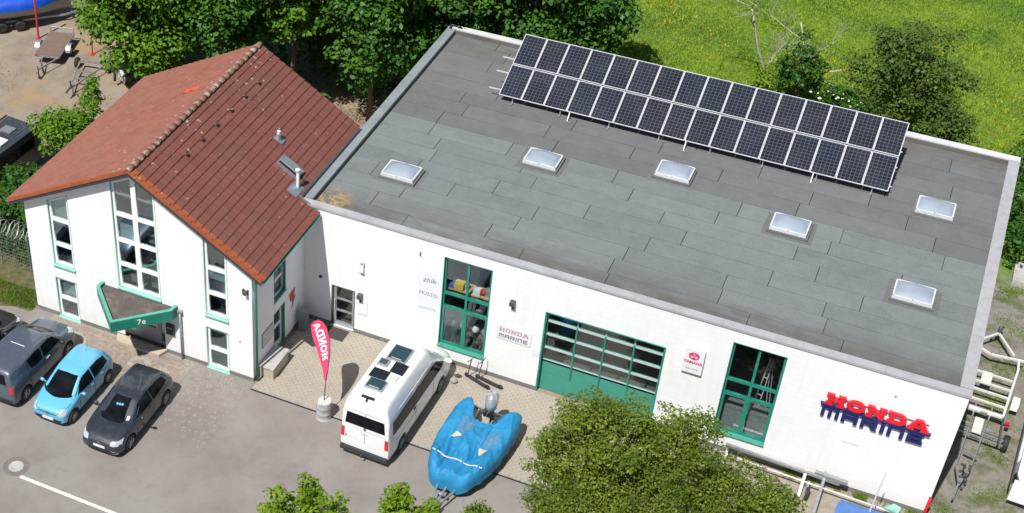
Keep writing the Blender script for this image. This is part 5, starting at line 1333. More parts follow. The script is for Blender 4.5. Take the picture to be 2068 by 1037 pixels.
# --- black car at the left edge, rear towards -y
def black_car():
    t = thing('estate_car', 'black car cut by the left picture edge with its nose beside the grey van', 'car', (-10.35, -7.95, 0), PI/2)
    st = [(2.12, .28, .56, .48, .54, .60, .46, .0), (2.08, .18, .74, .54, .72, .68, .62, .01), (1.88, .15, .84, .64, .83, .80, .74, .02), (1.45, .14, .89, .76, .87, .90, .78, .03),
          (1.00, .14, .895, .86, .87, .97, .78, .03), (.88, .14, .895, .88, .87, 1.00, .76, .03), (.20, .14, .895, .90, .87, 1.36, .66, .03), (-.05, .14, .895, .91, .87, 1.42, .65, .03), (-.7, .14, .895, .93, .87, 1.44, .65, .03),
          (-1.55, .14, .895, .94, .87, 1.40, .64, .02), (-1.95, .16, .885, .94, .85, 1.30, .62, .01), (-2.08, .24, .80, .72, .76, .84, .66, .0), (-2.13, .30, .64, .50, .62, .62, .54, .0)]
    wb = 1.31; wh = [(wb, -.84), (wb, .84), (-wb, -.84), (-wb, .84)]
    me, bvh = body_mesh(st, wh, .315); me.materials.append(M['p_black']); link('body', me, t)
    for x, y in wh: add_wheel(t, x, y*.945, .315, .2, 6, y < 0)
    patch(bvh, [(-.61, 1.37), (.61, 1.37)], [(-.77, .965), (.77, .965)], '+x', 'windscreen', M['carglass'], t, 8)
    for sd, ax in ((-1, '-y'), (1, '+y')):
        patch(bvh, [(.30, 1.27), (-.04, 1.355), (-.42, 1.375)], [(.70, .965), (.12, .955), (-.42, .96)], ax, 'side_window', M['carglass'], t)
        patch(bvh, [(-.48, 1.375), (-1.0, 1.355), (-1.46, 1.27)], [(-.48, .96), (-1.0, .98), (-1.56, 1.03)], ax, 'side_window', M['carglass'], t)
        patch(bvh, [(.50*sd, .78), (.80*sd, .78)][::sd], [(.46*sd, .62), (.83*sd, .60)][::sd], '+x', 'headlight', M['lamp_clear'], t, 4)
        patch(bvh, [(.52*sd, .92), (.78*sd, .92)][::sd], [(.50*sd, .76), (.80*sd, .76)][::sd], '-x', 'tail_light', M['tail'], t, 4)
    mirrors(t, .60, .87, .99, M['p_black'])
black_car()
# --- white high roof camper van, rear towards -y
def camper():
    t = thing('camper_van', 'white high roof camper van with roof windows and solar panels parked nose to the wall', 'camper van', (5.90, -3.42, 0), PI/2-R(1.6))
    st = [(2.98, .32, .66, .62, .64, .86, .56, .0, .74, .60), (2.93, .22, .88, .76, .86, 1.04, .72, .01, .92, .80), (2.72, .18, .97, .92, .95, 1.20, .80, .02, 1.08, .88), (2.35, .18, .99, 1.06, .97, 1.32, .84, .03, 1.2, .92), (2.15, .18, 1.0, 1.14, .98, 1.42, .84, .03, 1.28, .92),
          (1.70, .18, 1.01, 1.26, .98, 1.86, .84, .03, 1.6, .92), (1.25, .18, 1.01, 1.38, .98, 2.28, .82, .03, 1.9, .92), (.95, .18, 1.01, 1.42, .98, 2.62, .80, .04, 2.1, .93), (.70, .18, 1.01, 1.42, .98, 2.86, .80, .04, 2.15, .94), (.30, .18, 1.01, 1.42, .985, 2.92, .80, .03, 2.15, .945), (-1.5, .18, 1.01, 1.42, .985, 2.93, .80, .03, 2.15, .95),
          (-2.60, .20, 1.01, 1.42, .985, 2.92, .80, .02, 2.15, .95), (-2.86, .22, 1.0, 1.40, .97, 2.86, .80, .02, 2.15, .94), (-2.90, .24, .99, 1.40, .96, 2.72, .82, .01, 2.15, .93), (-2.95, .30, .98, 1.30, .95, 2.28, .86, .0, 1.95, .92), (-2.98, .34, .96, 1.05, .94, 1.50, .90, .0, 1.3, .93), (-3.0, .38, .94, .78, .92, .92, .88, .0, .85, .90)]
    wbf, wbr = 1.71, -1.85; wh = [(wbf, -.93), (wbf, .93), (wbr, -.93), (wbr, .93)]
    me, bvh = body_mesh(st, wh, .35); me.materials.append(M['p_white']); link('body', me, t)
    for x, y in wh: add_wheel(t, x, y*.965, .35, .22, 6, y < 0)
    patch(bvh, [(-.76, 2.16), (0, 2.20), (.76, 2.16)], [(-.84, 1.44), (0, 1.42), (.84, 1.44)], '+x', 'windscreen', M['carglass'], t, 8)
    for sd, ax in ((-1, '-y'), (1, '+y')):
        patch(bvh, [(1.55, 1.68), (1.25, 1.92), (.96, 2.0)], [(2.05, 1.32), (1.5, 1.26), (.96, 1.28)], ax, 'side_window', M['carglass'], t)
        patch(bvh, [(.93, 2.02), (.0, 2.04), (-.73, 2.04)], [(.93, 1.29), (.0, 1.31), (-.73, 1.32)], ax, 'side_window', M['carglass'], t)
        patch(bvh, [(-.76, 2.04), (-1.8, 2.04), (-2.66, 2.01)], [(-.76, 1.32), (-1.8, 1.34), (-2.66, 1.38)], ax, 'side_window', M['carglass'], t)
        seam(bvh, [(.94, 1.28), (.94, .35), (2.0, .35)], ax, t); seam(bvh, [(.94, 2.1), (-.66, 2.1), (-.66, .35), (.94, .35)], ax, t, .009)
        seam(bvh, [(.8, 2.26), (-2.7, 2.26)], ax, t, .012, M['p_white'], 'roof_joint'); seam(bvh, [(-.6, .95), (-2.75, .98)], ax, t, .008)
        patch(bvh, [(2.3, .40), (-2.85, .40)], [(2.3, .24), (-2.85, .24)], ax, 'sill_cladding', M['anth'], t, 2, off=.012, sub=24)
        o = MB().box(-.09, .09, -.014, .014, -.02, .02).build('door_handle', M['black'], t); o.location = (-.78, sd*1.01, 1.22)
        patch(bvh, [(.80*sd, 1.36), (.93*sd, 1.36)][::sd], [(.81*sd, .88), (.95*sd, .88)][::sd], '-x', 'tail_light', M['tail'], t, 4, off=.012)
        patch(bvh, [(.55*sd, 1.02), (.86*sd, 1.04)][::sd], [(.55*sd, .84), (.88*sd, .84)][::sd], '+x', 'headlight', M['lamp_clear'], t, 4)
    patch(bvh, [(-.74, 2.14), (.74, 2.14)], [(-.80, 1.60), (.80, 1.60)], '-x', 'rear_window', M['carglass'], t, 6, off=.01)
    seam(bvh, [(0, 2.25), (0, .55)], '-x', t); seam(bvh, [(-.84, 2.26), (.84, 2.26)], '-x', t, .008); seam(bvh, [(-.84, 1.45), (.84, 1.45)], '-x', t, .006)
    patch(bvh, [(-.9, .52), (.9, .52)], [(-.9, .34), (.9, .34)], '-x', 'rear_bumper', M['anth'], t, 3, off=.05, sub=8)
    MB().box(-3.10, -2.9, -.93, .93, .30, .50).build('bumper_step', M['anth'], t)
    MB().tube([(-3.0, -.0, .36), (-3.25, 0, .36), (-3.25, 0, .42)], .03, 8).ball((-3.25, 0, .46), .035).build('tow_bar', M['dark_metal'], t)
    plate_no(t, -2.995, .98, -1, y=.50); badge(t, bvh, 1.56, '-x', .06); 
    h = bvh.ray_cast(Vector((-8, -.02, 1.32)), Vector((1, 0, 0)))
    if h[0]: MB().box(-.02, .0, -.10, .16, -.03, .03).build('lock_handle', M['alu'], t).location = h[0]
    mirrors(t, 1.98, 1.0, 1.45, M['p_white'], 1.5)
    # roof fittings
    def onroof(x, y): q = bvh.ray_cast(Vector((x, y, 8)), Vector((0, 0, -1))); return q[0].z if q[0] else 2.9
    def hatch(x0, x1, y0, y1):
        e_ = link('roof_window', None, t, loc=((x0+x1)/2, (y0+y1)/2, onroof((x0+x1)/2, (y0+y1)/2)-.01)); a, b = (x1-x0)/2, (y1-y0)/2
        MB().box(-a, a, -b, b, 0, .07).build('frame', M['grey_frame'], e_); MB().box(-a+.05, a-.05, -b+.05, b-.05, .071, .095).build('pane', M['mirror_sky'], e_)
        MB().bar((-a+.08, -.2, .10), (-a+.08, .2, .10), .02, .02).build('handle', M['alu'], e_)
    hatch(-.58, .28, -.40, .36); hatch(-2.34, -1.76, -.30, .40)
    for (x0, x1, y0, y1) in ((-1.72, -1.22, -.14, .52), (-1.18, -.60, -.58, -.06)):
        z = onroof((x0+x1)/2, (y0+y1)/2); MB().box(x0, x1, y0, y1, z-.01, z+.035).build('solar_panel', M['anth'] if 0 else pm('black_solar_film', (.012, .014, .02), .35, .2, 4), t)
    z = onroof(-.85, .3); MB().box(-1.05, -.68, .12, .50, z-.01, z+.10).build('roof_fan', M['grey_frame'], t); MB().box(-1.0, -.73, .17, .45, z+.101, z+.11).build('fan_lid', M['dark_metal'], t)
    z = onroof(-1.5, -.35); MB().box(-1.62, -1.30, -.50, -.20, z-.01, z+.09).build('satellite_dome', M['p_white'], t)
    z = onroof(-2.75, .1); MB().box(-2.80, -2.70, -.22, .28, z-.01, z+.05).build('roof_light', M['black'], t); MB().box(-2.92, -2.80, .0, .06, z-.06, z+.05).build('reversing_camera', M['black'], t)
camper()
t = thing('wheel_chock', 'brown chock lying on the paving right of the camper nose', 'chock', (7.22, -1.05, .02))
MB().ball((0, 0, .12), (.16, .13, .12), 8, 5).build('body', M['conc_dark'], t)

# ---------------------------------------------------------------- e-scooter by the wall
t = thing('kick_scooter', 'black electric kick scooters leaning below the tall shop window', 'scooter', (7.75, -.55, .02))
for k_, (dx, dy, an) in enumerate(((0, 0, R(-18)), (.42, .12, R(-10)))):
    mt = Matrix.Translation((dx, dy, 0)) @ Matrix.Rotation(an, 4, 'Z')
    b = MB().bar((-.1, 0, .12), (.75, -.02, .12), .14, .04); b.xf(mt); b.build('deck', M['black'], t)
    b = MB().tube([(-.16, 0, .10), (-.05, 0, .98)], .022, 8); b.xf(mt); b.build('stem', M['dark_metal'], t)
    b = MB().tube([(-.06, -.24, 1.0), (-.05, .24, 1.0)], .016, 8); b.xf(mt); b.build('handlebar', M['dark_metal'], t)
    for xx in (-.20, .82):
        b = MB().lathe([(.05, -.02), (.10, -.025), (.11, 0), (.10, .025), (.05, .02)], 16, (xx, 0, .11), axis='y'); b.xf(mt); b.build('wheel', M['rubber'], t, smooth=True)

# ---------------------------------------------------------------- trailers and boats
def tyre(parent, x, y, r=.28, w=.16, rimm='galv'):
    e_ = link('wheel', None, parent, loc=(x, y, r))
    MB().lathe([(r*.6, -w/2), (r*.92, -w/2), (r, -w*.3), (r, w*.3), (r*.92, w/2), (r*.6, w/2)], 20, axis='x').build('tyre', M['rubber'], e_, smooth=True)
    MB().lathe([(0, -w*.35), (r*.25, -w*.4), (r*.6, -w*.45), (r*.6, w*.45), (r*.25, w*.4), (0, w*.35)], 16, axis='x').build('rim', M[rimm], e_)
def mudguard(parent, x, y, r, w, m):
    b = MB(); n = 8
    for k_ in (0, 1):
        for i in range(n+1): a = R(10+160*i/n); b.v += [(x-w/2, y+(r+.02*k_)*math.cos(a), .28+(r+.02*k_)*math.sin(a)), (x+w/2, y+(r+.02*k_)*math.cos(a), .28+(r+.02*k_)*math.sin(a))]
    k2 = 2*(n+1)
    for i in range(n):
        b.f += [(2*i, 2*i+1, 2*i+3, 2*i+2), (k2+2*i, k2+2*i+2, k2+2*i+3, k2+2*i+1), (2*i, 2*i+2, k2+2*i+2, k2+2*i), (2*i+1, k2+2*i+1, k2+2*i+3, 2*i+3)]
    b.build('mudguard', m, parent)
# RIB boat under blue cover on its trailer. Boat frame: +y towards the wall (stern), bow to -y
tr = thing('boat_trailer', 'galvanised boat trailer under the blue covered boat', 'trailer', (9.30, -4.45, 0), R(-3))
MB().bar((-.62, 2.0, .42), (-.62, -1.2, .42), .06, .08).bar((.62, 2.0, .42), (.62, -1.2, .42), .06, .08).bar((-.62, 1.0, .36), (.62, 1.0, .36), .05, .06).bar((-.62, -.6, .36), (.62, -.6, .36), .05, .06).build('frame', M['galv'], tr)
MB().bar((-.62, -1.2, .42), (-.08, -3.3, .42), .06, .08).bar((.62, -1.2, .42), (.08, -3.3, .42), .06, .08).bar((0, -1.2, .42), (0, -3.7, .42), .07, .08).build('drawbar', M['galv'], tr)
MB().bar((0, -2.7, .45), (0, -2.8, .62), .07, .07).bar((-.14, -2.78, .62), (.14, -2.78, .62), .08, .10).build('winch_post', M['galv'], tr)
MB().tube([(.18, -3.2, .5), (.18, -3.2, .12)], .03).lathe([(0, -.03), (.1, -.03), (.1, .03), (0, .03)], 14, (.18, -3.2, .1), axis='x').build('jockey_wheel', M['dark_metal'], tr)
for x in (-.95, .95): tyre(tr, x, .6); mudguard(tr, x, .6, .36, .22, M['galv'])
MB().box(-1.0, 1.0, 2.05, 2.12, .35, .47).build('light_board', M['galv'], tr)
bt = thing('covered_rib_boat', 'inflatable boat under a bright blue tarpaulin with two stern cones', 'boat', (9.30, -4.45, 0), R(-3))
hull = MB()
for sd in (-1, 1):
    hull.tube([(sd*.95, 1.6, .70), (sd*.98, .4, .68), (sd*.84, -.7, .66), (sd*.42, -1.40, .64), (0, -1.65, .62)], .20, 12)
hull.build('inflatable_tube', M['tube_grey'], bt, smooth=True)
MB().prism([(-.75, .85), (.75, .85), (.72, -.8), (0, -1.5), (-.72, -.8)], .44, .64).build('hull', M['hull_white'], bt)
from mathutils import noise as mn
tp = MB(); NA, NR = 150, 34
half_o = [(0, -2.28), (.48, -2.26), (.80, -1.98), (1.04, -1.40), (1.17, -.75), (1.24, 0), (1.26, .8), (1.22, 1.45), (1.12, 1.88), (.95, 1.98), (.76, 1.80), (.60, 1.36), (.44, 1.08), (.20, .98), (0, .96)]
outl = [Vector((x, y)) for x, y in half_o]+[Vector((-x-.03, y-.05)) for x, y in reversed(half_o[1:-1])]
cs_ = [0]
for i in range(len(outl)): cs_.append(cs_[-1]+(outl[(i+1) % len(outl)]-outl[i]).length)
def out_at(q):
    d = (q % 1)*cs_[-1]; i = max(j for j in range(len(outl)) if cs_[j] <= d+1e-9); t_ = (d-cs_[i])/(cs_[i+1]-cs_[i])
    p0, p1, p2, p3 = outl[i-1], outl[i], outl[(i+1) % len(outl)], outl[(i+2) % len(outl)]
    return .5*((2*p1)+(p2-p0)*t_+(2*p0-5*p1+4*p2-p3)*t_**2+(3*p1-p0-3*p2+p3)*t_**3)
for j in range(NR+1):
    t_ = j/NR
    for i in range(NA):
        o_ = out_at(i/NA); cx_ = Vector((o_.x*.0, max(-1.3, min(.2, o_.y*.6)))); stern = o_.y > .9 and abs(o_.x) < .52
        rr = min(1, t_*1.13); p = cx_.lerp(o_, rr)
        z = 1.08+.09*math.exp(-((rr-.80)/.15)**2)*(0 if stern else 1)
        z += .10*max(0, 1-abs(p.x)/.5)*math.exp(-((p.y+.3)/1.0)**2)
        z -= .07*math.exp(-((p.y-.75)/.5)**2)*max(0, 1-abs(p.x)/.5)
        z -= .09*math.exp(-((abs(p.x)-.42)/.12)**2)*(1 if p.y < .9 else .3)
        if rr > .90: z -= .16*((rr-.90)/.10)**1.5
        if t_*1.13 > 1: q_ = (t_*1.13-1)/.13; z -= q_*(.42 if not stern else .28); p = p+(o_-cx_).normalized()*(.02*math.sin(i*.9)+.015*mn.noise((i*.35, q_*2, 3)))*q_
        if p.y < -1.9: z -= .18*((-1.9-p.y)/.4)**1.5
        f_ = .045*mn.noise((p.x*3.2, p.y*1.1, 1.1))+.075*max(0, .22-abs(mn.noise((p.x*2.6+p.y*.5, p.y*.75, 4))))/.22*1.0-.06+.028*max(0, .18-abs(mn.noise((p.x*6-p.y*1.5, p.y*2.6, 2))))/.18+.012*mn.noise((p.x*18, p.y*9+p.x*5, 8))
        if abs(p.x) < .03 and p.y < -1.6: f_ -= .04
        z += f_*(1.1 if rr < .95 else .7)
        tp.v.append((p.x+.02*mn.noise((p.x*4, p.y*4, 9)), p.y, z))
for j in range(NR):
    for i in range(NA): a_ = j*NA+i; b_ = j*NA+(i+1) % NA; tp.f.append((a_, b_, b_+NA, a_+NA))
tpo = tp.build('tarpaulin', M['tarp'], bt, smooth=True)
tbvh = BVHTree.FromPolygons([Vector(v) for v in tp.v], tp.f)
def ontarp(pts, name, m, off=.012):
    b = MB(); pp = []
    for (x, y) in pts:
        h = tbvh.ray_cast(Vector((x, y, 5)), Vector((0, 0, -1))); pp.append(Vector(h[0])+Vector((0, 0, off+.012)) if h[0] else Vector((x, y, 1.1)))
    c_ = sum(pp, Vector())/len(pp); h = tbvh.ray_cast(Vector((c_.x, c_.y, 5)), Vector((0, 0, -1))); c_.z = max(c_.z, h[0].z+off+.02) if h[0] else c_.z
    b.v = [tuple(c_)]+[tuple(p) for p in pp]; b.f = [(0, i+1, (i+1) % len(pp)+1) for i in range(len(pp))]
    return b.build(name, m, bt, smooth=True)
ontarp([(-.72, -.42), (-.68, -.24), (-.64, -.06), (-.50, -.12), (-.38, -.18), (-.50, -.30), (-.62, -.38)], 'cloth_patch', M['tarp_patch'])
ontarp([(.42, -.46), (.55, -.44), (.74, -.48), (.68, -.64), (.58, -.84), (.50, -.70), (.46, -.58)], 'cloth_patch', M['tarp_patch'])
pts = []
for i in range(25):
    x = -.98+1.95*i/24; h = tbvh.ray_cast(Vector((x, -1.45-.02*i/24, 5)), Vector((0, 0, -1)))
    if h[0]: pts.append(h[0]+Vector((0, 0, .03)))
pts = [Vector((p.x, p.y, sum(q.z for q in pts[max(0, i-2):i+3])/len(pts[max(0, i-2):i+3])+.015)) for i, p in enumerate(pts)]
MB().tube(pts, .03, 4, flat=.5).build('strap', M['pink_strap'], bt)
# outboard engine at the stern
en = thing('outboard_engine', 'silver outboard engine cowl sticking up at the covered boat stern', 'outboard motor', (9.30+.10, -2.98, 0), R(-3))
b = MB()
for i, (z, rx_, ry_) in enumerate(((1.22, .17, .22), (1.30, .22, .30), (1.52, .24, .34), (1.74, .23, .32), (1.88, .17, .24), (1.94, .06, .08))):
    for k_ in range(16): a = 2*PI*k_/16; b.v.append((rx_*math.cos(a), ry_*math.sin(a)+.10*(z-1.2), z))
for i in range(5):
    for k_ in range(16): b.f.append((i*16+k_, i*16+(k_+1) % 16, (i+1)*16+(k_+1) % 16, (i+1)*16+k_))
b.f.append(tuple(range(16))[::-1]); b.f.append(tuple(range(80, 96)))
b.build('cowl', M['engine'], en, smooth=True)
MB().tube([(0, .1, 1.25), (0, .22, .5)], .09, 10).box(-.025, .025, .05, .40, .42, .62).build('leg', M['dark_metal'], en)
MB().box(-.16, .16, -.34, -.10, 1.05, 1.34).build('bracket', M['black'], en)
b = MB()
for i in range(10): b.ball((random.uniform(-.2, .12), random.uniform(-.42, -.26), random.uniform(1.18, 1.42)), random.uniform(.03, .06), 6, 4)
b.build('rigging', M['dark_metal'], en)

# flatbed car trailer in the back yard, drawbar towards -y
def yard_trailer():
    t = thing('flatbed_trailer', 'flat bed trailer with brown deck and grey mudguards in the dirt yard', 'trailer', (-21.0, 13.4, 0), R(15))
    MB().box(-.62, .62, -1.15, 1.25, .52, .56).build('deck', M['ply'], t)
    MB().bar((-.66, -1.2, .50), (-.66, 1.3, .50), .06, .10).bar((.66, -1.2, .50), (.66, 1.3, .50), .06, .10).bar((-.66, -1.2, .50), (.66, -1.2, .50), .06, .10).bar((-.66, 1.3, .50), (.66, 1.3, .50), .06, .10).build('frame', M['galv'], t)
    MB().tube([(-.62, 1.3, .55), (-.62, 1.32, .82), (.62, 1.32, .82), (.62, 1.3, .55)], .035, 8).build('headboard_rail', M['galv'], t)
    MB().bar((-.60, -1.2, .46), (-.05, -2.3, .46), .06, .07).bar((.60, -1.2, .46), (.05, -2.3, .46), .06, .07).bar((0, -2.2, .46), (0, -2.9, .46), .07, .07).bar((-.25, -1.2, .44), (0, -2.2, .44), .05, .05).build('drawbar', M['galv_rust'], t)
    MB().tube([(.0, -2.55, .7), (.0, -2.55, .12)], .03).lathe([(0, -.03), (.1, -.03), (.1, .03), (0, .03)], 14, (.0, -2.55, .1), axis='x').build('jockey_wheel', M['dark_metal'], t)
    for x in (-.84, .84): tyre(t, x, .0); mudguard(t, x, .0, .38, .26, M['galv'])
    MB().box(-.62, -.50, -1.26, -1.22, .50, .60).build('reflector', M['tail'], t)
    t = thing('frame_trailer', 'bare A frame boat trailer of rusty steel beside the flat bed trailer', 'trailer', (-18.3, 12.3, 0), R(10))
    MB().bar((-.55, .6, .42), (-.42, -.4, .42), .06, .07).bar((-.42, -.4, .42), (0, -2.1, .42), .06, .07).bar((.75, .6, .42), (.70, .2, .42), .06, .07).bar((.70, .2, .42), (0, -2.1, .42), .06, .07).build('frame', M['galv_rust'], t)
    MB().bar((-.42, -.5, .45), (.55, -.35, .45), .09, .05).bar((-.25, -1.2, .45), (.35, -1.1, .45), .09, .05).bar((-.55, .55, .45), (.75, .55, .45), .10, .06).build('cross_bar', M['galv'], t)
    MB().bar((0, -1.9, .45), (0, -2.6, .45), .07, .07).bar((.0, -2.0, .45), (0, -2.0, .8), .06, .06).tube([(.14, -2.1, .6), (.14, -2.1, .12)], .03).lathe([(0, -.03), (.1, -.03), (.1, .03), (0, .03)], 14, (.14, -2.1, .1), axis='x').build('winch_post', M['dark_metal'], t)
    tyre(t, .95, .6); tyre(t, -.78, .6)
yard_trailer()
# red posts in the yard
for (x, y, h_, r_, lab) in ((-22.7, 14.35, 3.2, .06, 'leaning red steel post next to the blue covered boat in the yard'), (-19.2, 14.2, 1.6, .04, 'thin rusty red post at the right side of the flat bed trailer')):
    t = thing('steel_post', lab, 'post', (x, y, 0)); MB().tube([(0, 0, 0), (.05, 0, h_)], r_, 8).build('post', M['red_post'], t); MB().box(-.12, .12, -.12, .12, 0, .02).build('foot_plate', M['red_post'], t)
# big blue covered boat top left
t = thing('covered_yard_boat', 'large boat under shiny dark blue tarpaulin at the upper left corner', 'boat', (-25.0, 15.0, 0), R(42))
def loft(rows, name, m, parent, closed=False):
    b = MB(); k_ = len(rows[0])
    for r_ in rows: b.v += r_
    for i in range(len(rows)-1):
        for j in range(k_-1): b.f.append((i*k_+j, i*k_+j+1, (i+1)*k_+j+1, (i+1)*k_+j))
    return b.build(name, m, parent, smooth=True)
rows_h, rows_c = [], []
for i in range(17):
    u = i/16; x = -3.4+6.8*u; w = 1.25*math.sin(min(1, (1-abs(u-.45)*1.55))*PI/2)**.7 if abs(u-.45) < .6 else .1
    w = max(.12, 1.25*(1-max(0, (u-.55)/.45)**2.2)*(.85+.15*min(1, u*4)))
    rows_h.append([(x, w*math.cos(a)*(1 if 1 else 1), .55+.95-.95*max(0, math.sin(a))*1.0) if 0 else (x, -w*math.cos(a), 1.5-.95*math.sin(a)) for a in [PI*q/10 for q in range(11)]])
    rows_c.append([(x, -(w+.05)*math.cos(a), 1.36+.75*math.sin(a)**.8*(1-.3*abs(u-.5)*2)+.05*mn.noise((x*1.5, a*3, 2))) for a in [PI*q/14 for q in range(15)]])
loft(rows_h, 'hull', M['tube_grey'], t); loft(rows_c, 'tarpaulin', M['tarp_blue_dark'], t)
MB().bar((-3, -.5, .4), (3, -.5, .4), .08, .1).bar((-3, .5, .4), (3, .5, .4), .08, .1).bar((3, -.5, .4), (4.4, 0, .4), .08, .1).bar((3, .5, .4), (4.4, 0, .4), .08, .1).bar((0, -.9, .35), (0, .9, .35), .08, .08).build('trailer_frame', M['galv'], t)
for x in (-.4, .4):
    for y in (-.95, .95): e_ = link('wheel', None, t, loc=(x*1.2, y, .3)); MB().lathe([(0, -.05), (.17, -.07), (.3, -.08), (.3, .08), (.17, .07), (0, .05)], 18, axis='y').build('tyre', M['rubber'], e_, smooth=True)
# small dark boat under the maple
t = thing('small_dark_boat', 'small dark boat with white stern under the maple behind the tiled roof', 'boat', (-15.4, 13.5, 0), R(-35))
rows_h = []; rows_c = []
for i in range(11):
    u = i/10; y = -1.5+3.6*u; w = .8*(1-max(0, (u-.5)/.5)**2.3)+.04
    rows_h.append([(-w*math.cos(a), y, .95-.7*math.sin(a)) for a in [PI*q/8 for q in range(9)]]); rows_c.append([(-(w+.03)*math.cos(a), y, .9+.3*math.sin(a)) for a in [PI*q/8 for q in range(9)]])
loft(rows_h, 'hull', M['dark_metal'], t); loft(rows_c, 'cover', M['anth'], t)
MB().box(-.7, .7, -1.62, -1.50, .5, 1.0).build('transom', M['hull_white'], t); MB().ball((.0, -1.75, 1.0), (.18, .2, .28), 10, 6).tube([(0, -1.75, .9), (0, -1.8, .3)], .07).build('outboard', M['anth'], t, smooth=True)
MB().bar((-.5, -1, .25), (-.5, 1.5, .25), .06, .06).bar((.5, -1, .25), (.5, 1.5, .25), .06, .06).bar((-.8, 0, .25), (.8, 0, .25), .06, .06).build('cradle', M['galv'], t)
# dark caravan left of the house
t = thing('dark_van', 'dark van roof with white hatch left of the house behind the small tree', 'van', (-16.9, 2.6, 0), R(-4))
hv = MB(); prof = [(-1.0, .35), (-1.02, 1.2), (-.95, 1.85), (-.85, 1.98), (.85, 1.98), (.95, 1.85), (1.02, 1.2), (1.0, .35)]
for y in (-3.2, 2.1): hv.v += [(x, y, z) for x, z in prof]
for i in range(8): j = (i+1) % 8; hv.f.append((i, j, j+8, i+8))
hv.f += [tuple(range(8))[::-1], tuple(range(8, 16))]; hv.build('body', M['p_caravan'], t)
for i in range(9): MB().box(-.72+.18*i-.012, -.72+.18*i+.012, -3.1, 2.0, 1.981, 1.995).build('roof_rib', M['p_caravan'], t)
MB().box(-.94, -.87, -3.15, 2.05, 1.99, 2.05).box(.87, .94, -3.15, 2.05, 1.96, 2.02).build('roof_rail', M['anth'], t)
MB().box(.05, .60, -.25, .35, 1.996, 2.10).build('roof_hatch', M['upvc'], t); MB().box(-.35, .25, .85, 1.35, 1.996, 2.06).build('roof_vent', M['galv'], t)
MB().box(-.9, .9, 2.1, 2.16, .5, 1.0).build('bumper', M['black'], t); MB().box(1.03, 1.04, -1.0, 1.6, 1.2, 1.75).build('side_window', M['carglass'], t)
for x in (-.9, .9):
    for y in (-2.0, 1.2): tyre(t, x, y, .33, .2)

# right side strip: white twin beam trailer and galvanised trailer
t = thing('white_boat_trailer', 'white painted boat trailer with cross beams on the grass strip beside the hall', 'trailer', (25.75, 7.9, 0), R(-2))
P_ = M['white_paint']
MB().bar((0, 3.1, .48), (-.85, 2.0, .48), .07, .08).bar((0, 3.1, .48), (.72, 1.95, .48), .07, .08).build('drawbar', P_, t)
MB().bar((-.9, 2.0, .52), (-.1, 1.55, .52), .08, .08).bar((-.1, 1.55, .52), (1.1, 1.72, .52), .08, .08).build('front_beam', P_, t)
MB().bar((.92, 1.75, .48), (.98, 1.1, .48), .08, .08).bar((.98, 1.1, .48), (.85, -1.9, .48), .08, .08).bar((-.95, 2.0, .48), (-.95, -1.9, .48), .08, .08).build('side_beam', P_, t)
for y in (.35, -.25, -.75, -1.35, -1.9): MB().bar((-.95, y, .50), (.88, y-.05, .50), .06 if y > -1.8 else .10, .08).build('cross_beam', P_, t)
MB().box(-.22, .15, -.45, .30, .56, .62).build('keel_pad', pm('pale_board', (.55, .54, .48), .8, .1, 5), t)
MB().box(-.85, .05, -2.12, -1.98, .50, .58).box(.30, .80, -2.10, -1.98, .50, .58).build('light_board', P_, t)
MB().box(.98, 1.12, -2.35, -2.20, .42, .56).build('reflector', M['tail'], t)
for x in (1.15, -1.15): tyre(t, x, -.85, .27, .17); mudguard(t, x, -.85, .36, .26, P_)
MB().tube([(-.05, 3.2, .75), (-.05, 3.2, .1)], .03).lathe([(0, -.03), (.11, -.03), (.11, .03), (0, .03)], 14, (-.2, 3.15, .11), axis='x').bar((0, 3.1, .5), (.1, 3.6, .5), .08, .08).build('jockey_wheel', M['dark_metal'], t)
t = thing('galvanised_trailer', 'long narrow galvanised boat trailer with one wheel showing beside the hall corner', 'trailer', (25.72, 3.8, 0), R(-3))
MB().bar((-.30, 2.6, .45), (-.36, -1.3, .45), .05, .08).bar((.28, 2.6, .45), (.12, -1.3, .45), .05, .08).build('main_beam', M['galv'], t)
MB().bar((-.36, -1.3, .45), (-.10, -2.2, .45), .06, .08).bar((.12, -1.3, .45), (-.10, -2.2, .45), .06, .08).bar((-.1, -2.0, .42), (-.16, -3.0, .42), .07, .07).build('drawbar', M['galv'], t)
for y, w, mt in ((1.35, .95, 'galv_rust'), (.75, .95, 'galv'), (1.05, .95, 'galv'), (2.2, 1.0, 'galv'), (-.3, .25, 'galv')): MB().bar((-w, y, .40), (w, y-.1, .40), .08, .06).build('cross_beam', M[mt], t)
MB().box(-.20, .12, .75, 1.65, .50, .54).build('keel_pad', pm('pale_board', (.55, .54, .48), .8, .1, 5), t)
for x in (1.02, -1.02): tyre(t, x, .95, .32, .20, 'dark_metal')
MB().bar((.78, .6, .45), (.72, 1.9, .62), .06, .14).build('bunk', M['dark_metal'], t)
b = MB()
for i in range(12): b.ball((random.uniform(-.25, .1), random.uniform(-2.0, -1.3), random.uniform(.45, .75)), random.uniform(.04, .08), 6, 4)
b.bar((-.1, -1.5, .45), (-.1, -1.6, .9), .06, .06).lathe([(0, -.04), (.13, -.04), (.13, .04), (0, .04)], 14, (.05, -1.9, .13), axis='x').build('winch_post', M['dark_metal'], t)
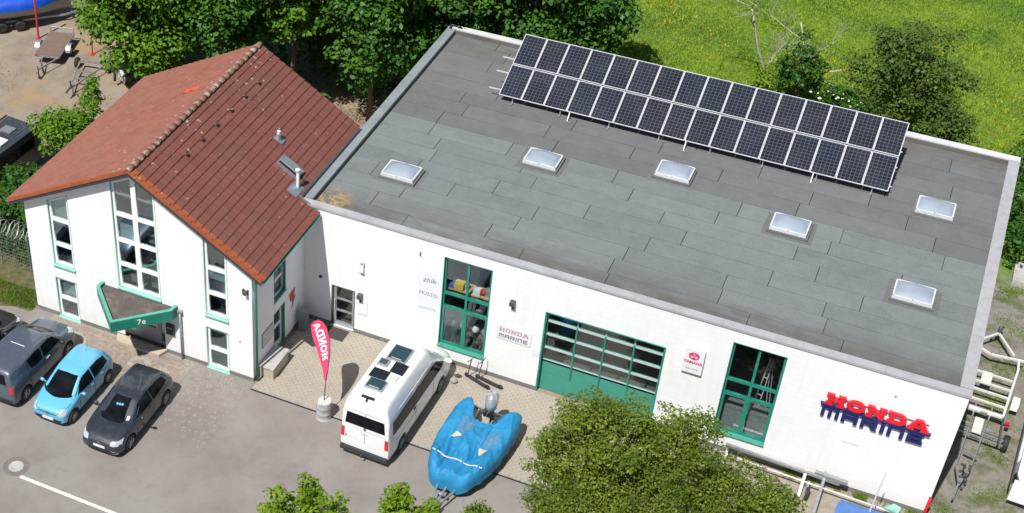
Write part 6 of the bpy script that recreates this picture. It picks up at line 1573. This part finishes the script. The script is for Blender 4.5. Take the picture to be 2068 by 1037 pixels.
# white boat at the right edge
t = thing('white_boat', 'white boat hull with glass side at the right picture edge', 'boat', (28.25, 3.9, 0), R(-3))
rows_h = []; rows_c = []
for i in range(13):
    u = i/12; y = -2.2+5.2*u; w = 1.05*(1-max(0, (.28-u)/.28)**2*.35)
    rows_h.append([(-w*math.cos(a), y, 1.05-.8*math.sin(a)) for a in [PI*q/8 for q in range(9)]]); rows_c.append([(-w*math.cos(a), y, 1.05+.35*math.sin(a)) for a in [PI*q/8 for q in range(9)]])
loft(rows_h, 'hull', M['hull_white'], t); loft(rows_c, 'deck', M['hull_white'], t)
MB().box(-1.0, 1.0, -2.24, -2.18, .35, 1.3).build('transom', M['hull_white'], t); MB().quad((-1.06, -1.6, 1.0), (-1.06, 2.6, 1.0), (-.95, 2.6, 1.22), (-.95, -1.6, 1.22)).build('side_glass', M['grey_frame'], t, fix=False)
MB().tube([(-1.08, -2.2, 1.05), (-1.1, 3.0, 1.05)], .03).build('rub_rail', M['dark_metal'], t)
MB().bar((-.5, -2, .25), (-.5, 2.5, .25), .1, .1).bar((.5, -2, .25), (.5, 2.5, .25), .1, .1).build('cradle', M['galv'], t)
# concrete slab, red post, barrier poles along the wall, blue crate
MB().box(26.0, 27.1, 15.2, 16.6, -.01, .30).build('concrete_block', M['concrete'], None, label='pale concrete slab in front of the hedge beside the hall', cat='slab')
t = thing('steel_post', 'short bright red post at the front right corner of the hall', 'post', (24.62, -.25, 0)); MB().tube([(0, 0, 0), (.02, 0, 1.1)], .055, 10).build('post', M['red'], t, smooth=True); MB().lathe([(0, 1.12), (.055, 1.1)], 10).build('cap', M['red'], t)
t = thing('long_white_pole', 'long white pole lying low along the hall front wall', 'pole', (17.3, -.55, .3))
MB().tube([(0, 0, .1), (8.4, -.25, .02)], .035, 8).build('pole', M['white_paint'], t, smooth=True); 
for x in (1.0, 3.4, 5.8, 8.0): MB().box(x-.04, x+.04, -.3, .05, -.29, .05).build('bracket', M['galv'], t)
t = thing('trailer_rack', 'grey galvanised trailer frame standing against the wall behind the birch', 'trailer', (17.6, -.5, 0))
MB().bar((0, .1, .72), (4.1, .1, .55), .10, .10).bar((0, .35, .40), (4.1, .35, .40), .08, .08).build('main_beam', M['galv'], t)
for p_, q_, w_ in (((3.55, -1.6, .35), (3.55, .4, .62), .10), ((2.9, -.7, .1), (2.9, .2, .62), .10), ((3.2, .15, .7), (4.35, .1, .7), .14), ((.1, -.3, .1), (.1, .2, .7), .08)): MB().bar(p_, q_, w_, w_).build('cross_beam', M['galv'], t)
tyre(t, 3.15, -.55, .24, .12)
MB().tube([(3.55, -1.6, .3), (3.55, -2.6, .25)], .04).build('drawbar', M['galv'], t)
t = thing('blue_covered_dinghy', 'blue covered dinghy with an upright mast at the lower picture edge', 'boat', (22.7, -2.1, 0))
rows_c = []
for i in range(9):
    u = i/8; x = -.85+1.7*u; w = .85
    rows_c.append([(x+.08*math.cos(a*2), -w*math.cos(a), .45+.45*math.sin(a)**.5+.03*mn.noise((x*3, a*2, 1))) for a in [PI*q/10 for q in range(11)]])
loft(rows_c, 'cover', pm('mid_blue_tarp', (.07, .17, .42), .6, .15, 4, bs=.4, bsc=6), t); MB().box(-.8, .8, -.8, .8, .15, .46).build('hull', M['hull_white'], t)
MB().tube([(.15, .5, .5), (.25, .75, 2.6)], .03, 8, .02).build('mast', M['alu'], t)
MB().prism([(0, 0), (.5, -.1), (.55, .25), (.3, .35)], .05, .12).xf(Matrix.Translation((23.3, -.75, .35))).build('teal_cloth', M['teal_pale'], None, label='crumpled turquoise cloth beside the blue covered dinghy', cat='cloth')

# ---------------------------------------------------------------- fence with razor wire left of the house
t = thing('mesh_fence', 'wire mesh fence with coiled razor wire left of the house corner', 'fence', (-13, -2.6, 0))
FY = -2.6
for i in range(5): MB().tube([(-16+i*1.5+13, 0, 0), (-16+i*1.5+13, 0, 1.9)], .03, 6).build('post', M['galv'], t)
b = MB()
for k_ in range(11): b.tube([(-16.4+13, 0, .1+k_*.165), (-9.9+13, 0, .1+k_*.165)], .006, 3)
for k_ in range(64): b.tube([(-16.4+13+k_*.1, 0, .1), (-16.4+13+k_*.1, 0, 1.75)], .004, 3)
b.build('wire_mesh', M['galv'], t)
pts = [(-3.4+6.5*i/720, .36*math.sin(i*2*PI/26)*(1+.1*math.sin(i*.13)), 2.05+.36*math.cos(i*2*PI/26+.3*math.sin(i*.05))) for i in range(721)]
MB().tube(pts, .011, 3).build('razor_coil', M['alu'], t)
t = thing('mesh_fence', 'thin wire fence with posts between the red roof and the flat roof', 'fence', (-5.0, 16.8, 0))
for i in range(5): MB().tube([(i*1.3, .3*i, 0), (i*1.3, .3*i, 1.8)], .03, 6).build('post', M['galv'], t)
b = MB()
for k_ in range(8): b.tube([(0, 0, .2+k_*.2), (5.2, 1.2, .2+k_*.2)], .006, 3)
b.build('wire_mesh', M['galv'], t)

# ---------------------------------------------------------------- vegetation
def leaf_cloud(name, clumps, m, parent, size, dens, seed=1, world=False, fill=.15, up=.6, asp=.62, tintbase=None, cup=True, **tags):
    g = np.random.default_rng(seed); P, Nn, T = [], [], []
    for ci_, (c, r) in enumerate(clumps):
        r = np.array(r if hasattr(r, '__len__') else (r, r, r*.8)); n = max(8, int(dens*(r[0]*r[1]+r[1]*r[2]+r[0]*r[2])*4/size**2*.35))
        d = g.normal(size=(n, 3)); d /= np.linalg.norm(d, axis=1)[:, None]
        d[:, 2] = np.where((d[:, 2] < -.2) & (g.random(n) < .6), -d[:, 2], d[:, 2])
        rad = np.where(g.random(n) < fill, g.random(n)*.8, .80+.28*g.random(n))
        lump = 1+.16*np.sin(d[:, 0]*7+ci_)*np.cos(d[:, 1]*6+ci_*2)
        P.append(np.array(c)+d*r*(rad*lump)[:, None]); q = d*.55+np.array([0, 0, up])+g.normal(size=(n, 3))*.42
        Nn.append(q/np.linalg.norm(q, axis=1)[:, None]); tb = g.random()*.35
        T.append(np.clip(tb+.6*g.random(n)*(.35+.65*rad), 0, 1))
    P, Nn, T = np.concatenate(P), np.concatenate(Nn), np.concatenate(T); n = len(P)
    a = g.normal(size=(n, 3)); a -= (a*Nn).sum(1)[:, None]*Nn; a /= np.linalg.norm(a, axis=1)[:, None]; b = np.cross(Nn, a)
    s = size*(.55+.9*g.random(n))[:, None]
    V = np.empty((n, 4, 3)); V[:, 0] = P-a*s; V[:, 1] = P-b*s*asp+a*s*.15-Nn*s*.12; V[:, 2] = P+a*s; V[:, 3] = P+b*s*asp+a*s*.15-Nn*s*.12
    if world and parent is not None: V -= np.array(wloc(parent))
    me = bpy.data.meshes.new(name); me.vertices.add(n*4); me.vertices.foreach_set('co', V.reshape(-1).astype(np.float32))
    me.loops.add(n*4); me.loops.foreach_set('vertex_index', np.arange(n*4, dtype=np.int32)); me.polygons.add(n)
    me.polygons.foreach_set('loop_start', np.arange(0, n*4, 4, dtype=np.int32)); me.polygons.foreach_set('loop_total', np.full(n, 4, dtype=np.int32)); me.update()
    at = me.attributes.new('tint', 'FLOAT', 'FACE'); at.data.foreach_set('value', T.astype(np.float32)); me.materials.append(m)
    return link(name, me, parent, **tags)
def tree(name, label, base_, h, R_, m, size, dens, nclump, seed, group=None, zc=None, tr=.16, flat=.8, lean=(0, 0), crad=(.24, .38), fill=.15, bark='bark', shell=.55, boxy=False):
    g = random.Random(seed); t = thing(name, label, 'tree' if 'bush' not in name and 'shrub' not in name else 'bush', base_, 0, group)
    cz = zc if zc is not None else h-R_*flat; cl = []
    for i in range(nclump):
        for _ in range(30):
            d = Vector((g.gauss(0, 1), g.gauss(0, 1), g.gauss(0, 1))).normalized()
            if d.z > -.8: break
        if boxy:
            zz_ = g.uniform(-1, 1); an_ = g.uniform(0, 2*PI); hr_ = (1-abs(zz_)**3.5)**.5; d = Vector((hr_*math.cos(an_), hr_*math.sin(an_), zz_))
        q = shell+(1-shell)*g.random()
        if boxy: q = max(q, abs(d.z)) if abs(d.z) > .8 else q
        cr = R_*g.uniform(*crad)
        c = Vector((lean[0]+d.x*(R_-cr*.7)*q, lean[1]+d.y*(R_-cr*.7)*q, cz+d.z*(R_*flat-cr*.6)*q)); cl.append((tuple(c), (cr, cr, cr*g.uniform(.55, .8))))
    tk = MB().tube([(0, 0, 0), (lean[0]*.3+.05, lean[1]*.3, cz*.5), (lean[0]*.8, lean[1]*.8, cz+R_*.3)], tr, 8, tr*.35)
    tk.build('trunk', M[bark], t, smooth=True)
    br = MB()
    for (c, r) in cl[::2]:
        s0 = Vector((lean[0]*.5, lean[1]*.5, cz*.55+g.random()*cz*.35)); mid = lerp(s0, Vector(c), .55)+Vector((0, 0, -.15*R_*.3)); br.tube([s0, mid, c], tr*.35, 5, tr*.08)
    br.build('limbs', M[bark], t, smooth=True)
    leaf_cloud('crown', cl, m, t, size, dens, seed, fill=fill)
    return t
GB = 'maples behind the red roofed house'
# (x, y, z of crown centre, R, label, mat)
maples = [(-13.9, 10.7, 6.6, 3.2, 1.5, 'bright green maple with low hanging branches left of the tiled roof', 'maple_bright'),
          (-10.0, 11.7, 7.4, 2.8, 1.6, 'green maple behind the ridge of the far roof slope', 'maple'),
          (-7.0, 13.3, 7.6, 2.0, 1.6, 'bright topped maple directly behind the roof ridge end', 'maple_bright'),
          (-3.3, 14.2, 6.6, 2.7, 1.6, 'broad maple over the gap between red roof and flat roof', 'maple'),
          (-.6, 17.6, 6.0, 2.9, 1.85, 'dense maple standing behind the back left corner of the flat roof', 'maple'),
          (2.6, 19.3, 5.6, 2.8, 1.85, 'maple directly behind the left end of the solar panels', 'maple'),
          (4.9, 21.9, 4.8, 2.3, 1.8, 'rightmost maple at the meadow edge behind the solar panels', 'maple'),
          (-17.6, 15.6, 5.8, 2.9, 1.8, 'dark green maple behind the flat bed trailer', 'maple'),
          (-7.6, 18.4, 6.2, 3.5, 1.65, 'tall maple farther back in the gap between both roofs', 'maple'),
          (-3.0, 20.8, 6.4, 3.4, 1.7, 'tall maple in the back row behind the flat roof corner', 'maple'),
          (-12.6, 16.4, 6.2, 3.5, 1.65, 'tall maple in the back row above the red roof ridge', 'maple')]
for i, (x, y, z, r_, fl_, lab, mt) in enumerate(maples):
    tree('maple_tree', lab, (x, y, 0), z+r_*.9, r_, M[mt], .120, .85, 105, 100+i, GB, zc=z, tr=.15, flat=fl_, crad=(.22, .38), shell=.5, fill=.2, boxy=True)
# undergrowth behind the gap
leaf_cloud('dark_undergrowth', [((-17.5+i*1.35, 17.5+1.6*math.sin(i*2.1)+.16*i, .9), (1.5, 1.6, 1.7+.5*math.sin(i*1.3))) for i in range(17)]+[((-12.5+i*1.5, 13.2+.8*math.sin(i*1.7), .5), (1.3, 1.2, 1.1)) for i in range(5)], M['maple'], None, .13, .5, 15, kind='stuff')
leaf_cloud('undergrowth', [((-3.9, 16.8, .6), (.9, .9, .9)), ((-2.6, 17.2, .5), (1.0, .8, .8)), ((-4.9, 16.9, .3), (.9, .7, .5))], M['maple'], None, .10, .7, 5, kind='stuff')
leaf_cloud('dry_undergrowth', [((-4.3, 15.3, .15), (1.4, 1.0, .4)), ((-3.2, 15.0, .15), (1.0, .9, .35)), ((-2.6, 14.2, .1), (.7, .9, .3))], M['dry'], None, .09, .8, 6, asp=.25, kind='stuff')
# small tree left of the house in front of the dark van
tree('young_tree', 'small light green tree between dark van and left eave', (-14.3, 4.6, 0), 3.9, 1.75, M['maple_bright'], .085, .85, 40, 31, zc=2.2, tr=.08, crad=(.25, .4), shell=.35)
tree('young_tree', 'slim upright sapling rising above the left eave of the red roof', (-14.4, 7.0, 0), 3.9, .62, M['maple_bright'], .08, .8, 26, 32, zc=2.5, flat=2.3, tr=.05, crad=(.35, .55))
tree('shrub_bush', 'leafy shrub behind the razor wire fence left of the house', (-12.3, -.6, 0), 4.2, 2.1, M['hedge'], .09, .9, 50, 33, zc=1.9, flat=.95, tr=.06, shell=.4)
tree('shrub_bush', 'lower shrub at the left picture edge behind the wire fence', (-15.2, -.5, 0), 3.2, 2.0, M['hedge'], .09, .9, 36, 34, zc=1.5, flat=.95, tr=.06, shell=.4)
leaf_cloud('hedge_foot', [((-16+i*.8, -1.9+.15*math.sin(i*2), .55), (.75, .6, .9)) for i in range(7)], M['hedge'], None, .08, .8, 79, kind='stuff')
# foreground birch crowns and lime green tops
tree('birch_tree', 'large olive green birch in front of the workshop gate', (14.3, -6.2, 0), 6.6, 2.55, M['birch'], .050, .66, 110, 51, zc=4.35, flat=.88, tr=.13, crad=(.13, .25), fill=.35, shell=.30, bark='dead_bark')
tree('birch_tree', 'olive green birch between the gate and the right hand shop window', (16.5, -4.5, 0), 5.2, 1.8, M['birch'], .050, .66, 76, 52, zc=3.5, flat=1.0, tr=.11, crad=(.15, .28), fill=.35, shell=.30, bark='dead_bark')
tree('birch_tree', 'low birch crown at the lower edge below the right hand shop window', (18.4, -4.7, 0), 4.0, 1.9, M['birch'], .050, .66, 70, 55, zc=2.1, flat=.95, tr=.1, crad=(.15, .28), fill=.35, shell=.30, bark='dead_bark')
tree('birch_tree', 'broad birch cut by the lower picture edge in front of the gate', (15.9, -7.7, 0), 4.6, 2.5, M['birch'], .050, .66, 80, 56, zc=2.7, flat=.85, tr=.1, crad=(.15, .28), fill=.35, shell=.30, bark='dead_bark')
tree('birch_tree', 'birch crown at the lower edge between boat and big birch', (13.5, -7.9, 0), 4.0, 1.5, M['birch'], .050, .66, 50, 53, zc=2.5, flat=.9, tr=.08, crad=(.18, .3), fill=.35, shell=.3, bark='dead_bark')
tree('birch_tree', 'upper left shoulder of birch foliage reaching towards the covered boat', (12.75, -6.6, 0), 4.6, 1.15, M['birch'], .050, .66, 40, 58, zc=3.5, flat=1.1, tr=.06, crad=(.2, .34), fill=.35, shell=.3, bark='dead_bark')
tree('birch_tree', 'small birch tuft right beside the boat bow', (11.0, -8.7, 0), 2.6, .62, M['birch'], .058, .65, 34, 57, zc=1.75, flat=1.0, tr=.05, crad=(.25, .4), fill=.3, shell=.3, bark='dead_bark')
tree('birch_tree', 'narrow birch top at the lower picture edge left of the wall rails', (19.9, -4.7, 0), 3.6, 1.7, M['birch'], .050, .66, 56, 54, zc=2.0, flat=.95, tr=.08, crad=(.2, .3), fill=.35, shell=.3, bark='dead_bark')
for i, (x, y, z, r_, lab) in enumerate(((5.75, -10.9, 2.4, .72, 'lime green young tree with tall pointed top at the lower edge left of centre'), (6.95, -11.0, 2.1, .80, 'lime green young tree right beside the tall pointed one'), (8.55, -9.7, 2.3, .75, 'lime green young tree with pointed top in front of the camper'), (9.55, -9.6, 1.9, .68, 'low lime green tree top below the boat bow'), (4.9, -11.5, 2.0, .7, 'leftmost low lime green tree top at the lower edge'))):
    tree('young_maple', lab, (x, y, 0), z+r_*1.0, r_, M['lime'], .075, .85, 40, 60+i, 'lime green young trees along the lower edge', zc=z-.5, flat=2.0, tr=.06, crad=(.26, .44), shell=.4)
# meadow side
tree('dark_bush', 'big dark olive bush at the meadow edge behind the right end of the panels', (19.6, 25.6, 0), 6.0, 3.3, M['bush'], .085, .6, 130, 71, zc=2.7, flat=.95, tr=.14, crad=(.10, .24), fill=.35, shell=.30)
tree('dark_bush', 'smaller dark bush joined to the right side of the big olive bush', (21.9, 23.6, 0), 3.4, 1.8, M['bush'], .08, .6, 50, 72, zc=1.5, flat=.95, tr=.1, crad=(.2, .3), fill=.25, shell=.4)
tree('green_bush', 'fresh green bush right of the dead tree', (14.7, 25.2, 0), 4.2, 1.6, M['hedge'], .085, .75, 40, 73, zc=2.4, flat=1.3, tr=.09, crad=(.22, .34), shell=.4)
tree('green_bush', 'flowering elder bush between dead tree and big olive bush', (17.2, 23.6, 0), 3.0, 1.6, M['hedge'], .08, .7, 44, 74, zc=1.6, flat=1.0, tr=.08, crad=(.2, .32), shell=.4)
tree('low_shrub', 'low yellow green shrub at the foot of the dead tree', (13.4, 25.8, 0), 1.9, 1.5, M['lime'], .07, .4, 26, 75, zc=1.0, flat=.6, tr=.05, crad=(.2, .32), shell=.3)
g_ = random.Random(9); fw = MB()
for i in range(22):
    a = g_.uniform(0, 2*PI); c = Vector((16.9+1.4*math.cos(a)*g_.random(), 22.9+1.0*math.sin(a)*g_.random(), 2.1+g_.random()*.7)); r_ = g_.uniform(.04, .10)
    fw.ball(tuple(c), (r_, r_, r_*.4), 6, 4)
fw.build('elder_blossom', M['white_flower'], None, kind='stuff')
def dead_tree(loc, h, seed, label):
    g = random.Random(seed); t = thing('dead_tree', label, 'tree', loc, 0, 'leafless bleached trees at the meadow edge'); tk, brm = MB(), MB()
    def grow(p, d, l, r, depth, mbx):
        n = 4; pts_ = [p]
        for i in range(n):
            w_ = .09 if depth == 0 else .22; d = (d+Vector((g.gauss(0, w_), g.gauss(0, w_), g.gauss(.02, .10)))).normalized(); p = p+d*l/n; pts_.append(p)
        mbx.tube(pts_, r, 6 if depth < 2 else 4, r*.55)
        if depth < 5:
            for k_ in range((5, 4, 3, 3, 2)[depth]):
                q = pts_[g.randint(1, n)]; dd = (d*.5+Vector((g.gauss(0, .8), g.gauss(0, .8), g.gauss(.25, .35)))).normalized()
                grow(q, dd, l*g.uniform(.42, .62), r*.45, depth+1, brm)
    grow(Vector((0, 0, 0)), Vector((-.05, 0, 1)), h, .085*h/5, 0, tk)
    tk.build('trunk', M['dead_bark'], t, smooth=True); brm.build('branches', M['dead_bark'], t, smooth=True)
dead_tree((13.0, 26.8, 0), 4.6, 5, 'tall leafless bleached tree standing on the meadow behind the solar panels')
dead_tree((14.9, 27.2, 0), 3.6, 12, 'shorter leafless tree right of the tall bleached one')
t = thing('dead_branch', 'fallen bleached branch lying on the fresh green bush', 'branch', (15.2, 25.3, 1.9))
g_ = random.Random(4); b = MB()
for i in range(7): d = Vector((g_.uniform(-.3, 1), g_.uniform(-.5, .5), g_.uniform(-.1, .4))); b.tube([(0, 0, 0), tuple(d*.9+Vector((0, 0, .1))), tuple(d*1.9)], .035, 5, .01)
b.build('branch', M['dead_bark'], t)
# hedge beside the hall
leaf_cloud('hedge_row', [((26.4+.5*math.sin(i*1.7), 16.8+i*1.05, 1.0), (1.3, .8, 1.1)) for i in range(10)], M['hedge'], None, .09, .8, 77, kind='stuff')
leaf_cloud('ivy_hedge', [((25.6, 17.0+i*1.0, .5), (.6, .7, .6)) for i in range(8)], M['hedge'], None, .09, .8, 78, kind='stuff')

# grass and flowers
def blades(name, n, region, m, h, w, seed, mask=None, **tags):
    g = np.random.default_rng(seed); x0, x1, y0, y1 = region
    x = g.uniform(x0, x1, n); y = g.uniform(y0, y1, n)
    if mask is not None: k_ = mask(x, y, g); x, y = x[k_], y[k_]; n = len(x)
    a = g.uniform(0, 2*PI, n); hh = h*(.5+g.random(n)); ww = w*(.6+.8*g.random(n)); lean = g.normal(size=(n, 2))*.35*hh[:, None]
    V = np.zeros((n, 3, 3)); V[:, 0, 0] = x-np.cos(a)*ww; V[:, 0, 1] = y-np.sin(a)*ww; V[:, 1, 0] = x+np.cos(a)*ww; V[:, 1, 1] = y+np.sin(a)*ww
    V[:, 2, 0] = x+lean[:, 0]; V[:, 2, 1] = y+lean[:, 1]; V[:, 2, 2] = hh; V[:, :2, 2] = -.01
    me = bpy.data.meshes.new(name); me.vertices.add(n*3); me.vertices.foreach_set('co', V.reshape(-1).astype(np.float32)); me.loops.add(n*3)
    me.loops.foreach_set('vertex_index', np.arange(n*3, dtype=np.int32)); me.polygons.add(n); me.polygons.foreach_set('loop_start', np.arange(0, n*3, 3, dtype=np.int32))
    me.polygons.foreach_set('loop_total', np.full(n, 3, dtype=np.int32)); me.update()
    at = me.attributes.new('tint', 'FLOAT', 'FACE')
    pt = .5+.28*np.sin(x*.9+np.cos(y*.7)*2)*np.cos(y*.55+1)+.22*np.sin(y*1.3+x*.4+2*np.sin(x*.5))+.2*np.sin(x*2.3+y*1.9)*np.sin(y*2.7); at.data.foreach_set('value', np.clip(pt*.85+g.random(n)*.16, 0, 1).astype(np.float32)); me.materials.append(m)
    return link(name, me, None, **tags)
blades('meadow_grass', 130000, (3, 31, 22, 45), M['grassblade'], .12, .020, 1, kind='stuff')
def pmask(x, y, g):
    s = np.zeros(len(x))
    for (cx, cy, rx_, ry_) in ((25.3, 29.5, 1.6, 2.6), (24.6, 27.2, 1.2, 1.4), (5.8, 33.5, 1.8, 1.5), (8.5, 30.5, 2, 1.4), (21, 35, 1.4, 1.2), (15.5, 30, 1.5, 1.2)): s = np.maximum(s, np.exp(-((x-cx)/rx_)**2-((y-cy)/ry_)**2))
    s = s*(.5+.5*np.sin(x*5+1.3*np.sin(y*4)))
    return g.random(len(x)) < s*.42+.0008
b = np.random.default_rng(3)
blades('buttercups', 60000, (3, 31, 24, 40), M['flower'], .13, .024, 2, pmask, kind='stuff')
tuf = lambda x, y, g: g.random(len(x)) < np.clip(np.sin(x*1.9+np.sin(y*1.1)*2)*np.cos(y*1.3+x*.6)-.15, 0, 1)
blades('strip_grass', 42000, (24.75, 30, -3, 16.5), M['grassblade'], .09, .016, 4, tuf, kind='stuff')
blades('verge_grass', 7000, (-16, -10.0, -4.85, -3.6), M['grassblade'], .09, .016, 5, None, kind='stuff')
blades('wall_weeds', 5200, (18.5, 24.5, -.35, -.02), M['grassblade'], .13, .015, 6, lambda x, y, g: g.random(len(x)) < np.clip(np.sin(x*2.3)*np.sin(x*5.1), .02, 1), kind='stuff')
blades('yard_weeds', 9000, (-24, -13, 7, 13), M['dry'], .05, .02, 7, lambda x, y, g: g.random(len(x)) < np.clip(np.sin(x*1.1+y)*np.cos(y*.9)-.25, 0, 1), kind='stuff')
